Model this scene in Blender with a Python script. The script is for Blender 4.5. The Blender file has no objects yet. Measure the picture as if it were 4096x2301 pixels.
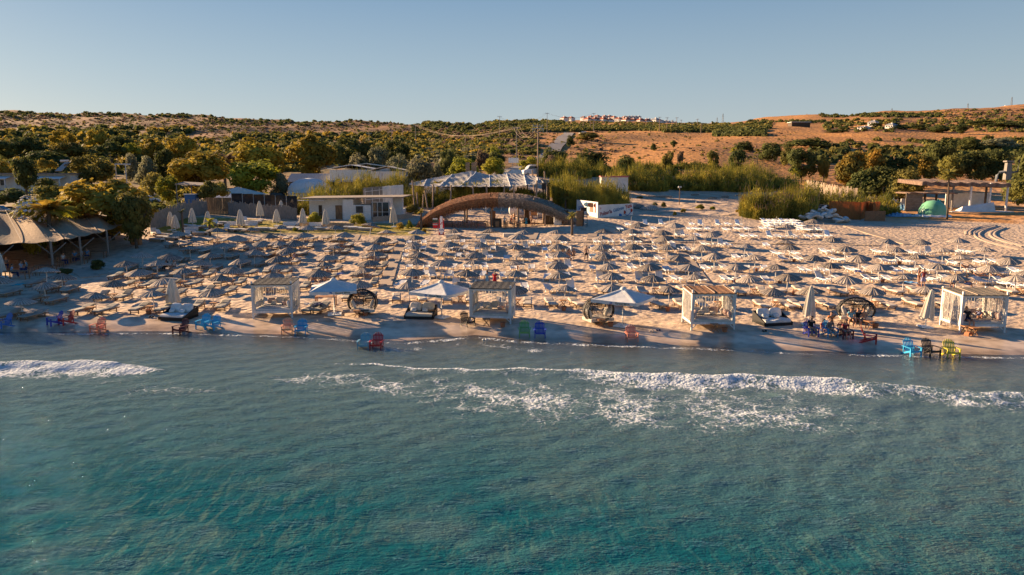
import bpy, bmesh, math, random
import numpy as np
from mathutils import Vector, Matrix, Quaternion
R = math.radians
random.seed(7); RNG = np.random.default_rng(7)
SC = bpy.context.scene
COL = SC.collection

# ---------------------------------------------------------------- camera, sky, sun, exposure
FOC, CX, CY, EYE = 2900.0, 2048.0, 1150.5, 9.9
PITCH = math.atan((CY - 700.0) / FOC)
cam_d = bpy.data.cameras.new('camera'); cam = bpy.data.objects.new('camera', cam_d); COL.objects.link(cam)
cam_d.sensor_width = 36.0; cam_d.lens = 36.0 * FOC / 4096.0; cam_d.clip_start = 0.3; cam_d.clip_end = 12000
cam.location = (0, 0, EYE); cam.rotation_euler = (R(90) - PITCH, 0, 0)
SC.camera = cam

SUN_AZ = Vector((-0.83, 0.56)).normalized(); SUN_EL = R(15)
SUNV = Vector((SUN_AZ.x * math.cos(SUN_EL), SUN_AZ.y * math.cos(SUN_EL), math.sin(SUN_EL)))
sun_d = bpy.data.lights.new('sun', 'SUN'); sun = bpy.data.objects.new('sun', sun_d); COL.objects.link(sun)
sun_d.energy = 5.0; sun_d.angle = R(0.5); sun_d.color = (1.0, 0.70, 0.42)
sun.rotation_euler = SUNV.to_track_quat('Z', 'Y').to_euler(); sun.location = (-60, 40, 60)

world = bpy.data.worlds.new('World'); SC.world = world; world.use_nodes = True
wn = world.node_tree.nodes; wl = world.node_tree.links; wn.clear()
w_out = wn.new('ShaderNodeOutputWorld'); w_bg = wn.new('ShaderNodeBackground'); w_sky = wn.new('ShaderNodeTexSky')
w_sky.sky_type = 'NISHITA'; w_sky.sun_disc = False; w_sky.sun_elevation = SUN_EL
w_sky.sun_rotation = math.atan2(SUN_AZ.x, SUN_AZ.y); w_sky.air_density = 1.0; w_sky.dust_density = 0.6; w_sky.ozone_density = 2.5
w_tc = wn.new('ShaderNodeTexCoord'); w_sep = wn.new('ShaderNodeSeparateXYZ'); w_ramp = wn.new('ShaderNodeValToRGB'); w_mul = wn.new('ShaderNodeMix')
w_mul.data_type = 'RGBA'; w_mul.blend_type = 'MULTIPLY'; w_mul.inputs[0].default_value = 1.0
SKY_RAMP = [(0.0, (1.9, 2.2, 2.4)), (0.07, (1.95, 2.24, 2.4)), (0.13, (1.55, 2.0, 2.32)), (0.235, (.88, 1.45, 2.12)), (0.42, (.08, .62, 1.7)), (1.0, (.005, .33, 1.25))]
el = w_ramp.color_ramp.elements
for i, (p, c) in enumerate(SKY_RAMP):
    e = el[i] if i < 2 else el.new(p)
    e.position = p; e.color = (*c, 1)
w_mul.blend_type = 'MIX'; w_mul.inputs[0].default_value = 0.90
wl.new(w_tc.outputs['Generated'], w_sep.inputs[0]); wl.new(w_sep.outputs['Z'], w_ramp.inputs[0])
wl.new(w_sky.outputs[0], w_mul.inputs[6]); wl.new(w_ramp.outputs[0], w_mul.inputs[7])
wl.new(w_mul.outputs[2], w_bg.inputs[0]); wl.new(w_bg.outputs[0], w_out.inputs[0])
w_bg.inputs[1].default_value = 0.07
SC.view_settings.view_transform = 'Standard'; SC.view_settings.look = 'None'; SC.view_settings.gamma = 1.0
SC.view_settings.use_curve_mapping = False; SC.view_settings.exposure = 1.66
SC.cycles.max_bounces = 8; SC.cycles.diffuse_bounces = 2; SC.cycles.glossy_bounces = 3; SC.cycles.transparent_max_bounces = 16
SC.cycles.caustics_reflective = False; SC.cycles.caustics_refractive = False

# ---------------------------------------------------------------- helpers
def tag(o, label=None, cat=None, group=None, kind=None):
    if label: o['label'] = label
    if cat: o['category'] = cat
    if group: o['group'] = group
    if kind: o['kind'] = kind
    return o

def thing(name, label, cat, loc=(0, 0, 0), rz=0.0, group=None):
    o = bpy.data.objects.new(name, None); COL.objects.link(o)
    o.location = loc; o.rotation_euler = (0, 0, rz); o.empty_display_size = 0.2
    return tag(o, label, cat, group)

def dup(root, loc, rz=0.0, scale=None, label=None, group=None):
    def cp(o, parent):
        c = o.copy(); COL.objects.link(c); c.parent = parent
        for ch in list(o.children): cp(ch, c)
        return c
    r = cp(root, None); r.location = loc; r.rotation_euler = (0, 0, rz)
    if scale is not None: r.scale = scale if hasattr(scale, '__len__') else (scale,) * 3
    if label: r['label'] = label
    if group: r['group'] = group
    return r

class MB:
    def __init__(s): s.v = []; s.f = []; s.m = []; s.sm = False
    def add(s, vs, fs, mi=0):
        k = len(s.v); s.v.extend([tuple(p) for p in vs])
        for f in fs: s.f.append(tuple(i + k for i in f)); s.m.append(mi)
        return s
    def box(s, c, d, rz=0.0, rx=0.0, ry=0.0, mi=0, taper=1.0):
        x, y, z = d[0] / 2, d[1] / 2, d[2] / 2; t = taper
        vs = [(-x, -y, -z), (x, -y, -z), (x, y, -z), (-x, y, -z), (-x * t, -y * t, z), (x * t, -y * t, z), (x * t, y * t, z), (-x * t, y * t, z)]
        M = Matrix.Translation(c) @ Matrix.Rotation(rz, 4, 'Z') @ Matrix.Rotation(rx, 4, 'X') @ Matrix.Rotation(ry, 4, 'Y')
        return s.add([M @ Vector(v) for v in vs], [(3, 2, 1, 0), (4, 5, 6, 7), (0, 1, 5, 4), (1, 2, 6, 5), (2, 3, 7, 6), (3, 0, 4, 7)], mi)
    def beam(s, p0, p1, w, h, mi=0):
        p0, p1 = Vector(p0), Vector(p1); d = (p1 - p0); L = d.length; d.normalize()
        up = Vector((0, 0, 1)) if abs(d.z) < 0.95 else Vector((0, 1, 0))
        a = d.cross(up).normalized() * (w / 2); b = a.cross(d).normalized() * (h / 2)
        vs = [p0 - a - b, p0 + a - b, p0 + a + b, p0 - a + b, p1 - a - b, p1 + a - b, p1 + a + b, p1 - a + b]
        return s.add(vs, [(0, 1, 2, 3), (7, 6, 5, 4), (0, 4, 5, 1), (1, 5, 6, 2), (2, 6, 7, 3), (3, 7, 4, 0)], mi)
    def tube(s, pts, r, n=8, mi=0, cap=True):
        pts = [Vector(p) for p in pts]; rs = r if hasattr(r, '__len__') else [r] * len(pts)
        rings = []; k = len(s.v)
        for i, p in enumerate(pts):
            d = (pts[min(i + 1, len(pts) - 1)] - pts[max(i - 1, 0)]).normalized()
            up = Vector((0, 0, 1)) if abs(d.z) < 0.9 else Vector((1, 0, 0))
            a = d.cross(up).normalized(); b = a.cross(d)
            for j in range(n):
                t = 2 * math.pi * j / n; s.v.append(tuple(p + (a * math.cos(t) + b * math.sin(t)) * rs[i]))
        for i in range(len(pts) - 1):
            for j in range(n):
                q = (j + 1) % n; s.f.append((k + i * n + j, k + i * n + q, k + (i + 1) * n + q, k + (i + 1) * n + j)); s.m.append(mi)
        if cap:
            s.f.append(tuple(k + j for j in range(n))); s.m.append(mi)
            e = k + (len(pts) - 1) * n; s.f.append(tuple(e + n - 1 - j for j in range(n))); s.m.append(mi)
        return s
    def rev(s, prof, n=24, c=(0, 0, 0), mi=0, wob=None, sx=1, sy=1):
        k = len(s.v)
        for i, (r, z) in enumerate(prof):
            for j in range(n):
                t = 2 * math.pi * j / n; w = wob(i, t) if wob else (0, 0)
                s.v.append((c[0] + (r + w[0]) * math.cos(t) * sx, c[1] + (r + w[0]) * math.sin(t) * sy, c[2] + z + w[1]))
        for i in range(len(prof) - 1):
            for j in range(n):
                q = (j + 1) % n; s.f.append((k + i * n + j, k + i * n + q, k + (i + 1) * n + q, k + (i + 1) * n + j)); s.m.append(mi)
        return s
    def ell(s, c, r, nu=12, nv=8, mi=0, pw=1.0, rot=None):
        k = len(s.v); M = rot or Matrix.Identity(3)
        sg = lambda x: math.copysign(abs(x) ** pw, x)
        for i in range(nv + 1):
            a = -math.pi / 2 + math.pi * i / nv
            for j in range(nu):
                b = 2 * math.pi * j / nu
                p = Vector((r[0] * sg(math.cos(a)) * sg(math.cos(b)), r[1] * sg(math.cos(a)) * sg(math.sin(b)), r[2] * sg(math.sin(a))))
                s.v.append(tuple(M @ p + Vector(c)))
        for i in range(nv):
            for j in range(nu):
                q = (j + 1) % nu; s.f.append((k + i * nu + j, k + i * nu + q, k + (i + 1) * nu + q, k + (i + 1) * nu + j)); s.m.append(mi)
        return s
    def sheet(s, fn, nu, nv, mi=0, thick=0.0):
        k = len(s.v)
        P = [[Vector(fn(i / nu, j / nv)) for i in range(nu + 1)] for j in range(nv + 1)]
        for row in P: s.v.extend(tuple(p) for p in row)
        W = nu + 1
        for j in range(nv):
            for i in range(nu): s.f.append((k + j * W + i, k + j * W + i + 1, k + (j + 1) * W + i + 1, k + (j + 1) * W + i)); s.m.append(mi)
        if thick:
            k2 = len(s.v)
            for row in P: s.v.extend((p.x, p.y, p.z - thick) for p in row)
            for j in range(nv):
                for i in range(nu): s.f.append((k2 + j * W + i, k2 + (j + 1) * W + i, k2 + (j + 1) * W + i + 1, k2 + j * W + i + 1)); s.m.append(mi)
            ring = [(0, i) for i in range(nu)] + [(j, nu) for j in range(nv)] + [(nv, nu - i) for i in range(nu)] + [(nv - j, 0) for j in range(nv)]
            for a in range(len(ring)):
                (j0, i0), (j1, i1) = ring[a], ring[(a + 1) % len(ring)]
                s.f.append((k + j0 * W + i0, k2 + j0 * W + i0, k2 + j1 * W + i1, k + j1 * W + i1)); s.m.append(mi)
        return s
    def mesh(s, name, mats, smooth=False):
        me = bpy.data.meshes.new(name); me.from_pydata(s.v, [], s.f); me.validate()
        for m in (mats if isinstance(mats, (list, tuple)) else [mats]): me.materials.append(m)
        if len(s.m) == len(me.polygons) and any(s.m): me.polygons.foreach_set('material_index', s.m)
        if smooth: me.polygons.foreach_set('use_smooth', [True] * len(me.polygons))
        me.update(); return me
    def build(s, name, mats, parent=None, smooth=False, loc=None, rz=None):
        o = bpy.data.objects.new(name, s.mesh(name, mats, smooth)); COL.objects.link(o)
        if parent is not None: o.parent = parent
        if loc is not None: o.location = loc
        if rz is not None: o.rotation_euler = (0, 0, rz)
        return o

# ---------------------------------------------------------------- materials
def mat(name, col, rough=0.8, col2=None, scale=4.0, detail=4.0, bump=0.0, bscale=None, metal=0.0, stretch=None, spec=0.3, trans=0.0, objvar=0.0, lo=0.35, hi=0.65):
    m = bpy.data.materials.new(name); m.use_nodes = True; nt = m.node_tree; N = nt.nodes; L = nt.links
    b = N['Principled BSDF']; b.inputs['Roughness'].default_value = rough; b.inputs['Metallic'].default_value = metal
    b.inputs['Specular IOR Level'].default_value = spec
    tc = N.new('ShaderNodeTexCoord'); src = tc.outputs['Object']
    if stretch:
        mp = N.new('ShaderNodeMapping'); mp.inputs['Scale'].default_value = stretch; L.new(src, mp.inputs[0]); src = mp.outputs[0]
    nz = N.new('ShaderNodeTexNoise'); nz.inputs['Scale'].default_value = scale; nz.inputs['Detail'].default_value = detail; L.new(src, nz.inputs['Vector'])
    rp = N.new('ShaderNodeValToRGB'); c2 = col2 or tuple(x * 0.72 for x in col)
    rp.color_ramp.elements[0].position = lo; rp.color_ramp.elements[0].color = (*c2, 1)
    rp.color_ramp.elements[1].position = hi; rp.color_ramp.elements[1].color = (*col, 1)
    L.new(nz.outputs['Fac'], rp.inputs[0]); out = rp.outputs[0]
    if objvar:
        oi = N.new('ShaderNodeObjectInfo'); hs = N.new('ShaderNodeHueSaturation')
        ma = N.new('ShaderNodeMapRange'); ma.inputs[3].default_value = 1 - objvar; ma.inputs[4].default_value = 1 + objvar
        L.new(oi.outputs['Random'], ma.inputs[0]); L.new(ma.outputs[0], hs.inputs['Value'])
        mh = N.new('ShaderNodeMapRange'); mh.inputs[3].default_value = 0.5 - objvar * 0.06; mh.inputs[4].default_value = 0.5 + objvar * 0.06
        mu = N.new('ShaderNodeMath'); mu.operation = 'FRACT'; m7 = N.new('ShaderNodeMath'); m7.operation = 'MULTIPLY'; m7.inputs[1].default_value = 7.31
        L.new(oi.outputs['Random'], m7.inputs[0]); L.new(m7.outputs[0], mu.inputs[0]); L.new(mu.outputs[0], mh.inputs[0]); L.new(mh.outputs[0], hs.inputs['Hue'])
        L.new(out, hs.inputs['Color']); out = hs.outputs[0]
    L.new(out, b.inputs['Base Color'])
    if bump:
        bp = N.new('ShaderNodeBump'); bp.inputs['Strength'].default_value = 1.0; bp.inputs['Distance'].default_value = bump
        n2 = N.new('ShaderNodeTexNoise'); n2.inputs['Scale'].default_value = bscale or scale * 3; n2.inputs['Detail'].default_value = 3; L.new(src, n2.inputs['Vector'])
        L.new(n2.outputs['Fac'], bp.inputs['Height']); L.new(bp.outputs[0], b.inputs['Normal'])
    if trans:
        tr = N.new('ShaderNodeBsdfTranslucent'); mx = N.new('ShaderNodeMixShader'); mx.inputs[0].default_value = trans
        L.new(out, tr.inputs[0]); L.new(b.outputs[0], mx.inputs[1]); L.new(tr.outputs[0], mx.inputs[2]); L.new(mx.outputs[0], N['Material Output'].inputs[0])
    return m

M = {}
M['white'] = mat('white_plastic', (0.86, 0.85, 0.83), 0.45, (0.78, 0.77, 0.75), 3)
M['whitepaint'] = mat('white_painted_wood', (0.76, 0.75, 0.73), 0.7, (0.6, 0.58, 0.55), 5, stretch=(1, 1, .2))
M['canvas'] = mat('white_canvas', (0.80, 0.79, 0.76), 0.9, (0.70, 0.69, 0.66), 2, bump=0.02, bscale=4, trans=0.15)
M['canvas_beige'] = mat('cream_canvas', (0.74, 0.66, 0.54), 0.9, (0.6, 0.54, 0.44), 2, bump=0.03, bscale=5)
M['cushion'] = mat('beige_cushion', (0.60, 0.53, 0.44), 0.95, (0.50, 0.44, 0.36), 5, bump=0.01, bscale=9)
M['cushion_grey'] = mat('grey_beige_cushion', (0.42, 0.39, 0.33), 0.95, (0.34, 0.32, 0.27), 4, objvar=0.12)
M['cushion_cream'] = mat('cream_cushion', (0.68, 0.60, 0.50), 0.95, (0.55, 0.48, 0.39), 4, objvar=0.1)
M['cushion_white'] = mat('white_cushion', (0.72, 0.69, 0.65), 0.95, (0.6, 0.57, 0.52), 4, objvar=0.08)
M['wood'] = mat('brown_wood', (0.30, 0.17, 0.09), 0.7, (0.18, 0.10, 0.055), 6, stretch=(1, 1, .3), objvar=0.15)
M['teak'] = mat('orange_teak', (0.45, 0.22, 0.10), 0.65, (0.30, 0.14, 0.06), 6, stretch=(1, .3, 1))
M['darkwood'] = mat('dark_wood', (0.10, 0.065, 0.04), 0.7, (0.06, 0.04, 0.025), 6)
M['pole'] = mat('weathered_pole', (0.45, 0.32, 0.22), 0.85, (0.28, 0.19, 0.13), 4, stretch=(4, 4, .5))
M['greywood'] = mat('grey_weathered_wood', (0.30, 0.27, 0.24), 0.9, (0.18, 0.16, 0.14), 5, stretch=(3, 3, .4))
M['deck'] = mat('pale_decking', (0.48, 0.37, 0.27), 0.85, (0.36, 0.27, 0.19), 3, stretch=(.4, 6, 1))
M['black'] = mat('black_rattan', (0.018, 0.018, 0.02), 0.6, (0.01, 0.01, 0.01), 30)
M['blackplastic'] = mat('black_plastic', (0.015, 0.015, 0.018), 0.4)
M['metal'] = mat('grey_metal', (0.45, 0.46, 0.47), 0.45, (0.35, 0.36, 0.37), 5, metal=0.5)
M['glass'] = mat('dark_glass', (0.02, 0.03, 0.04), 0.08, (0.015, 0.02, 0.03), 2, spec=0.6)
M['tyre'] = mat('tyre_rubber', (0.02, 0.02, 0.02), 0.8)
M['terracotta'] = mat('terracotta', (0.45, 0.17, 0.08), 0.8, (0.35, 0.13, 0.06), 6)
M['trunk'] = mat('bark', (0.16, 0.12, 0.085), 0.95, (0.08, 0.06, 0.045), 5, stretch=(3, 3, .5))
M['steel'] = mat('dull_steel', (.16, .17, .18), .7, (.12, .13, .14), 3)
# ---------------------------------------------------------------- the lie of the land
SHORE_PX = np.array([-1500, 0, 600, 1160, 1600, 1900, 2100, 2400, 2800, 3200, 3500, 3800, 4096, 5500]); 
SHORE_Y = 1.042 * np.array([43.5, 43.4, 43.7, 42.7, 41.0, 42.6, 41.3, 40.6, 39.8, 38.7, 38.3, 38.0, 37.7, 37.5])
NEAR_T = np.array([-60, -30, -15, -6, -2, 0, 1.5, 4, 8, 15, 25, 38, 53, 60]); NEAR_Z = np.array([-4.5, -2.1, -1.0, -.36, -.10, 0, .10, .24, .34, .40, .46, .85, 1.9, 2.0])
COL_PX = np.array([-2500, 0, 820, 1300, 1700, 2050, 2400, 2800, 3200, 3600, 4096, 6500], float)
KY = np.array([80, 95, 111, 130, 150, 170, 200, 250, 300, 400, 500, 650, 800, 950, 1100, 1500, 2500], float)
KZ = np.array([
 [.95, 1.9, 2.5, 3.4, 4.3, 5.4, 7.0, 13, 17.8, 29, 44, 65.5, 66, 62, 55, 40, 20],
 [.95, 1.9, 2.5, 3.4, 4.3, 5.4, 7.0, 13, 17.8, 29, 44, 65.5, 66, 62, 55, 40, 20],
 [.95, 2.2, 2.9, 3.2, 3.6, 4.2, 6.0, 10, 15.7, 27, 40, 60.4, 61, 57, 50, 40, 20],
 [.95, 1.7, 2.1, 2.7, 3.7, 4.8, 6.7, 11.2, 16.2, 26, 37, 56.5, 58.0, 55, 50, 40, 20],
 [.95, 1.3, 1.8, 3.8, 5.6, 7.0, 9.5, 13.4, 17.3, 26.5, 36, 52.7, 53, 52, 50, 40, 20],
 [.95, 1.2, 1.75, 4.4, 7.0, 9.3, 10.9, 14.4, 18.8, 30.9, 39, 51.5, 64.7, 78, 87, 70, 30],
 [.95, 1.25, 2.6, 3.4, 5.4, 8.6, 10.2, 13, 17.8, 29.5, 38.8, 51, 63.3, 76, 89, 75, 30],
 [.95, 1.25, 2.2, 3.7, 4.8, 6.9, 9.5, 14.7, 19.8, 28.8, 37.6, 50, 62.5, 74, 83, 75, 30],
 [.95, 1.2, 2.0, 2.8, 3.8, 5.4, 7.4, 12, 18.8, 30, 39.6, 54, 69.4, 84.8, 80, 70, 30],
 [.95, 1.0, 1.8, 2.3, 3.3, 4.2, 6.7, 12, 17.3, 28.8, 41, 57.7, 77, 80, 75, 60, 30],
 [.95, .9, 1.65, 2.3, 3.0, 3.9, 6.4, 11, 16.7, 29.5, 43, 63, 85, 90, 85, 60, 30],
 [.95, .9, 1.65, 2.3, 3.0, 3.9, 6.4, 11, 16.7, 29.5, 43, 63, 85, 90, 85, 60, 30]])
KZ[:, 0] = .85; KZ[:, 1] = KZ[:, 1] * .35 + 1.45; KZ[:, 2] += .62; KZ[:, 3:] += .4
def gz(x, y):
    x = np.asarray(x, float); y = np.asarray(y, float)
    px = CX + FOC * x / np.maximum(y, 14.0)
    near = np.interp(y - np.interp(px, SHORE_PX, SHORE_Y), NEAR_T, NEAR_Z)
    fx = np.interp(px, COL_PX, np.arange(len(COL_PX))); i = np.clip(fx.astype(int), 0, len(COL_PX) - 2); t = fx - i; t = t * t * (3 - 2 * t)
    fy = np.interp(y, KY, np.arange(len(KY))); j = np.clip(fy.astype(int), 0, len(KY) - 2); s = fy - j
    far = (KZ[i, j] * (1 - t) + KZ[i + 1, j] * t) * (1 - s) + (KZ[i, j + 1] * (1 - t) + KZ[i + 1, j + 1] * t) * s
    amp = np.clip((y - 170) / 250, 0, 1) * 1.1
    far = far + amp * (np.sin(x * .031 + y * .017) + .6 * np.sin(x * .083 - y * .041 + 1.3) + .4 * np.sin(x * .19 + y * .11))
    sm = np.clip((y - 78) / 12, 0, 1)
    return near * (1 - sm) + far * sm
def G(x, y): return float(gz(x, y))
_c, _s = math.cos(PITCH), math.sin(PITCH)
def ray(px, py):
    a, b = (px - CX) / FOC, (py - CY) / FOC
    return np.array([a, _c - b * _s, -_s - b * _c])
_YS = np.concatenate([np.arange(14, 130, .1), np.arange(130, 400, .5), np.arange(400, 1500, 2.0)])
def at(px, py, dz=0.0):
    d = ray(px, py); t = _YS / d[1]; x = t * d[0]; z = EYE + t * d[2]
    g = gz(x, _YS) + dz; hit = np.nonzero(z <= g)[0]
    k = hit[0] if len(hit) else len(_YS) - 1
    if len(hit) and k > 0:
        e0, e1 = z[k - 1] - g[k - 1], z[k] - g[k]; q = e0 / (e0 - e1 + 1e-9)
        yy = _YS[k - 1] + (_YS[k] - _YS[k - 1]) * q
    else: yy = _YS[k]
    tt = yy / d[1]; return Vector((tt * d[0], yy, EYE + tt * d[2] - dz))
def atY(px, py, Y):
    d = ray(px, py); t = Y / d[1]; return Vector((t * d[0], Y, EYE + t * d[2]))
def onY(px, Y):
    x = (px - CX) / FOC * Y / _c; return Vector((x, Y, G(x, Y)))
def Z2(p0, zx, zy, k=4.134): return (p0[0] + zx / k, p0[1] + zy / k)
PX0 = [0, 580, 1160, 1740, 2320, 2900, 3476]
def S1(p, zx, zy): return Z2((PX0[p - 1], 820), zx, zy)
def S2(p, zx, zy): return Z2((PX0[p - 1], 1090), zx, zy)

def noise2(x, y, seed=0):
    r = np.random.default_rng(seed); v = np.zeros_like(x)
    for k in range(10):
        a, b, c = r.normal(0, 1, 3); v += np.sin(x * a + y * b + c * 5)
    return v / 10
ys = [4, 8]
while ys[-1] < 2400:
    y = ys[-1]; ys.append(y + (0.9 if y < 37 else 0.35 if y < 50 else 0.55 if y < 120 else 1.0 + (y - 120) * 0.012))
ys = np.array(ys); us = np.concatenate([np.linspace(-3.0, -.82, 40)[:-1], np.linspace(-.82, .82, 380), np.linspace(.82, 3.0, 40)[1:]])
YY, UU = np.meshgrid(ys, us, indexing='ij'); XX = UU * np.maximum(YY, 14); ZZ = gz(XX, YY)
bm_ = (YY > 46) & (YY < 118)
ZZ = ZZ + np.where(bm_, .035 * noise2(XX * 1.3, YY * 1.3, 3) + .05 * noise2(XX * .35, YY * .35, 4), 0)
PXG = CX + FOC * XX / np.maximum(YY, 14) * _c
# ground cover colours (what grows or lies there)
def lerp(a, b, t): return a * (1 - t[..., None]) + b * t[..., None]
SAND = np.array([.60, .455, .325]); WET = np.array([.36, .26, .18]); SEA = np.array([.55, .47, .33]); DIRT = np.array([.50, .34, .22]); DRY = np.array([.56, .27, .09]); SOIL = np.array([.30, .15, .07]); SCRUB = np.array([.10, .085, .035]); LAWN = np.array([.28, .22, .03])
n1 = noise2(XX * .09, YY * .05, 11); n2 = noise2(XX * .4, YY * .22, 12)
colr = np.broadcast_to(SAND, XX.shape + (3,)).copy()
h_ = ZZ + .05 * n2
colr = lerp(colr, WET, np.clip((.09 - h_) / .05, 0, 1)); colr = lerp(colr, SEA, np.clip((-.12 - ZZ) / .5, 0, 1))
far_t = np.clip((YY - 118) / 14, 0, 1)
colr = lerp(colr, DIRT, far_t * np.clip(.55 + n1, 0, 1))
hill = np.clip((YY - 172 + 25 * n1) / 25, 0, 1)
leftish = np.clip((2250 + 60 * n2 - PXG) / 250, 0, 1)
fld = lerp(np.broadcast_to(DRY, XX.shape + (3,)), SOIL, np.clip(.30 + 1.1 * n1 + .9 * n2, 0, 1) * .7)
scr = lerp(np.broadcast_to(SOIL * 1.12, XX.shape + (3,)), SCRUB, np.clip(.45 + 1.2 * n1 + n2, 0, 1) * .6)
colr = lerp(colr, np.where(leftish[..., None] > .5, scr, fld), hill)
terr = (PXG > 3250) & (YY > 430); band = np.sin(ZZ * .9 + n2 * 1.5)
colr = np.where((terr & (band > .45))[..., None], SOIL * .75, colr)
lawn = np.clip(1 - np.abs((YY - (103.5 + .8 * n2)) / 8.5) ** 6, 0, 1) * np.clip((PXG - 610) / 30, 0, 1) * np.clip((1745 - PXG) / 40, 0, 1)
colr = lerp(colr, LAWN * (1 + .8 * n2[..., None]), lawn)
rg = np.clip((PXG - 3450) / 120, 0, 1) * np.clip((YY - 113 + 5 * n2) / 6, 0, 1) * (1 - hill)
colr = lerp(colr, DRY * 1.05, rg * np.clip(.7 + n2 + n1, 0, 1))
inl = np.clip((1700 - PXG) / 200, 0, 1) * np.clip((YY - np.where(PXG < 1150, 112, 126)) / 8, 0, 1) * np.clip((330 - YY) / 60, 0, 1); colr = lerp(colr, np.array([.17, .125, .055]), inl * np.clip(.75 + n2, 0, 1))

def ground_mat(name, bumpd, bsc, seabed=False):
    m = bpy.data.materials.new(name); m.use_nodes = True; N = m.node_tree.nodes; L = m.node_tree.links; b = N['Principled BSDF']
    b.inputs['Roughness'].default_value = .95; b.inputs['Specular IOR Level'].default_value = .15
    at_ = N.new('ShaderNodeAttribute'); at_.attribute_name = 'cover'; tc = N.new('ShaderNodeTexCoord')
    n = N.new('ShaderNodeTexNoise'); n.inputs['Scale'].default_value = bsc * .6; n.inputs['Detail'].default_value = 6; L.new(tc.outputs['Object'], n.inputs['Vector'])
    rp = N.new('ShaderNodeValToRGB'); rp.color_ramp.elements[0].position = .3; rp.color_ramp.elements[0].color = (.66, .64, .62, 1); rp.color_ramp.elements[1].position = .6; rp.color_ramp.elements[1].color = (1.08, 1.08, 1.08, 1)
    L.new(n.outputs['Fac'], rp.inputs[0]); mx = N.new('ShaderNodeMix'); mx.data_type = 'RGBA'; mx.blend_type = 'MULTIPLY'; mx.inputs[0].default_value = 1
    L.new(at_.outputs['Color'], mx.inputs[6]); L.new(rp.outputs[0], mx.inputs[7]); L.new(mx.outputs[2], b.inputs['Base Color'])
    v = N.new('ShaderNodeTexVoronoi'); v.feature = 'SMOOTH_F1'; v.inputs['Scale'].default_value = bsc; v.inputs['Smoothness'].default_value = .7
    w = N.new('ShaderNodeTexNoise'); w.inputs['Scale'].default_value = bsc * 1.2; w.inputs['Detail'].default_value = 4
    wa = N.new('ShaderNodeMixRGB'); wa.inputs[0].default_value = .12; L.new(tc.outputs['Object'], wa.inputs[1]); L.new(w.outputs['Color'], wa.inputs[2]); L.new(wa.outputs[0], v.inputs['Vector'])
    L.new(tc.outputs['Object'], w.inputs['Vector'])
    ad = N.new('ShaderNodeMath'); ad.operation = 'ADD'; L.new(v.outputs['Distance'], ad.inputs[0]); L.new(w.outputs['Fac'], ad.inputs[1])
    sx = N.new('ShaderNodeAttribute'); sx.attribute_name = 'rough'; mu = N.new('ShaderNodeMath'); mu.operation = 'MULTIPLY'
    L.new(ad.outputs[0], mu.inputs[0]); L.new(sx.outputs['Fac'], mu.inputs[1])
    wr = N.new('ShaderNodeMapRange'); wr.inputs[1].default_value = 0; wr.inputs[2].default_value = .35; wr.inputs[3].default_value = .28; wr.inputs[4].default_value = .95; L.new(sx.outputs['Fac'], wr.inputs[0]); L.new(wr.outputs[0], b.inputs['Roughness'])
    bp = N.new('ShaderNodeBump'); bp.inputs['Strength'].default_value = 1; bp.inputs['Distance'].default_value = bumpd; L.new(mu.outputs[0], bp.inputs['Height']); L.new(bp.outputs[0], b.inputs['Normal'])
    if seabed:  # stretched noise: sand ripples, dark weed and caustic light put into bed colour
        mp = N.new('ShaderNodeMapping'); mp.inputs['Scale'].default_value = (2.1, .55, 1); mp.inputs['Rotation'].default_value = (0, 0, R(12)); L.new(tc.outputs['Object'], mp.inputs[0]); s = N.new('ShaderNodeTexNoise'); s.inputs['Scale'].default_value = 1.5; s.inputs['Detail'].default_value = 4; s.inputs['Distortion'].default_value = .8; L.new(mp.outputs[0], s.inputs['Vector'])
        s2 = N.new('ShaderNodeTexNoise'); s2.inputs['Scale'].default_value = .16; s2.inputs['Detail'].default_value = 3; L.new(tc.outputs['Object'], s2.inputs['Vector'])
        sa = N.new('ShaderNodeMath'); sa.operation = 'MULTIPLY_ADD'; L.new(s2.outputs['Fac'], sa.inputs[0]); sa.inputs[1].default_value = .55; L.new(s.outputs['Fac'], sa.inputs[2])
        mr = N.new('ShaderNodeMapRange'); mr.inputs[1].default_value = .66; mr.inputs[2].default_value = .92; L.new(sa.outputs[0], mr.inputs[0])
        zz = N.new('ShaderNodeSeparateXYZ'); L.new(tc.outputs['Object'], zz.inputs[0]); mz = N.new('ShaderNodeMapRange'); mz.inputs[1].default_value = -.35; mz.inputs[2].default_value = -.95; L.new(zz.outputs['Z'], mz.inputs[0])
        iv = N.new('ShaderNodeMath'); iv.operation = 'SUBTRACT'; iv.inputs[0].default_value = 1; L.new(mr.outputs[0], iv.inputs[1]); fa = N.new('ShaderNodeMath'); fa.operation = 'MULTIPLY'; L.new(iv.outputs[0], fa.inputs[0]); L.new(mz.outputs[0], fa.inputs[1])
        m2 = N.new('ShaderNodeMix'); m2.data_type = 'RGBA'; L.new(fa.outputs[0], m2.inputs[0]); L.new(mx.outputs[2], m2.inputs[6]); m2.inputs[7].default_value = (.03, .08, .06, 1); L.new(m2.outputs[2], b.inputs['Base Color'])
    return m
rough_a = np.clip((ZZ - .16) / .2, 0.0, 1) * np.where(YY < 130, 1.0, .8)
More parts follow.
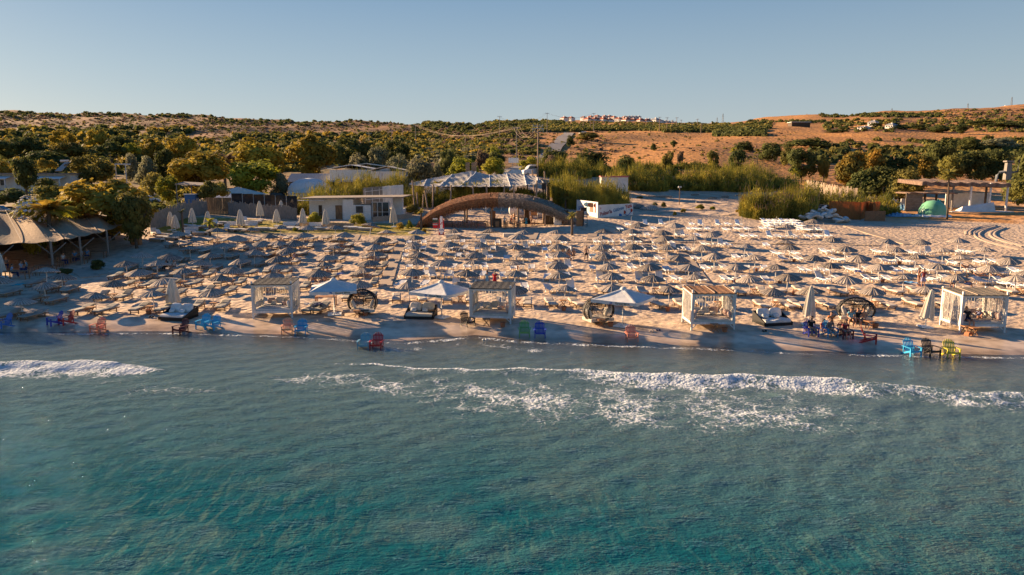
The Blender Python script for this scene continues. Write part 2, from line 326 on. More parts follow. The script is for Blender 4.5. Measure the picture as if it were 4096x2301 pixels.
def ground(name, r0, r1, m):
    nv = r1 - r0 + 1; W = len(us)
    P = np.stack([XX[r0:r1 + 1], YY[r0:r1 + 1], ZZ[r0:r1 + 1]], -1).reshape(-1, 3)
    i = np.arange(nv - 1)[:, None] * W + np.arange(W - 1)[None]; F = np.stack([i, i + 1, i + W + 1, i + W], -1).reshape(-1, 4)
    me = bpy.data.meshes.new(name); me.from_pydata(P.tolist(), [], F.tolist()); me.materials.append(m)
    a = me.attributes.new('cover', 'FLOAT_COLOR', 'POINT'); c4 = np.ones((len(P), 4), np.float32); c4[:, :3] = colr[r0:r1 + 1].reshape(-1, 3); a.data.foreach_set('color', c4.ravel())
    a = me.attributes.new('rough', 'FLOAT', 'POINT'); a.data.foreach_set('value', rough_a[r0:r1 + 1].astype(np.float32).ravel())
    me.polygons.foreach_set('use_smooth', [True] * len(F)); me.update()
    o = bpy.data.objects.new(name, me); COL.objects.link(o); o['kind'] = 'structure'; return o
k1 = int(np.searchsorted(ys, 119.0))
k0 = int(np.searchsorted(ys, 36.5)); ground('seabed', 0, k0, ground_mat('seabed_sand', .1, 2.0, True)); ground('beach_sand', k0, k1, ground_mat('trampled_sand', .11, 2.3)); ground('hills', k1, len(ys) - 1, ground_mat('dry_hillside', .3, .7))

# ---------------------------------------------------------------- the sea
FRX = np.array([-60, -12, -10.8, -4.2, .6, 5.2, 10.8, 17, 21.4, 40]); FRY = 1.042 * np.array([36.2, 36.1, 36.0, 35.0, 34.4, 33.5, 33.0, 31.7, 30.3, 26])
def sea():
    yv = np.concatenate([np.arange(-30, 8, 2.0), np.arange(8, 28, .14), np.arange(28, 39, .07), np.arange(39, 48, .12)]); xv = np.concatenate([np.arange(-90, -34, 2.0), np.arange(-34, 34, .16), np.arange(34, 90, 2.0)])
    Y, X = np.meshgrid(yv, xv, indexing='ij'); D = -gz(X, Y)
    X2 = X + .35 * np.sin(Y * .9 + X * .21); wob = .22 * np.sin(X * .55) + .12 * np.sin(X * 1.7 + 1) + .06 * np.sin(X * 4.1)
    fr = np.interp(X, FRX, FRY) + wob; t = fr - Y
    sR = np.clip((X + 11) / 4, 0, 1) * 1.0; body = np.clip((X - .5) / 4.5, 0, 1)
    core = np.where(t < 0, np.exp(-(t / .12) ** 2), np.exp(-(np.maximum(t, 0) / (1.1 + 1.0 * body)) ** 4))
    thin = np.where(t < 0, np.exp(-(t / .09) ** 2), np.exp(-(t / .16) ** 2))
    foam = core * body * .62 * np.clip(1.25 - .012 * (X - 10) ** 2 * (X > 16), .6, 1) + thin * sR * (1 - body) * .9
    foam = np.maximum(foam, .30 * core * np.clip(1 - np.abs((X + 1.5) / 6.5) ** 3, 0, 1) * (t > .1))
    foam = np.maximum(foam, .37 * np.exp(-((t - 4.8) / 3.6) ** 2) * np.clip(1 - np.abs((X - 5.5) / 12) ** 3, 0, 1))
    foam = np.maximum(foam, .36 * np.exp(-((t - 3.0) / 2.4) ** 2) * np.clip(1 - np.abs((X + 4) / 9.5) ** 4, 0, 1) * (.6 + .4 * np.clip((t - 1) / 3, 0, 1)))
    frL = np.interp(X, [-40, -25, -22, -19.2, -17.6], [37.1, 37.0, 37.0, 36.4, 35.8]) + wob * .6; tl = frL - Y; wl_ = np.clip((-17.3 - X) / 4, 0, 1)
    foamL = np.where(tl < 0, np.exp(-(tl / .12) ** 2), np.exp(-(np.maximum(tl, 0) / (.3 + 2.2 * wl_)) ** 4)) * np.clip((-17.3 - X) / 1.2, 0, 1)
    foam = np.maximum(foam, foamL * .64); foam = np.maximum(foam, .20 * np.exp(-((tl - 3) / 2) ** 2) * np.clip(1 - np.abs((X + 17) / 7) ** 3, 0, 1))
    edge = np.exp(-((D - .035) / .018) ** 2) * .33 * (D > 0) + np.clip(1 - np.abs((D - .13) / .12), 0, 1) * .25 * np.clip(1 - np.abs((X + 3) / 10) ** 4, 0, 1)
    foam = np.maximum(foam, edge)
    ridge = np.where(t < 0, np.exp(-(t / .28) ** 2), np.exp(-(t / .9) ** 2)); Z = .30 * ridge * np.clip((X + 6) / 14, 0.1, 1) * sR
    rl = np.where(tl < 0, np.exp(-(tl / .28) ** 2), np.exp(-(tl / .9) ** 2)); Z += .28 * rl * wl_
    dm = np.clip(D / .5, 0.05, 1)
    rs = np.random.default_rng(5); wv = np.zeros_like(X)
    for k in range(34):
        lam = rs.uniform(.45, 1.7); an = R(rs.normal(105, 38)); ph = rs.uniform(0, 6.28); wv += .0062 * lam ** 1.0 * np.sin((X * math.cos(an) + Y * math.sin(an)) * 6.283 / lam + ph + .6 * np.sin(.35 * X - .5 * Y + ph))
    Z = Z * np.clip(D / .25, 0, 1) + wv * dm * .5
    Z = np.where(D < .06, np.minimum(Z, .01), Z)
    nv, W = Y.shape; P = np.stack([X, Y, Z], -1).reshape(-1, 3); i = np.arange(nv - 1)[:, None] * W + np.arange(W - 1)[None]
    F = np.stack([i, i + 1, i + W + 1, i + W], -1).reshape(-1, 4); keep = (D.ravel()[F] > -.25).any(1)
    me = bpy.data.meshes.new('sea'); me.from_pydata(P.tolist(), [], F[keep].tolist())
    for nm, A in (('depth', np.clip(D, 0, 6)), ('foam', foam)):
        a = me.attributes.new(nm, 'FLOAT', 'POINT'); a.data.foreach_set('value', A.astype(np.float32).ravel())
    me.polygons.foreach_set('use_smooth', [True] * len(me.polygons)); me.update()
    m = bpy.data.materials.new('sea_water'); m.use_nodes = True; N = m.node_tree.nodes; L = m.node_tree.links; N.clear()
    def nd(t, **k):
        n = N.new(t)
        for a, b in k.items(): setattr(n, a, b)
        return n
    def math_(op, a, b=None):
        n = nd('ShaderNodeMath', operation=op); n.use_clamp = False
        for i, q in enumerate((a, b)):
            if q is None: continue
            if isinstance(q, (int, float)): n.inputs[i].default_value = q
            else: L.new(q, n.inputs[i])
        return n.outputs[0]
    out = nd('ShaderNodeOutputMaterial'); tc = nd('ShaderNodeTexCoord'); dA = nd('ShaderNodeAttribute', attribute_name='depth'); fA = nd('ShaderNodeAttribute', attribute_name='foam')
    def noise(sc, det, st=(1, 1, 1), rot=0.0, dist=0.0):
        mp = nd('ShaderNodeMapping'); mp.inputs['Scale'].default_value = st; mp.inputs['Rotation'].default_value = (0, 0, rot); L.new(tc.outputs['Object'], mp.inputs[0])
        n = nd('ShaderNodeTexNoise'); n.inputs['Scale'].default_value = sc; n.inputs['Detail'].default_value = det; n.inputs['Distortion'].default_value = dist; L.new(mp.outputs[0], n.inputs['Vector']); return n
    n1 = noise(1.8, 3, (.75, 1.9, 1), R(22), .4); n2 = noise(6.0, 3, (.75, 2.0, 1), R(22), .5); n3 = noise(18, 1)
    hgt = math_('ADD', math_('MULTIPLY', n1.outputs['Fac'], .13), math_('ADD', math_('MULTIPLY', n2.outputs['Fac'], .115), math_('MULTIPLY', n3.outputs['Fac'], .034)))
    hgt = math_('MULTIPLY', hgt, math_('ADD', .12, math_('MINIMUM', math_('MULTIPLY', dA.outputs['Fac'], 1.3), .95)))
    bp = nd('ShaderNodeBump'); bp.inputs['Strength'].default_value = 1; bp.inputs['Distance'].default_value = 1.0; L.new(hgt, bp.inputs['Height'])
    # water colour by depth: clear at the edge, absorbing red as it gets deeper
    tint = nd('ShaderNodeCombineColor')
    for i, kk in enumerate((-1.15, -.20, -.17)): L.new(math_('EXPONENT', math_('MULTIPLY', dA.outputs['Fac'], kk)), tint.inputs[i])
    tr = nd('ShaderNodeBsdfTransparent'); L.new(tint.outputs[0], tr.inputs[0])
    dif = nd('ShaderNodeBsdfDiffuse'); dcm = nd('ShaderNodeMix', data_type='RGBA'); dmr = nd('ShaderNodeMapRange'); dmr.inputs[1].default_value = .35; dmr.inputs[2].default_value = 1.6; L.new(dA.outputs['Fac'], dmr.inputs[0]); L.new(dmr.outputs[0], dcm.inputs[0]); dcm.inputs[6].default_value = (.26, .37, .37, 1); dcm.inputs[7].default_value = (.009, .125, .152, 1); tb = noise(.22, 3, (1, 1.6, 1)); tm = nd('ShaderNodeMapRange'); tm.inputs[1].default_value = .50; tm.inputs[2].default_value = .72; tm.inputs[4].default_value = .55; L.new(tb.outputs['Fac'], tm.inputs[0]); dc2 = nd('ShaderNodeMix', data_type='RGBA'); L.new(tm.outputs[0], dc2.inputs[0]); L.new(dcm.outputs[2], dc2.inputs[6]); dc2.inputs[7].default_value = (.15, .235, .235, 1); sn = noise(1.7, 4, (2.4, .55, 1), R(8), 1.0); sm = nd('ShaderNodeMapRange'); sm.inputs[1].default_value = .48; sm.inputs[2].default_value = .68; sm.inputs[4].default_value = .60; L.new(sn.outputs['Fac'], sm.inputs[0]); sd = nd('ShaderNodeMapRange'); sd.inputs[1].default_value = .9; sd.inputs[2].default_value = 1.7; L.new(dA.outputs['Fac'], sd.inputs[0]); sl = noise(.13, 2); sq = nd('ShaderNodeMapRange'); sq.inputs[1].default_value = .36; sq.inputs[2].default_value = .58; L.new(sl.outputs['Fac'], sq.inputs[0]); dc3 = nd('ShaderNodeMix', data_type='RGBA'); L.new(math_('MULTIPLY', math_('MULTIPLY', sm.outputs[0], sd.outputs[0]), sq.outputs[0]), dc3.inputs[0]); L.new(dc2.outputs[2], dc3.inputs[6]); dc3.inputs[7].default_value = (.16, .26, .20, 1); L.new(dc3.outputs[2], dif.inputs[0]); db = nd('ShaderNodeBump'); db.inputs['Strength'].default_value = .62; db.inputs['Distance'].default_value = 1.0; L.new(hgt, db.inputs['Height']); L.new(db.outputs[0], dif.inputs['Normal'])  # tan streaks over deep water: sand ripples and caustic light mixed into its colour
    fac = math_('SUBTRACT', 1.0, math_('EXPONENT', math_('MULTIPLY', dA.outputs['Fac'], -.42))); fac = math_('MINIMUM', math_('ADD', fac, math_('MINIMUM', math_('MULTIPLY', dA.outputs['Fac'], .9), .20)), .85)
    body_ = nd('ShaderNodeMixShader'); L.new(fac, body_.inputs[0]); L.new(tr.outputs[0], body_.inputs[1]); L.new(dif.outputs[0], body_.inputs[2])
    gl = nd('ShaderNodeBsdfGlossy'); gl.inputs['Roughness'].default_value = .018; L.new(bp.outputs[0], gl.inputs['Normal'])
    fr0 = nd('ShaderNodeFresnel'); fr0.inputs['IOR'].default_value = 1.33; fr_ = nd('ShaderNodeFresnel'); fr_.inputs['IOR'].default_value = 1.33; L.new(bp.outputs[0], fr_.inputs['Normal'])
    srf = nd('ShaderNodeMixShader'); L.new(math_('ADD', math_('MULTIPLY', fr_.outputs[0], .40), math_('MULTIPLY', fr0.outputs[0], .45)), srf.inputs[0]); L.new(body_.outputs[0], srf.inputs[1]); L.new(gl.outputs[0], srf.inputs[2])
    # foam: lace of voronoi edges thickening with the foam attribute
    wn_ = noise(1.1, 3); wm = nd('ShaderNodeMixRGB'); wm.inputs[0].default_value = .55; L.new(tc.outputs['Object'], wm.inputs[1])
    vs = nd('ShaderNodeVectorMath', operation='MULTIPLY_ADD'); L.new(wn_.outputs['Color'], vs.inputs[0]); vs.inputs[1].default_value = (1.6, 1.6, 0); L.new(tc.outputs['Object'], vs.inputs[2])
    def lace(sc):
        v = nd('ShaderNodeTexVoronoi', feature='DISTANCE_TO_EDGE'); v.inputs['Scale'].default_value = sc; L.new(vs.outputs[0], v.inputs['Vector']); return v.outputs['Distance']
    l1 = lace(.9); l2 = lace(3.6); pn = noise(.5, 2); fn = noise(5.5, 4)
    lac = math_('MINIMUM', l1, math_('ADD', math_('MULTIPLY', l2, .8), .02))
    amt = math_('ADD', fA.outputs['Fac'], math_('MULTIPLY', math_('SUBTRACT', pn.outputs['Fac'], .5), .9))
    amt = math_('ADD', amt, math_('MULTIPLY', math_('SUBTRACT', fn.outputs['Fac'], .5), .7))
    amt = math_('MULTIPLY', amt, math_('MINIMUM', math_('MULTIPLY', fA.outputs['Fac'], 4), 1))
    mask = math_('SUBTRACT', math_('MULTIPLY', math_('POWER', math_('MAXIMUM', amt, 0), 1.6), .42), lac)
    mr = nd('ShaderNodeMapRange'); mr.inputs[1].default_value = .0; mr.inputs[2].default_value = .10; mr.inputs[4].default_value = .88; L.new(mask, mr.inputs[0])
    fd = nd('ShaderNodeBsdfDiffuse'); fd.inputs[0].default_value = (.66, .71, .75, 1); fb = nd('ShaderNodeBump'); fb.inputs['Distance'].default_value = .25; L.new(fn.outputs['Fac'], fb.inputs['Height']); L.new(fb.outputs[0], fd.inputs['Normal'])
    fin = nd('ShaderNodeMixShader'); L.new(mr.outputs[0], fin.inputs[0]); L.new(srf.outputs[0], fin.inputs[1]); L.new(fd.outputs[0], fin.inputs[2]); L.new(fin.outputs[0], out.inputs[0])
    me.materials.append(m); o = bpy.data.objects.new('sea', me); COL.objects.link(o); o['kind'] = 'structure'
sea()
# ---------------------------------------------------------------- straw parasols
ORD = 'first second third fourth fifth sixth seventh eighth ninth tenth eleventh twelfth thirteenth fourteenth fifteenth sixteenth seventeenth eighteenth nineteenth twentieth'.split() + ['twenty-' + w for w in 'first second third fourth fifth sixth seventh eighth ninth'.split()] + ['thirtieth'] + ['thirty-' + w for w in 'first second third fourth fifth sixth seventh eighth ninth'.split()] + ['fortieth'] + ['forty-' + w for w in 'first second third fourth fifth sixth seventh eighth ninth'.split()]
def thatch_mat(name, c1, c2, nrib, bands=True):
    m = bpy.data.materials.new(name); m.use_nodes = True; N = m.node_tree.nodes; L = m.node_tree.links; b = N['Principled BSDF']; b.inputs['Roughness'].default_value = .95; b.inputs['Specular IOR Level'].default_value = .1
    tc = N.new('ShaderNodeTexCoord'); g = N.new('ShaderNodeTexGradient'); g.gradient_type = 'RADIAL'; L.new(tc.outputs['Object'], g.inputs[0])
    def mth(op, a, bb=None):
        n = N.new('ShaderNodeMath'); n.operation = op
        for i, q in enumerate((a, bb)):
            if q is None: continue
            if isinstance(q, (int, float)): n.inputs[i].default_value = q
            else: L.new(q, n.inputs[i])
        return n.outputs[0]
    s1 = mth('SINE', mth('MULTIPLY', g.outputs['Fac'], 6.2832 * nrib)); s2 = mth('SINE', mth('MULTIPLY', g.outputs['Fac'], 6.2832 * nrib * 2.7))
    nz = N.new('ShaderNodeTexNoise'); nz.inputs['Scale'].default_value = 5; nz.inputs['Detail'].default_value = 4; L.new(tc.outputs['Object'], nz.inputs['Vector'])
    oi = N.new('ShaderNodeObjectInfo')
    v = mth('ADD', mth('ADD', mth('MULTIPLY', s1, .30), mth('MULTIPLY', s2, .12)), mth('MULTIPLY', nz.outputs['Fac'], 1.1))
    v = mth('ADD', v, mth('MULTIPLY', mth('SUBTRACT', oi.outputs['Random'], .5), .45))
    rp = N.new('ShaderNodeValToRGB'); rp.color_ramp.elements[0].position = .15; rp.color_ramp.elements[0].color = (*c2, 1); rp.color_ramp.elements[1].position = .95; rp.color_ramp.elements[1].color = (*c1, 1); L.new(v, rp.inputs[0])
    L.new(rp.outputs[0], b.inputs['Base Color'])
    bp = N.new('ShaderNodeBump'); bp.inputs['Distance'].default_value = .03; L.new(v, bp.inputs['Height']); L.new(bp.outputs[0], b.inputs['Normal'])
    return m
M['thatch'] = thatch_mat('straw_thatch', (.54, .455, .375), (.15, .125, .10), 30)
def make_parasol(seed):
    rr = random.Random(seed)
    root = thing('thatched_parasol', 'x', 'parasol', group='thatched parasols on the sand')
    c = MB(); n = 44; ph = [rr.uniform(-.035, .035) for _ in range(n)]; pz = [rr.uniform(-.03, .02) for _ in range(n)]; a0 = rr.uniform(0, 6); tilt = rr.uniform(.02, .09)
    def wob(i, t):
        j = int(round(t / 6.2832 * n)) % n; k = [0, .1, .4, .7, 1, 1, .7, 0][i]
        return (ph[j] * k, (pz[j] + tilt * math.cos(t - a0)) * k + (.012 if j % 2 else -.012) * min(1, k * 2))
    c.rev([(.015, 1.66), (.12, 1.62), (.45, 1.50), (.78, 1.365), (1.08, 1.23), (1.07, 1.18), (.74, 1.31), (.05, 1.57)], n, wob=wob)
    c.build('canopy', M['thatch'], root)
    p = MB(); p.tube([(0, 0, -.25), (0, 0, 1.60)], .036, 8); p.build('pole', M['whitepaint'], root, smooth=True)
    r_ = MB(); r_.tube([(.78 * math.cos(t / 20 * 6.2832), .78 * math.sin(t / 20 * 6.2832), 1.305 + tilt * .7 * math.cos(t / 20 * 6.2832 - a0)) for t in range(21)], .018, 5, cap=False); r_.build('binding_rope', M['darkwood'], root)
    return root
PAR_L = [(2,1,340,395),(2,1,1560,310),(2,2,135,295),(2,2,1120,245),(1,3,1140,1235),(1,1,-40,1170),(1,1,750,1025),(1,1,1000,1120),(1,1,735,1275),(1,1,1870,1225),(1,1,2090,910),(1,1,2340,775),(1,1,2290,1045),
 (1,2,560,435),(1,2,885,520),(1,2,740,665),(1,2,1310,620),(1,2,1520,490),(1,2,1180,365),(1,2,1740,355),(1,2,2235,330),(1,2,2060,465),(1,2,1945,580),(1,2,2460,570),(1,2,1790,730),(1,2,2370,690),(1,2,1060,775),(1,2,400,795),(1,2,190,910),(1,2,890,885),(1,2,1580,870),(1,2,2200,835),(1,2,640,1025),(1,2,1430,1005),(1,2,2180,960),(1,2,1230,1140),(1,2,2110,1105),(1,2,360,1185),(1,2,2210,590),
 (1,3,280,335),(1,3,745,325),(1,3,1310,285),(1,3,225,450),(1,3,880,435),(1,3,1595,400),(1,3,800,530),(1,3,1500,510),(1,3,715,655),(1,3,1420,630),(1,3,640,805),(1,3,1380,760),(1,3,555,930),(1,3,1300,890),(1,3,460,1060),(1,3,1225,1020)]
PAR_C = [(1,3,2085,395),(1,3,2075,485),(1,3,2050,605),(1,3,2110,765),(1,3,2070,875),(1,3,2010,1040),(1,3,1975,1255),
 (1,4,330,385),(1,4,910,390),(1,4,1475,400),(1,4,2005,400),(1,4,355,485),(1,4,835,485),(1,4,1385,470),(1,4,2060,490),(1,4,235,600),(1,4,720,610),(1,4,1340,635),(1,4,2040,630),(1,4,150,770),(1,4,665,765),(1,4,1450,780),(1,4,2050,765),(1,4,105,895),(1,4,625,895),(1,4,1310,905),(1,4,2020,930),(1,4,530,1075),(1,4,1310,1070),(1,4,2060,1105),(1,4,2140,1325),(1,4,1330,1310),(1,4,390,1258),
 (1,5,980,280),(1,5,1580,280),(1,5,850,385),(1,5,1380,405),(1,5,400,390),(1,5,365,490),(1,5,1415,497),(1,5,880,500),(1,5,370,635),(1,5,885,635),(1,5,1445,645),(1,5,395,795),(1,5,1005,775),(1,5,1600,820),(1,5,480,945),(1,5,1150,970),(1,5,530,1110),(1,5,1215,1140),(1,5,1475,1335),(1,5,540,1300)]
PAR_R = [(1,5,2200,425),(1,5,1890,497),(1,5,2030,645),(1,5,2230,785),(1,5,1790,955),(1,5,1920,1120),(1,5,2230,1345),
 (1,6,1020,305),(1,6,1470,215),(1,6,1000,565),(1,6,320,620),(1,6,1090,650),(1,6,1790,525),(1,6,1990,660),(1,6,520,800),(1,6,1480,820),(1,6,2240,810),(1,6,180,955),(1,6,850,965),(1,6,1740,950),(1,6,430,1150),(1,6,1040,1120),(1,6,2040,1150),(1,6,780,1350),(1,6,1430,1350),
 (1,7,290,540),(1,7,860,555),(1,7,1480,540),(1,7,1930,690),(1,7,450,680),(1,7,1240,705),(1,7,780,810),(1,7,1545,820),(1,7,2300,850),(1,7,175,960),(1,7,1140,950),(1,7,2020,985),(1,7,580,1140),(1,7,1460,1145),(1,7,2450,1140),(1,7,40,1345),(1,7,935,1330),(1,7,2620,1060)]
par_protos = [make_parasol(s) for s in range(4)]
SHORT = {'left of the boardwalk': 'left block', 'between the two boardwalks': 'middle block', 'right of the second boardwalk': 'right block'}
used = set(); PARS = []; LNG = []
for block, lst in (('left of the boardwalk', PAR_L), ('between the two boardwalks', PAR_C), ('right of the second boardwalk', PAR_R)):
    pts = []
    for (st, p, zx, zy) in lst:
        F = S1(p, zx, zy) if st == 1 else S2(p, zx, zy); sc_ = float(np.interp(F[1], [900, 1150], [1.12, .90])); pts.append((at(F[0], F[1], 1.70 * sc_), F[0], sc_))
    ymin = min(p[0].y for p in pts); rows = {}
    for q, px, sc_ in pts: rows.setdefault(int(round((q.y - ymin) / 4.2)), []).append((q, px, sc_))
    for ri, rk in enumerate(sorted(rows)):
        for ci, (q, px, sc_) in enumerate(sorted(rows[rk], key=lambda a: a[1])):
            k = random.randrange(4); pr = par_protos[k]; rz = random.uniform(0, 6.28)
            lab = f'straw parasol {block}, {ORD[ci]} along in {ORD[ri]} row from the water'
            if k not in used: used.add(k); o = pr; o.location = q; o.rotation_euler = (0, 0, rz); o['label'] = lab
            else: o = dup(pr, q, rz, label=lab)
            o.scale = (sc_ * random.uniform(.93, 1.08),) * 2 + (sc_ * random.uniform(.97, 1.03),)
            o.rotation_euler = (random.gauss(0, .07), random.gauss(0, .07), rz)
            PARS.append((q, block, ri, ci, px))

# ---------------------------------------------------------------- loungers and side tables
def lounger_white(ang):
    root = thing('sun_lounger', 'x', 'sun lounger')
    a = R(ang)
    s = MB(); s.sheet(lambda u, v: ((u - .5) * .66, -1.0 + 1.27 * v, .36 - .05 * math.sin(v * 3.14) - .02 * (abs(u - .5) < .42)), 6, 8, thick=.05); s.build('seat', M['white'], root)
    b = MB(); b.sheet(lambda u, v: ((u - .5) * (.66 - .06 * v), .27 + .74 * v * math.cos(a), .36 + .74 * v * math.sin(a) - .02 * (abs(u - .5) < .42)), 6, 5, thick=.05); b.build('backrest', M['white'], root)
    for sx in (-1, 1):
        l = MB(); x = sx * .30
        l.tube([(x, -.98, 0), (x, -.92, .2), (x, -.78, .33), (x, -.5, .35)], .032, 6); l.tube([(x, -.55, .35), (x, .3, .35)], .02, 5); l.tube([(x, .62, 0), (x, .50, .22), (x, .32, .33), (x, 0, .35)], .035, 6); l.tube([(x, .16, 0), (x, .24, .2), (x, .34, .33)], .028, 6)
        l.build('leg_frame', M['white'], root, smooth=True)
    return root
def lounger_wood(cush, ang):
    root = thing('wooden_lounger', 'x', 'sun lounger'); a = R(ang)
    f = MB()
    for x in (-.3, .3): f.box((x, -.05, .28), (.06, 1.95, .07))
    for y in np.linspace(-1.0, .9, 9): f.box((0, y, .27), (.58, .07, .04))
    f.build('frame', M['wood'], root)
    for y in (-.8, .62):
        l = MB()
        for x in (-.29, .29): l.box((x, y, .12), (.06, .06, .24))
        l.box((0, y, .1), (.56, .04, .04)); l.build('leg', M['wood'], root)
    c = MB(); c.sheet(lambda u, v: ((u - .5) * .64, -1.02 + 1.25 * v, .40 - .03 * (abs(u - .5) > .45) - .03 * (v < .05 or v > .95)), 8, 8, thick=.09); c.build('cushion', cush, root)
    b = MB(); b.sheet(lambda u, v: ((u - .5) * .64, .24 + .74 * v * math.cos(a), .40 + .74 * v * math.sin(a) - .03 * (abs(u - .5) > .45) - .03 * (v < .05 or v > .95)), 8, 5, thick=.09); b.build('back_cushion', cush, root)
    return root
def table_mesh(m, h, w, crossed):
    t = MB(); t.box((0, 0, h - .02), (w, w, .04))
    if crossed:
        for y in (-w * .35, w * .35): t.beam((-w * .4, y, 0), (w * .35, y, h - .04), .04, .03); t.beam((w * .4, y, 0), (-w * .35, y, h - .04), .04, .03)
    else:
        for x in (-1, 1):
            for y in (-1, 1): t.box((x * w * .42, y * w * .42, (h - .04) / 2), (.05, .05, h - .04))
    return t.mesh('side_table', m)
TBL = {'white': table_mesh(M['white'], .42, .45, False), 'teak': table_mesh(M['teak'], .5, .5, True)}
def put_table(kind, loc, rz, lab):
    o = bpy.data.objects.new('side_table', TBL[kind]); COL.objects.link(o); o.location = loc; o.rotation_euler = (0, 0, rz)
    return tag(o, lab, 'table', 'small tables beside the parasol poles')
lp = {'w12': lounger_white(11), 'w20': lounger_white(18), 'w55': lounger_white(52), 'g': lounger_wood(M['cushion_grey'], 14), 'g2': lounger_wood(M['cushion_grey'], 20), 'c': lounger_wood(M['cushion_cream'], 12)}
used_l = set(); NL = [0]
def put_lounger(kind, loc, rz, lab, group):
    NL[0] += 1
    if kind not in used_l: used_l.add(kind); o = lp[kind]; o.location = loc; o.rotation_euler = (0, 0, rz); tag(o, lab, None, group)
    else: o = dup(lp[kind], loc, rz, label=lab, group=group)
    return o
DB_PX = []
for (q, block, ri, ci, px) in PARS:
    left = block.startswith('left'); front = q.y < 59
    lawn_ = left and q.y > 93
    if lawn_: continue
    where = f'by {ORD[ci]} parasol along, {ORD[ri]} row {SHORT[block]}'
    rz = random.gauss(0, .09) + (-.04 if left else .08)
    ys_ = q.y - random.uniform(.1, .5)
    for sd, nm in ((-1, 'left'), (1, 'right')):
        x = q.x + sd * random.uniform(.80, 1.02); loc = Vector((x, ys_, G(x, ys_)))
        if left: kind = random.choice(['g', 'g', 'g2']) if q.y < 74 or random.random() < .3 else 'c'
        elif front: kind = 'c'
        else: kind = random.choices(['w12', 'w20', 'w55'], [6, 3, 1])[0]
        col = {'g': 'grey cushioned', 'c': 'cream cushioned', 'w': 'white plastic'}[kind[0]]
        put_lounger(kind, loc, rz + random.gauss(0, .08), f'{col} lounger {nm} {where}', 'loungers in pairs under the parasols')
    if random.random() < .8:
        x = q.x + random.choice([-.12, .16]); y = q.y - .42
        put_table('teak' if (left or front) else 'white', (x, y, G(x, y)), rz, f'{"wooden" if left or front else "white plastic"} side table {where}')
# third loungers seen in the wider gaps
for (p, zx, zy, k) in [(4,960,760,'w12'),(4,1710,660,'w12'),(4,1820,780,'w12'),(4,910,900,'w12'),(4,220,1200,'w20'),(5,530,780,'w12'),(5,1960,540,'w12'),(5,2430,690,'w12'),(5,1800,780,'w20'),(5,1460,1110,'w12'),(6,700,380,'w12'),(6,800,380,'w12'),(6,1230,440,'w12'),(6,1380,440,'w12'),(6,1540,440,'w12'),(6,680,700,'w12'),(6,1390,560,'w12'),(6,1540,550,'w12'),(6,620,420,'w12'),(6,740,430,'w12'),(6,1660,810,'w12'),(7,2420,1130,'w12'),(7,420,1130,'w20'),(7,2180,1340,'w12'),(5,1850,350,'w12'),(5,1990,350,'w55'),(5,1820,430,'w12'),(5,1940,430,'w12'),(5,2110,430,'w12'),(5,2290,350,'w55'),(5,2450,350,'w12'),(5,2420,440,'w12'),(6,210,430,'w12'),(6,360,430,'w12'),(6,310,550,'w12'),(6,470,550,'w12'),(6,220,350,'w55'),(5,1090,350,'w55'),(5,795,360,'w12'),(5,1350,340,'w55'),(5,1220,420,'w12'),(5,660,430,'w12'),(5,1620,530,'w55'),(6,750,550,'w55'),(6,900,560,'w12'),(6,1110,550,'w55'),(6,1700,540,'w55')]:
    F = S1(p, zx, zy); q = at(*F); put_lounger(k, q, random.gauss(.08, .1), f'white plastic lounger without parasol, {"raised backrest" if k == "w55" else "lying flat"}, on the back of the beach', 'loose white loungers at the back of the beach')
for (p, zx, zy, ztop) in [(5,848,385,195),(5,1475,370,185),(5,2025,390,200),(5,2155,450,290),(6,270,420,190),(6,380,520,295),(6,830,440,195),(6,1620,510,300)]:
    q = at(*S1(p, zx, zy)); h = (zy - ztop) / 4.134 / FOC * q.y
    b = MB(); b.tube([(0, 0, -.2), (random.uniform(-.1, .15), 0, h)], .035, 8)
    tag(b.build('bare_parasol_pole', M['whitepaint'], loc=q, smooth=True), f'bare white parasol pole without its canopy, {ORD[[848,1475,2025,2155,270,380,830,1620].index(zx)]} from the left', 'pole', 'bare parasol poles')

# ---------------------------------------------------------------- four-poster daybeds
M['mat_grey'] = mat('grey_reed_mat', (.055, .058, .068), .95, (.025, .027, .032), 9, stretch=(.3, 9, 1), bump=.03)
M['mat_brown'] = mat('brown_reed_mat', (.36, .19, .10), .95, (.20, .10, .05), 7, stretch=(.3, 9, 1), bump=.02)
M['mat_dun'] = mat('dun_reed_mat', (.28, .23, .17), .95, (.17, .14, .10), 7, stretch=(.3, 9, 1), bump=.02)
M['macrame'] = mat('macrame_cord', (.74, .70, .64), .95, (.62, .57, .50), 12)
def pillow_mesh(seed, w, d, h):
    b = MB(); r = random.Random(seed)
    ph = r.uniform(0, 6)
    b.ell((0, 0, 0), (w / 2, d / 2, h / 2), 16, 10, pw=.55)
    for i, v in enumerate(b.v):
        x, y, z = v; k = .02 * math.sin(9 * x + ph) * math.cos(7 * y + ph); b.v[i] = (x, y, z * (1 - .35 * max(abs(x) / (w / 2), abs(y) / (d / 2)) ** 3) + k)
    return b
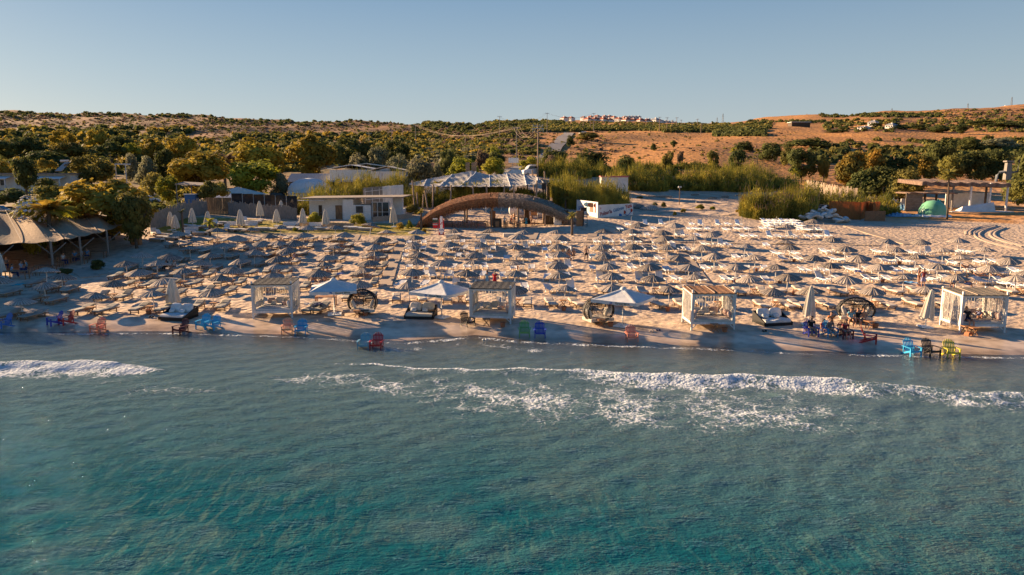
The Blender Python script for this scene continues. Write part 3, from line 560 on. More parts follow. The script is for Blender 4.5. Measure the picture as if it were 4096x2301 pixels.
def daybed(FL, FR, roofmat, roofname, slant, pill):
    a, b = at(*FL), at(*FR); mid = (a + b) / 2; w = 2.35; rz = math.atan2(b.y - a.y, b.x - a.x) * .6; dp = 2.15
    fw = (b - a).length; w = max(2.1, min(2.7, fw))
    root = thing('daybed', f'white four-poster daybed with {roofname} and corded side curtains', 'daybed', (mid.x, mid.y, min(a.z, b.z)), rz, 'curtained daybeds by the water')
    H = 2.28
    for i, (x, y) in enumerate(((-w / 2, 0), (w / 2, 0), (-w / 2, dp), (w / 2, dp))):
        p = MB(); p.box((x, y, H / 2 + .13), (.10, .10, H + .34)); p.build('post', M['whitepaint'], root)
    f = MB(); f.box((0, .0, .46), (w - .1, .07, .15)); f.box((0, dp, .46), (w - .1, .07, .15))
    for x in (-w / 2, w / 2): f.box((x, dp / 2, .46), (.07, dp - .1, .15))
    f.box((0, dp / 2, .47), (w - .08, dp - .08, .05))
    for x in (-w / 2 + .02, w / 2 - .02):
        for y in (0.02, dp - .02): f.beam((x, y, .12), (x * .78, y, .40), .05, .05)
    f.build('platform', M['whitepaint'], root)
    t = MB(); t.box((0, 0, H - .02), (w - .1, .08, .12)); t.box((0, dp, H + slant - .02), (w - .1, .08, .12))
    for x in (-w / 2, w / 2): t.beam((x, .05, H), (x, dp - .05, H + slant), .08, .10)
    for x in (-1, 1): t.beam((x * (w / 2 - .03), 0, H - .45), (x * (w / 2 - .42), 0, H - .06), .05, .06)
    t.build('roof_frame', M['whitepaint'], root)
    m_ = MB(); m_.sheet(lambda u, v: ((u - .5) * (w + .16), -.12 + (dp + .24) * v, H + .10 + slant * v - .05 * math.sin(u * 3.14) * math.sin(v * 3.14) + .012 * math.sin(u * 40)), 30, 12, thick=.05); m_.build('roof_mat', roofmat, root)
    rl = MB()
    for u in ((-.46, .0, .46) if 'brown' in roofname else (-.2,) if 'dun' in roofname else ()): rl.beam((u * w, -.12, H + .135), (u * w + .03, dp + .1, H + slant + .135), .035, .03)
    if rl.v: rl.build('roof_lath', M['deck'], root)
    ma = MB(); ma.sheet(lambda u, v: ((u - .5) * (w - .14), .06 + (dp - .14) * v, .70 - .05 * (abs(u - .5) > .47) - .05 * (v < .04) + .015 * math.sin(u * 9) * math.sin(v * 8)), 14, 12, thick=.2); ma.build('mattress', pill, root)
    r = random.Random(int(FL[0]))
    def cords(n, p0, p1, zt0, zt1, amin, amax):
        c = MB(); p0, p1 = Vector(p0), Vector(p1)
        for i in range(n):
            u = (i + r.uniform(.1, .9)) / n; q = p0.lerp(p1, u); zt = zt0 + (zt1 - zt0) * u; zb = r.uniform(amin, amax) + .5 * (math.sin(u * 9) * .3)
            dx, dy = r.gauss(0, .03), r.gauss(0, .03); wd = r.uniform(.010, .024)
            c.tube([(q.x, q.y, zt), (q.x + dx, q.y + dy, (zt + zb) / 2), (q.x + dx * .5, q.y + dy * .6 + r.gauss(0, .02), max(zb, .05))], wd, 4)
        for i in range(n // 3):
            u = r.random() * .9; q = p0.lerp(p1, u); q2 = p0.lerp(p1, min(1, u + .12)); z = r.uniform(1.0, 2.0); c.beam((q.x, q.y, z), (q2.x, q2.y, z + r.choice([-.22, .22])), .02, .02)
        return c
    cords(32, (-w / 2, .12, 0), (-w / 2, dp - .1, 0), H - .05, H + slant - .05, .10, .6).build('curtain', M['macrame'], root)
    cords(30, (w / 2, .12, 0), (w / 2, dp - .1, 0), H - .05, H + slant - .05, .10, .6).build('curtain', M['macrame'], root)
    cords(20, (-w / 2 + .1, dp - .04, 0), (w / 2 - .1, dp - .04, 0), H + slant - .05, H + slant - .05, .9, 1.5).build('curtain', M['macrame'], root)
    for x, y in ((-w / 2 + .06, .08), (w / 2 - .06, .08), (-w / 2 + .06, dp - .1), (w / 2 - .06, dp - .1)):
        dr_ = MB(); dr_.rev([(.13, H - .05), (.12, 1.9), (.06, 1.25), (.10, .9), (.13, .5)], 14, (x, y, 0), wob=lambda i, t: (.025 * math.sin(t * 5), 0)); dr_.build('drape', M['macrame'], root)
    Mx = Matrix.Translation(root.location) @ Matrix.Rotation(rz, 4, 'Z')
    spots = [(-w / 2 + .25, .35, 80, 0), (-w / 2 + .27, .85, 80, .2), (-w / 2 + .3, 1.35, 70, .4), (-.55, dp - .28, 60, 1.5), (.05, dp - .25, 62, 1.6), (.6, dp - .28, 60, 1.5), (w / 2 - .3, 1.45, 65, 2.7), (w / 2 - .27, .95, 70, 3.0), (w / 2 - .25, .4, 75, 3.1), (-.3, dp - .62, 25, 1.4), (.45, dp - .66, 20, 1.7)]
    for i, (x, y, tl, az) in enumerate(spots):
        s = r.uniform(.52, .66) if i < 9 else .42
        o = pillow_mesh(i + int(FL[0]), s, s * .8, .24).build('pillow', [M['cushion_cream'], M['cushion_white'], M['pillow_pink']][r.randrange(3)], smooth=True)
        o.matrix_world = Mx @ Matrix.Translation((x, y, .72 + s * .32 * math.sin(R(tl)) + .06)) @ Matrix.Rotation(az - 1.57, 4, 'Z') @ Matrix.Rotation(R(tl), 4, 'X')
        tag(o, f'plump pillow heaped on the daybed with the {roofname}', 'pillow', f'pillows on the daybed with the {roofname}')
    return root
M['pillow_pink'] = mat('dusty_pink_pillow', (.58, .42, .36), .95, (.48, .34, .29), 4)
daybed((1013, 1276), (1170, 1272), M['mat_grey'], 'dark reed roof near the blue chairs', .12, M['cushion_white'])
daybed((1883, 1292), (2041, 1298), M['mat_grey'], 'sagging slate coloured roof behind the black chair', .12, M['cushion_cream'])
daybed((2766, 1322), (2935, 1318), M['mat_brown'], 'brown reed roof', .12, M['cushion_cream'])
daybed((3831, 1331), (4024, 1332), M['mat_dun'], 'dun reed roof by the yellow chair', .12, M['cushion_cream'])

# ---------------------------------------------------------------- big canvas umbrellas
def text_obj(body, size, m, parent, loc, rot, name='lettering', ext=.002, align='CENTER'):
    c = bpy.data.curves.new(name, 'FONT'); c.body = body; c.size = size; c.offset = size * .025; c.extrude = ext; c.align_x = align; c.align_y = 'CENTER'; c.materials.append(m)
    t_ = bpy.data.objects.new('tmp', c); COL.objects.link(t_); me = bpy.data.meshes.new_from_object(t_.evaluated_get(bpy.context.evaluated_depsgraph_get())); bpy.data.objects.remove(t_)
    o = bpy.data.objects.new(name, me); COL.objects.link(o); o.parent = parent; o.location = loc; o.rotation_euler = rot; return o
M['logo_blue'] = mat('logo_blue', (.03, .15, .42), .7, (.025, .13, .38)); M['logo_green'] = mat('logo_green', (.03, .12, .09), .7)
def big_umbrella(base, rz, lab, H=2.5):
    q = at(*base); root = thing('beach_umbrella', lab, 'umbrella', q, rz, 'open white canvas umbrellas'); s = 1.55
    def top(u, v):
        x, y = (u - .5) * 2, (v - .5) * 2; m_ = max(abs(x), abs(y)); e = min(abs(abs(x) - abs(y)), 1)
        z = H - .62 * m_ - .07 * math.sin(m_ * 3.14) * (e > .12) - (.03 * (e) if m_ > .6 else 0)
        return (x * s, y * s, z)
    c = MB(); c.sheet(top, 28, 28, thick=.015)
    ed = [(-1, -1), (1, -1), (1, 1), (-1, 1)]
    for i in range(4):
        a, b = ed[i], ed[(i + 1) % 4]
        def val(u, v, a=a, b=b): 
            x = a[0] + (b[0] - a[0]) * u; y = a[1] + (b[1] - a[1]) * u
            return (x * s * 1.001, y * s * 1.001, H - .62 - .03 * 4 * u * (1 - u) - v * (.20 + .02 * math.sin(u * 25)))
        c.sheet(val, 16, 2)
    c.build('canopy', M['canvas'], root)
    v = MB(); v.rev([(.02, .22), (.14, .17), (.22, .06), (.24, 0)], 16, (0, 0, H - .10)); v.build('vent_cap', M['canvas'], root)
    p = MB(); p.tube([(0, 0, .05), (0, 0, H - .02)], .035, 10); p.build('pole', M['metal'], root, smooth=True)
    b = MB()
    for x in (-.24, .24):
        for y in (-.24, .24): b.box((x, y, .05), (.44, .44, .08))
    b.box((0, 0, .12), (.16, .16, .10)); b.build('base', M['white'], root)
    l = MB(); l.box((-.15, -s * 1.001 - .012, H - .74), (.17, .008, .15)); l.box((-.155, -s * 1.001 - .018, H - .74), (.13, .006, .025), mi=1); l.build('blue_emblem', [M['logo_blue'], M['white']], root)
    text_obj('Garanti BBVA', .17, M['logo_green'], root, (.62, -s - .012, H - .74), (R(90), 0, 0))
    ri = MB()
    for x in (-1, 1):
        for y in (-1, 1): ri.beam((0, 0, H - .06), (x * s * .98, y * s * .98, H - .66), .03, .03)
    ri.build('ribs', M['metal'], root)
big_umbrella((1339, 1259), R(12), 'open white canvas umbrella over two grey loungers and an orange table')
big_umbrella((1767, 1271), R(-30), 'open white canvas umbrella beside the black wicker sofa')
big_umbrella((2490, 1306), R(-32), 'open white canvas umbrella behind the salmon chair')

def closed_umbrella(base, top, lab, lean=0.0, grp='furled cream umbrellas', fat=1.15):
    q = at(*base); h = (base[1] - top[1]) / FOC * q.y * 1.02
    root = thing('furled_umbrella', lab, 'umbrella', q, random.uniform(0, 6), grp); root.rotation_euler = (0, lean, 0)
    c = MB(); n = 28; k = h / 2.6
    def wob(i, t): return ((.05 if int(round(t / 6.2832 * n)) % 4 < 2 else -.045) * [0, .2, .5, .8, 1.2, 1.3, .6][i] * k, (.09 * math.sin(t * 4 + h) if i == 5 else 0))
    c.rev([(.02, h), (.07, h - .06 * k), (.15, h - .45 * k), (.22, h - 1.0 * k), (.27, h - 1.55 * k), (.30, .62 * k), (.10, .66 * k)], n, wob=wob)
    c.v = [(x * fat, y * fat, z) for x, y, z in c.v]; c.build('folded_canopy', M['canvas_cream'], root)
    p = MB(); p.tube([(0, 0, 0), (0, 0, h * .98)], .035, 8); p.build('pole', M['whitepaint'], root)
    b = MB(); b.box((0, 0, .05), (.75, .75, .10), taper=.96); b.build('base', M['white'], root)
    m_ = MB(); m_.ell((0, -.30 * k, .95 * k), (.07, .02, .06), 10, 6); m_.build('blue_emblem', M['logo_blue'], root)
    return root
M['canvas_cream'] = mat('cream_canvas_folds', (.74, .68, .58), .9, (.62, .56, .46), 3, stretch=(3, 3, .4), trans=.12)
closed_umbrella((695, 1238), (703, 1112), 'furled cream umbrella behind the black and white sofa by the maroon chair', 0.0, 'furled cream umbrellas', 1.5)
closed_umbrella((3233, 1301), (3234, 1140), 'furled white umbrella behind the seated people', .02)
closed_umbrella((3700, 1310), (3725, 1155), 'furled white umbrella leaning beside the dun roofed daybed', .10)
BACKU = [((2,437,420),(2,415,120),'leftmost on the lawn'),((2,512,450),(2,497,170),'second from the left on the lawn'),((2,790,365),(2,770,60),'third from the left on the lawn'),((2,1045,400),(2,1040,108),'behind the small palm on the lawn'),((2,1590,400),(2,1545,80),'fifth along the lawn beside the sofas'),((2,1912,250),(2,1880,-58),'nearest the reed screen'),((2,2180,350),(2,2165,72),'seventh along the lawn'),((2,2250,210),(2,2225,-66),'eighth along the lawn, before the glass screen'),((3,215,375),(3,190,65),'left of the green bush on the lawn'),((3,600,395),(3,575,75),'in front of the white hut doors'),((3,1718,365),(3,1690,20),'rightmost on the lawn, standing alone')]
for b_, t_, w_ in BACKU: closed_umbrella(S1(*b_), S1(*t_), f'furled cream umbrella {w_}', random.gauss(0, .02), 'furled umbrellas on the lawn', 1.6)

# ---------------------------------------------------------------- wicker pods and wicker sofas
def wicker_mat():
    m = bpy.data.materials.new('black_wicker_weave'); m.use_nodes = True; N = m.node_tree.nodes; L = m.node_tree.links; b = N['Principled BSDF']; b.inputs['Base Color'].default_value = (.022, .02, .018, 1); b.inputs['Roughness'].default_value = .7
    tr = N.new('ShaderNodeBsdfTransparent'); mx = N.new('ShaderNodeMixShader'); tc = N.new('ShaderNodeTexCoord'); n = N.new('ShaderNodeTexNoise'); n.inputs['Scale'].default_value = 22; n.inputs['Detail'].default_value = 2; L.new(tc.outputs['Object'], n.inputs['Vector'])
    r = N.new('ShaderNodeMapRange'); r.inputs[1].default_value = .44; r.inputs[2].default_value = .56; r.inputs[3].default_value = .1; r.inputs[4].default_value = .95; L.new(n.outputs['Fac'], r.inputs[0])
    L.new(r.outputs[0], mx.inputs[0]); L.new(tr.outputs[0], mx.inputs[1]); L.new(b.outputs[0], mx.inputs[2]); L.new(mx.outputs[0], N['Material Output'].inputs[0]); return m
M['wicker'] = wicker_mat()
def pod(base, wpx, hpx, rz, lab):
    q = at(*base); k = q.y / FOC; rx = wpx * k / 2; hz = hpx * k * 1.12; root = thing('wicker_pod', lab, 'pod', (q.x, q.y + .75, q.z), rz, 'round wicker pods by the water')
    ry = rx * .85; cz = hz * .5; az0 = R(62)
    def sp(th, el): return (rx * math.cos(el) * math.sin(th), -ry * math.cos(el) * math.cos(th), cz + cz * math.sin(el) * (1.0 if el > 0 else .96))
    s = MB(); s.sheet(lambda u, v: sp(az0 + (2 * math.pi - 2 * az0) * u, -1.25 + 2.7 * v), 36, 18)
    s.sheet(lambda u, v: sp(-az0 + 2 * az0 * u, .62 + .83 * v), 12, 6); s.sheet(lambda u, v: sp(-az0 + 2 * az0 * u, -1.25 + .55 * v), 12, 5)
    s.build('woven_shell', M['wicker'], root)
    r = MB()
    for th in (az0, -az0, 2.2, -2.2, 3.14, 1.5, -1.5): r.tube([sp(th, -1.3 + 2.87 * i / 14) for i in range(15)], .055 if abs(th) < 1.2 else .03, 6)
    for el in (-1.1, -.62, .62): r.tube([sp(2 * math.pi * i / 32, el) for i in range(33)], .04, 6, cap=False)
    r.build('frame', M['black'], root, smooth=True)
    c = MB(); c.sheet(lambda u, v: ((u - .5) * 2 * rx * .80, (v - .5) * 2 * ry * .72, .42 + .04 * math.sin(u * 3.14) + .015 * math.sin(u * 20)), 14, 10, thick=.2); c.build('seat_cushion', M['cushion_cream'], root)
    for sx in (-1, 1):
        p = pillow_mesh(3, .62, .5, .24).build('pillow', M['cushion_white'] if sx < 0 else M['cushion_cream'], smooth=True)
        p.matrix_world = Matrix.Translation((q.x, q.y + .75, q.z)) @ Matrix.Rotation(rz, 4, 'Z') @ Matrix.Translation((sx * rx * .6, .1, .72)) @ Matrix.Rotation(sx * -1.2, 4, 'Y'); tag(p, f'pillow leaning on the {"left" if sx < 0 else "right"} inside of the {lab[:40].split(" beside")[0].split(" behind")[0]}', 'pillow', f'pillows in the {lab.split(" wicker")[0]} pod')
    return root
pod((1443, 1266), 123, 93, R(8), 'black open wicker pod beside the first white umbrella')
pod((2397, 1303), 133, 100, R(22), 'tilted woven wicker pod beside the salmon chair')
pod((3441, 1296), 148, 90, R(-18), 'wide wicker pod sheltering three seated people')
def wsofa(base, rz, lab, cm, mess=False):
    q = at(*base); root = thing('wicker_sofa', lab, 'sofa', q, rz, 'low black wicker double loungers')
    b = MB(); w = 1.0
    b.box((0, .55, .10), (2 * w, 1.5, .2))
    for sx in (-1, 1):
        b.add([(sx * w, -.2, .0), (sx * (w - .08), -.2, .0), (sx * (w - .08), 1.35, .0), (sx * w, 1.35, .0), (sx * w, -.2, .22), (sx * (w - .08), -.2, .22), (sx * (w - .08), 1.35, .78), (sx * w, 1.35, .78)], [(0, 1, 2, 3), (4, 5, 6, 7), (0, 1, 5, 4), (1, 2, 6, 5), (2, 3, 7, 6), (3, 0, 4, 7)])
    b.box((0, 1.31, .4), (2 * w - .16, .08, .76)); b.build('wicker_base', M['black'], root)
    s = MB(); s.sheet(lambda u, v: ((u - .5) * 1.8, -.15 + 1.1 * v, .36 + .03 * math.sin(u * 3.1) * math.sin(v * 3.1) + (.05 * math.sin(u * 13 + v * 5) if mess else 0) - .05 * (v < .05)), 16, 10, thick=.15); s.build('seat_cushion', cm, root, smooth=False)
    for x in (-.44, .44):
        p = pillow_mesh(5, .88, .66, .26).build('back_cushion', cm, root, smooth=True); p.location = (x, .98, .66); p.rotation_euler = (R(62), 0, R(5 * x))
    for x in (-.5, .3):
        p = pillow_mesh(8, .42, .34, .18).build('scatter_cushion', M['cushion_white'], root, smooth=True); p.location = (x, .62, .52); p.rotation_euler = (R(40), 0, 0)
    return root
wsofa((691, 1280), R(-14), 'black wicker sofa with white cushions below the furled umbrella', M['cushion_white'])
wsofa((1676, 1276), R(-6), 'black wicker sofa with cream cushions between pod and umbrella', M['cushion_cream'])
wsofa((3108, 1302), R(12), 'black wicker sofa under rumpled white covers beside the brown roofed daybed', M['cushion_white'], True)

# ---------------------------------------------------------------- slatted beach chairs at the water's edge
def fan_chair(base, rz, colour, lab, low=False, s=1.0):
    key = 'chair_' + colour
    C_ = {'blue': (.05, .17, .50), 'lightblue': (.02, .33, .62), 'paleblue': (.17, .38, .50), 'royal': (.04, .06, .42), 'red': (.46, .025, .025), 'maroon': (.10, .012, .02), 'salmon': (.78, .27, .16), 'peach': (.74, .36, .20), 'black': (.012, .012, .014), 'green': (.16, .38, .09), 'yellow': (.72, .60, .07), 'sky': (.03, .40, .70)}[colour]
    if key not in M: M[key] = mat(colour + '_plastic', C_, .42, tuple(c * .85 for c in C_), 3, spec=.4)
    m = M[key]; q = at(*base); root = thing('beach_chair', lab, 'chair', (q.x, q.y + .35, q.z), rz, 'slatted plastic chairs at the water edge'); root.scale = (s * .92,) * 3
    st = MB()
    for i in range(6): y = -.34 + i * .10; st.box((0, y, .355 - .022 * i), (.54, .085, .025), rx=R(-12))
    st.box((0, -.375, .32), (.56, .03, .12)); st.build('seat', m, root)
    bk = MB(); a = R(24)
    for i in range(7):
        x = (i - 3) * .083; h = .80 - .16 * (abs(i - 3) / 3) ** 2.2; sp = 1 + .22
        y0, z0 = .20, .24
        p0 = Vector((x, y0, z0)); p1 = Vector((x * sp, y0 + h * math.sin(a), z0 + h * math.cos(a)))
        bk.beam(p0, p1, .062, .022); bk.ell(p1, (.031, .02, .03), 8, 4)
    for z, wd in ((.3, .52), (.62, .56)): bk.box((0, y0 + z * math.sin(a) + .03, z0 + z * math.cos(a)), (wd, .03, .07), rx=-a)
    bk.build('backrest', m, root)
    for sx in (-1, 1):
        ar = MB(); ar.sheet(lambda u, v: (sx * (.30 + (.10 + .05 * math.sin(v * 2.6)) * u) , -.44 + .80 * v, .56 + .01 * math.sin(v * 3)), 3, 8, thick=.03); ar.build('arm', m, root)
        f = MB(); f.beam((sx * .34, -.40, 0), (sx * .34, -.38, .53), .05, .10); f.build('leg', m, root)
        f = MB(); f.beam((sx * .31, .58, 0), (sx * .31, -.38, .36), .035, .10); f.beam((sx * .33, .30, .18), (sx * .35, .28, .53), .04, .06); f.build('leg', m, root)
    return root
CH = [((3, 1315), -25, 'blue', 'dark blue slatted chair cut by the edge of the view'), ((208, 1305), -38, 'royal', 'deep blue slatted chair next to the bright red one'), ((256, 1302), -35, 'red', 'red slatted chair beside the deep blue one, half in shade'), ((382, 1334), -8, 'salmon', 'salmon slatted chair alone with its feet in the water'), ((715, 1340), -25, 'maroon', 'maroon slatted chair in shallow water before the wicker sofa'), ((806, 1318), -10, 'sky', 'bright blue slatted chair, left one of the blue pair'), ((846, 1322), -16, 'sky', 'bright blue slatted chair, right one of the blue pair'), ((1144, 1338), 10, 'peach', 'peach slatted chair in front of the dark roofed daybed'), ((1200, 1341), 4, 'lightblue', 'blue slatted chair beside the peach one'), ((1453, 1403), -2, 'paleblue', 'faded pale blue chair standing in the water'), ((1503, 1403), -4, 'red', 'red slatted chair standing in the water'), ((1869, 1308), 38, 'black', 'black slatted chair before the slate roofed daybed'), ((2098, 1350), 0, 'green', 'light green slatted chair in the shade'), ((2160, 1353), 0, 'royal', 'royal blue slatted chair next to the green one'), ((2530, 1369), 2, 'salmon', 'salmon slatted chair in front of the open white umbrella'), ((3252, 1348), 4, 'royal', 'dark blue chair in which a man in black sits'), ((3328, 1350), 6, 'lightblue', 'light blue chair in which a person in patterned trousers sits'), ((3389, 1358), 6, 'maroon', 'dark red chair in which a person with a flowered cloth sits'), ((3488, 1377), 62, 'red', 'empty red chair turned sideways near the seated group'), ((3659, 1429), 6, 'sky', 'bright blue chair beside the black one at the water'), ((3735, 1429), 10, 'black', 'black slatted chair between the blue and the yellow one'), ((3817, 1434), -8, 'yellow', 'yellow slatted chair with its feet in the water')]
CHAIRS = [fan_chair(b_, R(r_), c_, l_) for b_, r_, c_, l_ in CH]
# ---------------------------------------------------------------- vegetation
GREENS = {'golden': ((.50, .36, .05), (.27, .20, .035)), 'olive': ((.32, .27, .06), (.16, .15, .04)), 'dark': ((.15, .16, .045), (.08, .095, .03)), 'silver': ((.34, .32, .19), (.18, .18, .10)), 'yellow': ((.44, .39, .04), (.22, .22, .03)), 'orange': ((.46, .26, .035), (.16, .14, .035)), 'dead': ((.26, .18, .12), (.14, .10, .07))}
for k_, (a_, b_) in GREENS.items(): M['leaf_' + k_] = mat('foliage_' + k_, a_, .8, b_, 1.6, detail=3, trans=.38, objvar=.18, spec=.15, lo=.4, hi=.62)
def quads(c, nrm, size, rng, asp=.6):
    n = len(c); t = rng.normal(0, 1, (n, 3)); a = np.cross(nrm, t); a /= np.linalg.norm(a, axis=1)[:, None] + 1e-9; b = np.cross(nrm, a)
    s = size * rng.uniform(.6, 1.3, (n, 1)); a = a * s; b = b * s * asp
    P = np.stack([c - a - b, c + a - b * .6, c + a * .8 + b, c - a * .9 + b * .7], 1).reshape(-1, 3)
    return P
def crown_mesh(name, seed, mtl, kind='round', ncl=30, nl=130, leaf=.030):
    rng = np.random.default_rng(seed); C = []; Nn = []
    for k in range(ncl):
        if kind == 'round': d = rng.normal(0, 1, 3); d /= np.linalg.norm(d); r = rng.uniform(.25, 1) ** .5; p = d * r * np.array([.36, .36, .36]) + [0, 0, .54]; cr = rng.uniform(.10, .19)
        elif kind == 'bush': d = rng.normal(0, 1, 3); d[2] = abs(d[2]); d /= np.linalg.norm(d); r = rng.uniform(.3, 1) ** .5; p = d * r * np.array([.38, .38, .62]) + [0, 0, .14]; cr = rng.uniform(.11, .21)
        elif kind == 'umbrella': a = rng.uniform(0, 6.28); r = rng.uniform(0, 1) ** .5 * .4; p = np.array([r * math.cos(a), r * math.sin(a), .70 + .16 * (1 - (r / .4) ** 2) + rng.uniform(-.05, .05)]); cr = rng.uniform(.09, .15)
        else: z = rng.uniform(.06, .92); r = .34 * (1 - z) ** .8; a = rng.uniform(0, 6.28); p = np.array([r * math.cos(a), r * math.sin(a), z]); cr = rng.uniform(.06, .12)
        d = rng.normal(0, 1, (nl, 3)); d /= np.linalg.norm(d, axis=1)[:, None]
        rr = cr * rng.uniform(.5, 1.05, (nl, 1)); C.append(p + d * rr * [1, 1, .8]); out = d * .8 + (p - [0, 0, .45]) * .8 + rng.normal(0, .45, (nl, 3)); out[:, 2] += .25; Nn.append(out / np.linalg.norm(out, axis=1)[:, None])
    C = np.concatenate(C); Nn = np.concatenate(Nn); C[:, 2] = np.maximum(C[:, 2], .02); P = quads(C, Nn, leaf, rng)
    me = bpy.data.meshes.new(name); me.from_pydata(P.tolist(), [], np.arange(len(P)).reshape(-1, 4).tolist()); me.materials.append(mtl); me.update(); return me
def trunk_mesh(seed, bush=False):
    r = random.Random(seed); b = MB(); lean = r.uniform(-.05, .05)
    b.tube([(0, 0, -.06), (lean * .3, 0, .15), (lean, .01, .38), (lean * 1.5, .02, .6)], [.035, .027, .021, .010], 7)
    for k in range(5):
        a = r.uniform(0, 6.28); z = r.uniform(.25, .45); L = r.uniform(.18, .30)
        b.tube([(lean * z * 2, 0, z), (L * .5 * math.cos(a), L * .5 * math.sin(a), z + .13), (L * math.cos(a), L * math.sin(a), z + .28)], [.015, .010, .004], 5)
    return b.mesh('trunk', M['trunk'])
_cm = {}; _tm = [trunk_mesh(i) for i in range(3)]
def crown_for(kind, col):
    k = (kind, col, random.randrange(3))
    if k not in _cm: _cm[k] = crown_mesh('crown', hash_(kind) + k[2] * 7, M['leaf_' + col], kind)
    return _cm[k]
def hash_(s): return sum(ord(c) * (i + 3) for i, c in enumerate(s))
TREE_WORD = {'golden': 'golden green', 'olive': 'olive green', 'dark': 'dark green', 'silver': 'silvery grey', 'yellow': 'bright yellow green', 'orange': 'orange tipped', 'dead': 'bare brownish'}
NT = [0]
def tree(pxc, top, bot, wpx, Y, col, kind='round', lab=None):
    q = onY(pxc, Y); zt = atY(pxc, top, Y).z; h = max(zt - q.z, 1.0); w = wpx / FOC * Y * 1.06; NT[0] += 1
    nm = {'round': 'tree', 'bush': 'shrub', 'umbrella': 'pine_tree', 'cone': 'cypress_tree'}[kind]
    root = thing(nm, lab, nm.split('_')[0] if nm != 'shrub' else 'shrub', q, random.uniform(0, 6.28), 'trees and shrubs behind the beach')
    c = bpy.data.objects.new('crown', crown_for(kind, col)); COL.objects.link(c); c.parent = root; c.scale = (w * 1.12, w * 1.12, h * 1.04)
    if kind != 'bush':
        t = bpy.data.objects.new('trunk', _tm[random.randrange(3)]); COL.objects.link(t); t.parent = root; t.scale = (h * .9, h * .9, h)
    return root
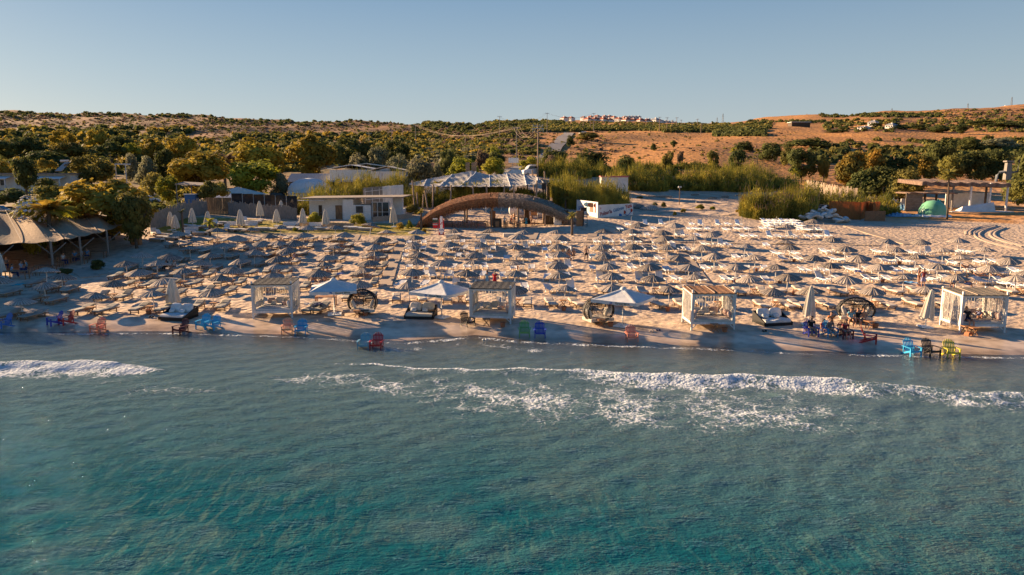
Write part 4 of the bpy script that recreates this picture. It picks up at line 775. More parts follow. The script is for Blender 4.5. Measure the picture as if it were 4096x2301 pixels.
TREES = [
 (470, 690, 925, 350, 91, 'golden', 'round', 'great bushy tree behind the restaurant canopy'), (560, 760, 960, 150, 86, 'olive', 'round', 'dark branching tree at the end of the restaurant canopy'), (350, 720, 880, 150, 95, 'golden', 'round', 'golden flank tree left of the great bushy one'),
 (820, 585, 775, 250, 165, 'golden', 'round', 'big rounded tree left of the date palm'), (1060, 535, 690, 230, 200, 'golden', 'round', 'tall tree right of the date palm'), (1270, 518, 665, 200, 200, 'golden', 'round', 'tallest golden tree above the long shed'), (1030, 635, 765, 230, 160, 'yellow', 'round', 'bright yellow green tree above the car park tents'),
 (870, 712, 815, 120, 138, 'olive', 'round', 'small tree beside the car park tents'), (1140, 672, 760, 72, 160, 'silver', 'bush', 'small silver bush beside the white dome'), (695, 698, 775, 96, 142, 'yellow', 'round', 'round clipped lime green tree by the blue hut'), (405, 608, 715, 150, 185, 'olive', 'round', 'broad tree beside the solar panel'), (250, 588, 665, 180, 240, 'dark', 'bush', 'long dark hedge of trees above the white bungalow'), (490, 570, 645, 100, 240, 'dark', 'umbrella', 'flat topped pine above the pergola'), (560, 575, 640, 80, 245, 'yellow', 'umbrella', 'bright topped pine near the pergola'),
 (145, 622, 750, 95, 165, 'dark', 'round', 'dark pine standing before the white bungalow'), (230, 698, 770, 100, 170, 'dark', 'bush', 'dark round shrub at the bungalow porch'), (240, 725, 800, 130, 140, 'olive', 'bush', 'dull shrub below the bungalow'), (75, 738, 815, 170, 135, 'dark', 'bush', 'dark shrubs below the bungalow wall'), (40, 618, 690, 95, 200, 'golden', 'bush', 'golden shrub behind the bungalow roof'), (140, 608, 680, 75, 210, 'golden', 'bush', 'smaller golden shrub behind the bungalow roof'), (225, 634, 680, 90, 195, 'golden', 'umbrella', 'flat golden tree left of the solar panel'),
 (650, 668, 745, 105, 165, 'olive', 'bush', 'dull bush right of the great tree'), (570, 588, 660, 58, 210, 'silver', 'bush', 'pale silver bush beside the pergola'), (620, 598, 685, 80, 200, 'silver', 'bush', 'larger silver bush right of the pergola'), (690, 588, 695, 80, 210, 'dark', 'round', 'dark tree between silver bush and big rounded tree'), (305, 508, 565, 90, 300, 'golden', 'round', 'golden tree at the foot of the hill'), (450, 506, 562, 95, 300, 'golden', 'round', 'golden twin crowned tree at the foot of the hill'), (20, 505, 560, 70, 290, 'dark', 'round', 'dark rounded tree at the left edge'), (170, 538, 605, 120, 270, 'dark', 'round', 'dark wide tree left of the grove'), (655, 543, 600, 110, 270, 'golden', 'round', 'golden tree in the upper grove'), (760, 538, 595, 130, 260, 'golden', 'round', 'spreading golden tree in the upper grove'), (90, 560, 625, 120, 262, 'dark', 'round', 'deep green tree near the left edge of the grove'), (330, 560, 625, 130, 265, 'olive', 'round', 'olive crowned tree in the middle grove'), (540, 540, 600, 110, 280, 'dark', 'round', 'dark tree below the hill'), 
 (1447, 592, 672, 95, 185, 'silver', 'bush', 'silver olive tree left of the plain power pole'), (1527, 582, 645, 80, 195, 'silver', 'round', 'grey green olive tree behind the white flat roofs'), (1605, 598, 685, 100, 180, 'silver', 'bush', 'silver olive tree above the white flat roofs'), (1395, 535, 610, 150, 230, 'dark', 'round', 'wide dark tree beyond the long shed'), (1480, 548, 620, 70, 230, 'dark', 'round', 'dark tree beside the short power pole'), (1600, 548, 600, 95, 230, 'dark', 'round', 'dark tree behind the silver olives'), (1690, 596, 690, 115, 165, 'silver', 'bush', 'silver olive tree over the barbecue terrace'), (1752, 618, 672, 50, 168, 'silver', 'bush', 'small silver olive near the terrace'), (1790, 608, 660, 52, 180, 'dark', 'round', 'small dark tree near the terrace'), (1860, 608, 680, 130, 165, 'yellow', 'bush', 'lime green shrub left of the road'), (1978, 616, 680, 95, 170, 'yellow', 'bush', 'lime green shrub at the roadside'), (1980, 568, 592, 50, 220, 'yellow', 'bush', 'small bright shrub on the left slope'), (1800, 562, 610, 72, 210, 'dark', 'bush', 'dark shrub on the slope left of the road'), (1935, 572, 630, 60, 200, 'dead', 'bush', 'bare brown shrub left of the road'), (1985, 582, 625, 75, 205, 'dark', 'bush', 'dark shrub beside the bare one'),
 (2215, 563, 618, 115, 200, 'dark', 'bush', 'dark spreading shrub right of the road'), (2118, 605, 660, 90, 185, 'yellow', 'bush', 'yellow reeds-like shrub behind the power pole'), (2195, 605, 660, 75, 180, 'dead', 'bush', 'grey bare shrub above the minibus'), (2355, 588, 645, 170, 190, 'dark', 'bush', 'wide dark shrub in the dry field'), (2275, 533, 562, 34, 330, 'dark', 'bush', 'small dark shrub by the upper road'), (2340, 521, 548, 85, 360, 'olive', 'bush', 'shrub cluster at the top of the road'), (2495, 596, 635, 80, 195, 'dark', 'bush', 'dark pair of shrubs above the concrete kiosk'), (2654, 595, 640, 50, 200, 'olive', 'round', 'small dark tree above the reeds'), (2598, 568, 587, 26, 300, 'dark', 'bush', 'lone small shrub on the dry field'), (2675, 558, 588, 28, 300, 'dark', 'round', 'lone small tree on the dry field'), (2702, 598, 628, 28, 220, 'dead', 'round', 'thin bare tree above the reeds'), (2831, 601, 640, 52, 220, 'olive', 'round', 'small spreading tree above the sand lot'), (2923, 592, 650, 72, 200, 'dark', 'round', 'rounded dark tree in the dry field'), (2950, 558, 588, 72, 290, 'dark', 'bush', 'dark bush clump in the dry field'), (3053, 554, 602, 85, 260, 'dark', 'bush', 'large dark bush in the dry field'), (3122, 566, 604, 58, 250, 'olive', 'bush', 'olive bush next to the large dark one'), (3180, 586, 658, 125, 200, 'dark', 'round', 'big dark tree above the wattle fence'), (3265, 608, 655, 50, 200, 'olive', 'round', 'small tree at the head of the wattle fence'), (3190, 543, 578, 190, 330, 'dark', 'bush', 'long dark thicket across the field'),
 (3370, 572, 680, 140, 185, 'orange', 'bush', 'orange tipped bush above the wattle fence'), (3470, 563, 672, 140, 188, 'orange', 'bush', 'second orange tipped bush, taller'), (3560, 598, 705, 140, 185, 'dark', 'bush', 'dark bush right of the orange ones'), (3640, 588, 662, 125, 190, 'orange', 'bush', 'low orange tipped bush behind the ruined pavilion'), (3722, 538, 612, 100, 230, 'dark', 'round', 'tall dark tree behind the pavilion'), (3500, 636, 722, 170, 162, 'dark', 'bush', 'broad dark bush before the orange ones'), (3585, 645, 718, 140, 158, 'olive', 'bush', 'olive bush beside the pavilion'), (3420, 640, 715, 120, 165, 'dark', 'bush', 'dark bush behind the wattle fence'), (3755, 597, 655, 115, 210, 'olive', 'bush', 'olive bush above the pavilion roof'), (3850, 578, 655, 115, 210, 'dark', 'bush', 'dark bush above the pavilion roof'), (3940, 578, 655, 120, 210, 'dark', 'bush', 'dark bush behind the metal duct'), (4070, 558, 770, 170, 160, 'dark', 'bush', 'large dark tree mass at the right edge'), (4085, 650, 780, 130, 148, 'olive', 'bush', 'lower bush at the right edge'),
 (3458, 491, 523, 55, 480, 'dark', 'round', 'dark tree between the distant white cottages'), (3548, 492, 520, 70, 480, 'dark', 'bush', 'dark bush right of the distant cottage'), (3700, 495, 528, 80, 460, 'dark', 'bush', 'dark thicket on the terraced slope'), (3785, 495, 538, 52, 420, 'dark', 'round', 'tall dark tree on the terraced slope'), (3615, 495, 517, 65, 500, 'dark', 'bush', 'low thicket on the terraced slope'), (3860, 478, 508, 100, 500, 'dark', 'bush', 'upper thicket on the terraced slope'), (3950, 484, 520, 120, 480, 'dark', 'bush', 'upper right thicket on the terraced slope'), (3828, 535, 566, 115, 330, 'dark', 'bush', 'clipped hedge across the field'), (3935, 533, 574, 130, 330, 'silver', 'bush', 'grey green olives right of the hedge'), (3330, 497, 518, 45, 480, 'dark', 'bush', 'bush left of the distant cottages'), (3305, 515, 540, 80, 440, 'dark', 'bush', 'dark clump below the distant cottages'),
 (1440, 838, 890, 62, 108, 'yellow', 'bush', 'round green bush before the white hut'), (1265, 838, 890, 72, 107, 'yellow', 'bush', 'leafy shrub against the left wall of the hut'), (1655, 805, 870, 70, 122, 'olive', 'bush', 'dark leafy shrub left of the thatched arch'), (1000, 800, 820, 24, 135, 'golden', 'bush', 'small golden bush under the car park'), (270, 1070, 1110, 60, 68, 'dark', 'bush', 'low dark bush beside the restaurant mats'), (400, 1030, 1075, 55, 72, 'dark', 'bush', 'dark potted bush at the restaurant edge')]
TREES = [t if len(t) == 8 else t for t in TREES]
for t in TREES: tree(*t)

# palms
def palm(q, h, r, nfr, lab, fan=True, dens=1.0, col='yellow', droop=.5, seed=0, thick=.16):
    rr = random.Random(seed + int(h * 10)); root = thing('palm_tree', lab, 'palm', q, 0, 'palms around the beach bar')
    t = MB(); ln = rr.uniform(-.05, .05) * h
    t.tube([(0, 0, -.2), (ln * .2, 0, h * .3), (ln * .6, 0, h * .65), (ln, 0, h)], [thick * 1.2, thick, thick * .9, thick * .8], 8); t.build('trunk', M['trunk'], root)
    f = MB()
    for k in range(nfr):
        a = 2 * math.pi * k / nfr * 2.4 + rr.uniform(-.2, .2); up = rr.uniform(-.35, 1.25); L = r * rr.uniform(.8, 1.05)
        pts = []
        for i in range(7):
            s = i / 6; rad = L * s * math.cos(up * (1 - s * .4)); z = L * (math.sin(up) * s - droop * s * s * .9); pts.append(Vector((ln + rad * math.cos(a), rad * math.sin(a), h + z)))
        for i in range(1, 7):
            d = (pts[i] - pts[i - 1]).normalized(); side = d.cross(Vector((0, 0, 1))); side = side.normalized() if side.length > .01 else Vector((1, 0, 0)); up_ = side.cross(d)
            wl_ = r * (.22 if not fan else .30) * math.sin(min(1, i / 6 + .12) * 3.0)
            for m_ in range(3):
                p = pts[i - 1].lerp(pts[i], m_ / 3)
                for sg in (-1, 1):
                    e = p + side * sg * wl_ * rr.uniform(.8, 1.1) + d * wl_ * .7 - up_ * wl_ * .25; w_ = d * (r * .035)
                    f.add([p - w_, p + w_, e + w_ * .3, e - w_ * .3], [(0, 1, 2, 3)])
    f.build('fronds', M['leaf_' + col], root); return root
palm(onY(925, 190), 7.5, 4.2, 34, 'large brown date palm rising over the grove', False, col='dead', droop=.35, seed=3, thick=.4)
palm(at(*S1(2, 1075, 515)), 1.9, 1.15, 16, 'small fan palm on the lawn among the furled umbrellas', seed=5)
palm(at(*S1(2, 640, 575)), 3.6, .8, 8, 'bare trunked palm at the left end of the lawn', seed=8, col='dark')
palm(onY(215, 80), 5.4, 2.6, 30, 'palm whose trunk passes through the restaurant canopy', seed=2, col='golden', thick=.25)
palm(onY(130, 84), 5.0, 2.6, 26, 'broad leaved palm left of the flowering bush', seed=12, col='yellow', thick=.2)
palm(onY(265, 83), 5.2, 2.4, 26, 'broad leaved palm right of the flowering bush', seed=13, col='yellow', thick=.2)
palm(at(2262, 836), 2.2, 1.5, 20, 'dark fan palm left of the painted banner', seed=4, col='olive')
palm(at(2217, 808), 2.6, 1.2, 14, 'thin fan palm right of the bamboo posts', seed=6, col='olive'); palm(at(2196, 802), 2.9, 1.0, 12, 'slim palm beside the bamboo posts', seed=7, col='olive')
palm(at(2109, 790), 3.1, .8, 9, 'slim palm under the right edge of the shade net', seed=9, col='olive')
palm(at(1750, 815), 3.6, 1.5, 16, 'fan palm under the left edge of the shade net', seed=10, col='olive')
palm(at(1685, 918), 2.7, .9, 12, 'slim palm at the left foot of the thatched arch', seed=11, col='golden')
palm(at(2288, 940), 2.6, 1.1, 16, 'shaggy palm at the right foot of the thatched arch', seed=14, col='olive')
palm(onY(3763, 122), 7.4, 2.1, 24, 'tall fan palm standing behind the green dome', seed=15, col='olive', thick=.15)
palm(at(2930, 657), 4.5, 2.0, 16, 'fan palm in the middle of the reeds', seed=16, col='yellow'); palm(at(3028, 660), 4.5, 2.2, 16, 'fan palm at the right of the reeds', seed=17, col='olive')
palm(at(3180, 752), 4.2, 2.0, 16, 'fan palm beside the wattle fence', seed=18, col='yellow'); palm(at(3410, 745), 4.6, 2.2, 18, 'drooping palm before the dark bushes', seed=19, col='yellow')
# flowering oleander behind the restaurant canopy
ol = thing('oleander_bush', 'oleander bush with white flowers behind the restaurant canopy', 'bush', onY(170, 82))
o_ = bpy.data.objects.new('foliage', crown_for('bush', 'yellow')); COL.objects.link(o_); o_.parent = ol; o_.scale = (4.2, 3.6, 7.0)
rg_ = np.random.default_rng(3); d_ = rg_.normal(0, 1, (260, 3)); d_[:, 2] = abs(d_[:, 2]); d_ /= np.linalg.norm(d_, axis=1)[:, None]; P_ = quads(d_ * [1.9, 1.7, 4.2] + [-.4, -.4, 2.6], d_, .13, rg_, 1.0)
me_ = bpy.data.meshes.new('blossom'); me_.from_pydata(P_.tolist(), [], np.arange(len(P_)).reshape(-1, 4).tolist()); me_.materials.append(M['cushion_white']); o_ = bpy.data.objects.new('blossom', me_); COL.objects.link(o_); o_.parent = ol; o_['kind'] = 'stuff'

# reed thickets
M['reed'] = mat('reed_blades', (.44, .36, .06), .8, (.13, .14, .03), .45, detail=4, trans=.25, spec=.15, lo=.4, hi=.62)
M['reed_plume'] = mat('reed_plumes', (.42, .26, .14), .9, (.3, .18, .1), 3)
def reeds(q, hw, hd, h, n, lab, plume=.05, seed=1, rz=0.0):
    rng = np.random.default_rng(seed); root = thing('reed_thicket', lab, 'reeds', q, rz, 'thickets of tall reeds')
    a = rng.uniform(0, 6.28, n); r = np.sqrt(rng.uniform(0, 1, n)); lump = rng.uniform(.72, 1.12, 14)
    x = r * np.cos(a) * hw; y = r * np.sin(a) * hd; zb = gz(q.x + x * math.cos(rz) - y * math.sin(rz), q.y + y * math.cos(rz) + x * math.sin(rz)) - q.z
    hh = h * (.45 + .75 * np.clip(noise2(x * .9, y * .9, seed) * 1.8 + .45, 0, 1)) * rng.uniform(.6, 1.1, n) * lump[((a / 6.283 * 7).astype(int) + 7 * (r > .6)) % 14] * (1 - .25 * r ** 4)
    V = []; 
    for seg in range(5):
        z0 = rng.uniform(0, .85, n) * hh; L = rng.uniform(.5, .95, n); th = rng.uniform(0, 6.28, n); up = rng.uniform(.25, 1.25, n); w = rng.uniform(.05, .10, n)
        p0 = np.stack([x, y, zb + z0], 1); d = np.stack([np.cos(th) * np.cos(up), np.sin(th) * np.cos(up), np.sin(up)], 1) * L[:, None]; s = np.stack([-np.sin(th), np.cos(th), th * 0], 1) * w[:, None]
        V.append(np.stack([p0 - s, p0 + s, p0 + d * .6 + s, p0 + d], 1))
    st = np.stack([x, y, zb], 1); lean = rng.normal(0, .12, (n, 3)); lean[:, 2] = 1; top = st + lean * hh[:, None]; s = np.tile([[.03, 0, 0]], (n, 1)); V.append(np.stack([st - s, st + s, top + s * .4, top - s * .4], 1))
    P = np.concatenate(V).reshape(-1, 3); me = bpy.data.meshes.new('blades'); me.from_pydata(P.tolist(), [], np.arange(len(P)).reshape(-1, 4).tolist()); me.materials.append(M['reed']); me.update()
    o = bpy.data.objects.new('blades', me); COL.objects.link(o); o.parent = root; o['kind'] = 'stuff'
    k = int(n * plume)
    if k:
        t0 = top[:k]; w = rng.uniform(.04, .07, (k, 1)); s = np.concatenate([w, w * .3, w * 0], 1); u = np.tile([[.05, 0, .65]], (k, 1)) + rng.normal(0, .06, (k, 3))
        P = np.stack([t0 - s, t0 + s, t0 + u + s * .4, t0 + u - s * .4], 1).reshape(-1, 3); me = bpy.data.meshes.new('plumes'); me.from_pydata(P.tolist(), [], np.arange(len(P)).reshape(-1, 4).tolist()); me.materials.append(M['reed_plume'])
        o = bpy.data.objects.new('plumes', me); COL.objects.link(o); o.parent = root; o['kind'] = 'stuff'
    return root
RD = [(2375, 842, 7.0, 6.5, 4.8, 1900, 'big reed thicket behind the painted banner', .02), (2290, 805, 4.5, 4.5, 3.5, 900, 'reeds between the bar and the banner', .02),
 (2260, 715, 6.5, 4.0, 4.0, 900, 'bright reeds right of the minibus', 0), (2345, 708, 6.0, 4.0, 3.6, 900, 'reeds left of the concrete kiosk', 0),
 (2545, 762, 7.5, 4.0, 4.2, 1300, 'reeds right of the concrete kiosk', .03), (2650, 755, 7.0, 3.6, 4.2, 1100, 'reeds before the sand lot, left part', .03), (2760, 764, 6.5, 2.2, 2.6, 800, 'low reeds in front of the sand lot', .03), (2880, 764, 7.5, 5.0, 4.4, 1400, 'reeds right of the sand lot', .03), (2990, 763, 7.0, 5.5, 4.6, 1300, 'reeds in the middle of the right thicket', .02), (3100, 762, 7.0, 6.5, 5.0, 1400, 'tall reeds at the right end of the thicket', .02),
 (2600, 700, 9.0, 3.0, 3.2, 900, 'far reed belt below the dry field', 0), (2470, 705, 6.0, 3.0, 3.0, 600, 'far reeds behind the kiosk', 0), (2750, 678, 12, 2.5, 2.0, 700, 'low green belt at the foot of the dry field', 0),
 (3040, 868, 3.8, 4.5, 5.0, 1500, 'front reeds nearest the loungers, left part', .10), (3140, 872, 4.2, 4.5, 5.3, 1700, 'front reeds behind the stacked loungers', .10), (3250, 850, 5.0, 4.5, 4.7, 1600, 'front reeds behind the cushion heap', .10), (3375, 812, 5.5, 5.0, 4.2, 1600, 'front reeds behind the brown screens', .08), (3470, 790, 4.5, 4.5, 4.2, 1000, 'pale reeds at the right end of the front thicket', .08),
 (1270, 765, 6.5, 4.5, 4.2, 1100, 'reeds behind the white hut, left part', .03), (1410, 735, 7.0, 5.0, 6.4, 1500, 'bright reeds between hut and white flat roofs', .04), (1520, 735, 6.0, 5.0, 6.0, 1200, 'reeds behind the white hut, right part', .02), (1600, 760, 5, 4, 3.6, 700, 'dark reeds left of the shade net', 0),
 (1800, 805, 7.5, 3.0, 3.6, 1100, 'dark reeds under the shade net, left', 0), (1950, 800, 7.5, 3.0, 3.4, 1100, 'dark reeds under the shade net, middle', 0), (2080, 790, 5, 2.5, 2.6, 600, 'dark reeds under the shade net, right', 0)]
RY = {'front reeds nearest the loungers, left part': 118.5, 'front reeds behind the stacked loungers': 119, 'front reeds behind the cushion heap': 125, 'front reeds behind the brown screens': 129, 'pale reeds at the right end of the front thicket': 133, 'reeds behind the white hut, left part': 129, 'bright reeds between hut and white flat roofs': 140, 'reeds behind the white hut, right part': 140, 'dark reeds left of the shade net': 136, 'dark reeds under the shade net, left': 132, 'dark reeds under the shade net, middle': 132, 'dark reeds under the shade net, right': 131}
for i, (px, py, hw, hd, h, n, lab, pl) in enumerate(RD):
    h = h * (1.0 if lab in RY else 1.16); n = int(n * (1.0 if lab in RY else 1.25))
    q = onY(px, RY[lab]) if lab in RY else at(px, py); q.y += 0 if lab in RY else hd * .7; q.z = G(q.x, q.y); reeds(q, hw, hd, h, n, lab, pl, i + 20)

# scrub and grove that nobody could count
def scrub(name, polys, seed, mats_, kind='stuff'):
    rng = np.random.default_rng(seed); Ps = []; mi = []
    for (x0, y0, x1, y1, n, smin, smax, ms) in polys:
        for k in range(n):
            px = rng.uniform(x0, x1); py = rng.uniform(y0, y1); q = at(px, py)
            if q.y > 1450: continue
            s = rng.uniform(smin, smax) * (1.0 if q.y < 350 else min(1.5, q.y / 420)); m_ = 26 if s > 1.6 else 14
            d = rng.normal(0, 1, (m_, 3)); d[:, 2] = abs(d[:, 2]); d /= np.linalg.norm(d, axis=1)[:, None]; c = np.array(q) + d * s * rng.uniform(.6, 1.0, (m_, 1)) * [1.15, 1.15, .85]
            nr = d + rng.normal(0, .4, d.shape); nr /= np.linalg.norm(nr, axis=1)[:, None]; Ps.append(quads(c, nr, s * (.42 if m_ > 20 else .5), rng, .75)); mi += [ms[rng.integers(len(ms))]] * m_
    P = np.concatenate(Ps); me = bpy.data.meshes.new(name); me.from_pydata(P.tolist(), [], np.arange(len(P)).reshape(-1, 4).tolist())
    for m_ in mats_: me.materials.append(M['leaf_' + m_])
    me.polygons.foreach_set('material_index', mi); me.update(); o = bpy.data.objects.new(name, me); COL.objects.link(o); o['kind'] = kind; return o
LM = ['golden', 'olive', 'dark', 'silver', 'dead', 'yellow']
o_ = scrub('hillside_scrub', [(-60, 452, 900, 520, 900, .35, 1.0, [1, 2, 4, 4]), (800, 478, 1700, 560, 1000, .35, 1.0, [1, 2, 4, 4]), (-60, 450, 860, 470, 120, .6, 1.6, [2]), (820, 474, 1700, 505, 150, .6, 1.6, [2]), (1650, 505, 2150, 620, 800, .6, 1.9, [1, 2, 2, 4]), (1650, 500, 2080, 520, 120, 1.0, 2.2, [2]), (1500, 560, 2000, 640, 300, .8, 2.0, [1, 2, 0]), (2080, 503, 2330, 528, 320, 1.0, 2.0, [1, 2]),
  (1700, 487, 2250, 504, 460, 1.2, 2.4, [1, 2, 2]), (2225, 489, 2660, 504, 190, .7, 1.4, [1, 2]), (2300, 508, 2720, 524, 620, 1.0, 1.8, [1, 2, 2]), (2650, 504, 2980, 530, 460, 1.0, 2.1, [1, 2, 2]), (2660, 497, 3080, 518, 320, 1.0, 2.0, [2, 1]), (2860, 520, 3060, 545, 160, 1.4, 2.6, [2]), (2450, 520, 3300, 640, 260, .25, .8, [4, 1, 2]), (2980, 484, 3300, 494, 60, .8, 1.8, [2]), (3280, 455, 3760, 470, 220, .8, 2.0, [2]), (3700, 440, 4150, 520, 420, .5, 1.4, [4, 2, 1]), (3280, 480, 4150, 530, 200, .8, 2.0, [2, 1]), (3700, 565, 4150, 640, 160, 1.2, 2.6, [2, 1]), (2050, 520, 2450, 640, 200, .3, 1.2, [4, 1])], 41, LM)
tag(o_, 'low dark scrub dotted over the dry hills', 'scrub')
o_ = scrub('grove', [(-80, 520, 760, 640, 420, 2.0, 3.8, [0, 1, 2, 2]), (300, 600, 1000, 700, 240, 1.5, 3.0, [1, 2, 2, 0]), (900, 540, 1700, 640, 460, 1.6, 3.0, [1, 2, 2, 2, 0]), (900, 600, 1250, 690, 130, 1.2, 2.4, [1, 2, 0]), (450, 560, 900, 700, 200, 1.4, 2.8, [1, 2, 0]), (-80, 640, 420, 720, 120, 1.4, 2.6, [2, 1]), (1250, 600, 1900, 660, 160, 1.4, 2.6, [2, 1, 3]), (560, 690, 760, 860, 70, .8, 1.6, [2, 1]), (3250, 560, 4150, 660, 180, 1.4, 3.0, [2, 1, 2])], 43, LM)
tag(o_, 'dense grove of mixed trees filling the plain below the hill', 'grove')
# coastal plants on the sand at the back of the beach
for i, (px, py, w, h, col) in enumerate([(2655, 830, 26, 1.2, 'olive'), (2735, 850, 30, .9, 'golden'), (2800, 838, 40, 1.1, 'yellow'), (2850, 840, 26, .9, 'yellow'), (2700, 862, 22, .8, 'golden'), (2620, 825, 26, .9, 'silver'), (2950, 850, 20, .7, 'golden'), (3010, 862, 20, .6, 'golden'), (2560, 793, 30, .5, 'golden'), (1695, 935, 26, .9, 'golden'), (1600, 920, 40, 1.3, 'golden'), (1640, 915, 34, 1.6, 'yellow'), (1180, 925, 22, .7, 'yellow'), (3560, 795, 40, .9, 'olive')]):
    q = at(px, py); root = thing('dune_shrub', f'{["dull","golden","bright","lime","tiny golden","grey","stunted","lone","low","potted golden","feathery golden","leafy","small flowering","round"][i]} tuft of {TREE_WORD[col]} growth on the sand, {ORD[i]} counted inland', 'shrub', q, i, 'tufts on the dunes')
    c = bpy.data.objects.new('foliage', crown_for('bush', col)); COL.objects.link(c); c.parent = root; k = w / FOC * q.y; c.scale = (k, k, h)
# ---------------------------------------------------------------- boardwalks and mats
def ribbon(name, pts, w, m, lab, cat, slat=0.0, thick=.05, grp=None):
    P = [Vector((p.x, p.y, 0)) for p in pts]; b = MB(); L = []; acc = 0
    for i in range(len(P) - 1):
        seg = P[i + 1] - P[i]; n = max(1, int(seg.length / (slat or 1.2)))
        for k in range(n): L.append((P[i].lerp(P[i + 1], k / n), P[i].lerp(P[i + 1], (k + 1) / n)))
    for a, c in L:
        d = (c - a).normalized(); s = Vector((-d.y, d.x, 0)) * (w / 2); e = c - (c - a) * (.22 if slat else .02)
        j = random.uniform(-.012, .012) if slat else 0
        v = []
        for q in (a - s, a + s, e + s, e - s): v.append((q.x, q.y, G(q.x, q.y) + .07 + j))
        v += [(x, y, z - thick - .10) for x, y, z in v]
        b.add(v, [(3, 2, 1, 0), (4, 5, 6, 7), (0, 1, 5, 4), (1, 2, 6, 5), (2, 3, 7, 6), (3, 0, 4, 7)])
    o = b.build(name, m); return tag(o, lab, cat, grp)
ribbon('boardwalk', [at(1539, 1146), at(1569, 1060), at(1604, 968)], 1.15, M['deck'], 'pale plank boardwalk running from the lawn down to the sea', 'boardwalk')
ribbon('boardwalk', [at(2832, 1150), at(2760, 1050), at(2702, 972)], 1.1, M['deck'], 'plank boardwalk slanting down past the brown roofed daybed', 'boardwalk')
ribbon('boardwalk', [at(1210, 968), at(1600, 964), at(2000, 966), at(2400, 970), at(2720, 968), at(3000, 976), at(3390, 979), at(3520, 983)], 1.0, M['deck'], 'slatted walkway crossing the beach from side to side behind the loungers', 'boardwalk', slat=.42)
ribbon('boardwalk', [at(3390, 905), at(3500, 940), at(3633, 978)], 1.2, M['deck'], 'sand dusted walkway slanting from the brown screens', 'boardwalk')
ribbon('boardwalk', [at(2365, 960), at(2372, 932)], 1.2, M['deck'], 'short plank platform right of the thatched arch', 'boardwalk')
ribbon('boardwalk', [at(2122, 958), at(2140, 925)], 1.4, M['deck'], 'short plank platform in front of the bar tables', 'boardwalk')
ribbon('boardwalk', [at(1410, 962), at(1424, 940)], 1.3, M['deck'], 'short plank path from walkway to lawn', 'boardwalk')
ribbon('beach_mat', [at(362, 1110), at(316, 1079)], 1.6, M['deck'], 'pale board lying before the restaurant, left of two', 'mat', grp='boards before the restaurant')
ribbon('beach_mat', [at(412, 1100), at(362, 1069)], 1.5, M['deck'], 'pale board lying before the restaurant, right of two', 'mat', grp='boards before the restaurant')
tag(ribbon('kerb', [at(600, 945), at(880, 936), at(1200, 937), at(1430, 935), at(1590, 930), at(1730, 922)], .25, M['greywood'], 'low timber edge between the lawn and the sand', 'kerb'), None)
for i, (px, py) in enumerate([(1812, 950), (1932, 948), (2042, 947)]):
    q = at(px, py); b = MB(); b.box((0, 0, .22), (1.9, 1.1, .44)); tag(b.build('platform_block', M['canvas_beige'], loc=q, rz=.05), f'beige padded platform on the sand before the bar, {["left", "middle", "right"][i]} of three', 'platform', 'padded platforms before the bar')

# ---------------------------------------------------------------- restaurant canopy at the far left
M['tarp'] = mat('tan_shade_cloth', (.44, .30, .18), .95, (.31, .21, .125), 2.5, stretch=(.4, 3, 1), bump=.03)
def PY(px, Y, z): return Vector(((px - CX) / FOC * Y / _c, Y, z))
rest = thing('restaurant_canopy', 'wide tan cloth canopy of the open sided restaurant', 'canopy')
fr_ = [PY(-260, 65, 3.5), PY(0, 68, 3.45), PY(213, 71, 3.4), PY(330, 75.5, 3.5), PY(440, 81, 3.7), PY(530, 92, 3.9)]; bk_ = [PY(-260, 83, 6.0), PY(0, 85, 5.8), PY(110, 86, 5.7), PY(215, 88, 5.6), PY(400, 93, 5.0), PY(520, 96, 4.1)]
def lerpl(L, u): i = min(int(u * (len(L) - 1)), len(L) - 2); return L[i].lerp(L[i + 1], u * (len(L) - 1) - i)
MB().sheet(lambda u, v: lerpl(fr_, u).lerp(lerpl(bk_, u), v) + Vector((0, 0, -.25 * math.sin(v * 3.14) * abs(math.sin(u * 15.7)) + .42 * abs(math.cos(u * 15.7)) ** 4 * math.sin(v * 3.14) - .06 * math.sin(u * 60) * (v < .01))), 60, 14, thick=.04).build('roof_cloth', M['tarp'], rest)
b = MB()
for u in (.15, .2, .3, .4, .5, .62, .75, .9): b.beam(lerpl(fr_, u) + Vector((0, 0, .06)), lerpl(bk_, u) + Vector((0, 0, .06)), .07, .05)
b.build('roof_lath', M['deck'], rest)
for u in (.2, .4, .6, .8, 1.0):
    t_ = lerpl(fr_, u); b = MB(); b.tube([(t_.x, t_.y + .3, G(t_.x, t_.y) - .2), (t_.x, t_.y + .25, t_.z + .02)], .11, 8)
    for sx in (-1, 1): b.tube([(t_.x, t_.y + .3, t_.z - 1.3), (t_.x + sx * 1.5, t_.y + .3, t_.z - .1)], .05, 6)
    b.build('post', M['greywood'], rest)
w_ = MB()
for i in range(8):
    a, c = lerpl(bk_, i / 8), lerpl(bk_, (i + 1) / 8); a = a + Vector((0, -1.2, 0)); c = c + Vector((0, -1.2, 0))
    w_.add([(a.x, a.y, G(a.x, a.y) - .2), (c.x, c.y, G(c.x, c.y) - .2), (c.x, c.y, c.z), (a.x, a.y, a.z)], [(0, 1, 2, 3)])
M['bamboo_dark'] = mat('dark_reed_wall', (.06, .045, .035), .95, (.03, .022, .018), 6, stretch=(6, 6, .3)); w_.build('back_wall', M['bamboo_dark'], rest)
def dining_table(q, rz, lab, grp, w=1.5, d=.8, m='wood'):
    root = thing('dining_table', lab, 'table', q, rz, grp); MB().box((0, 0, .74), (w, d, .05)).build('tabletop', M[m], root)
    for x in (-1, 1):
        for y in (-1, 1): MB().box((x * (w / 2 - .06), y * (d / 2 - .06), .36), (.07, .07, .72)).build('leg', M[m], root)
    return root
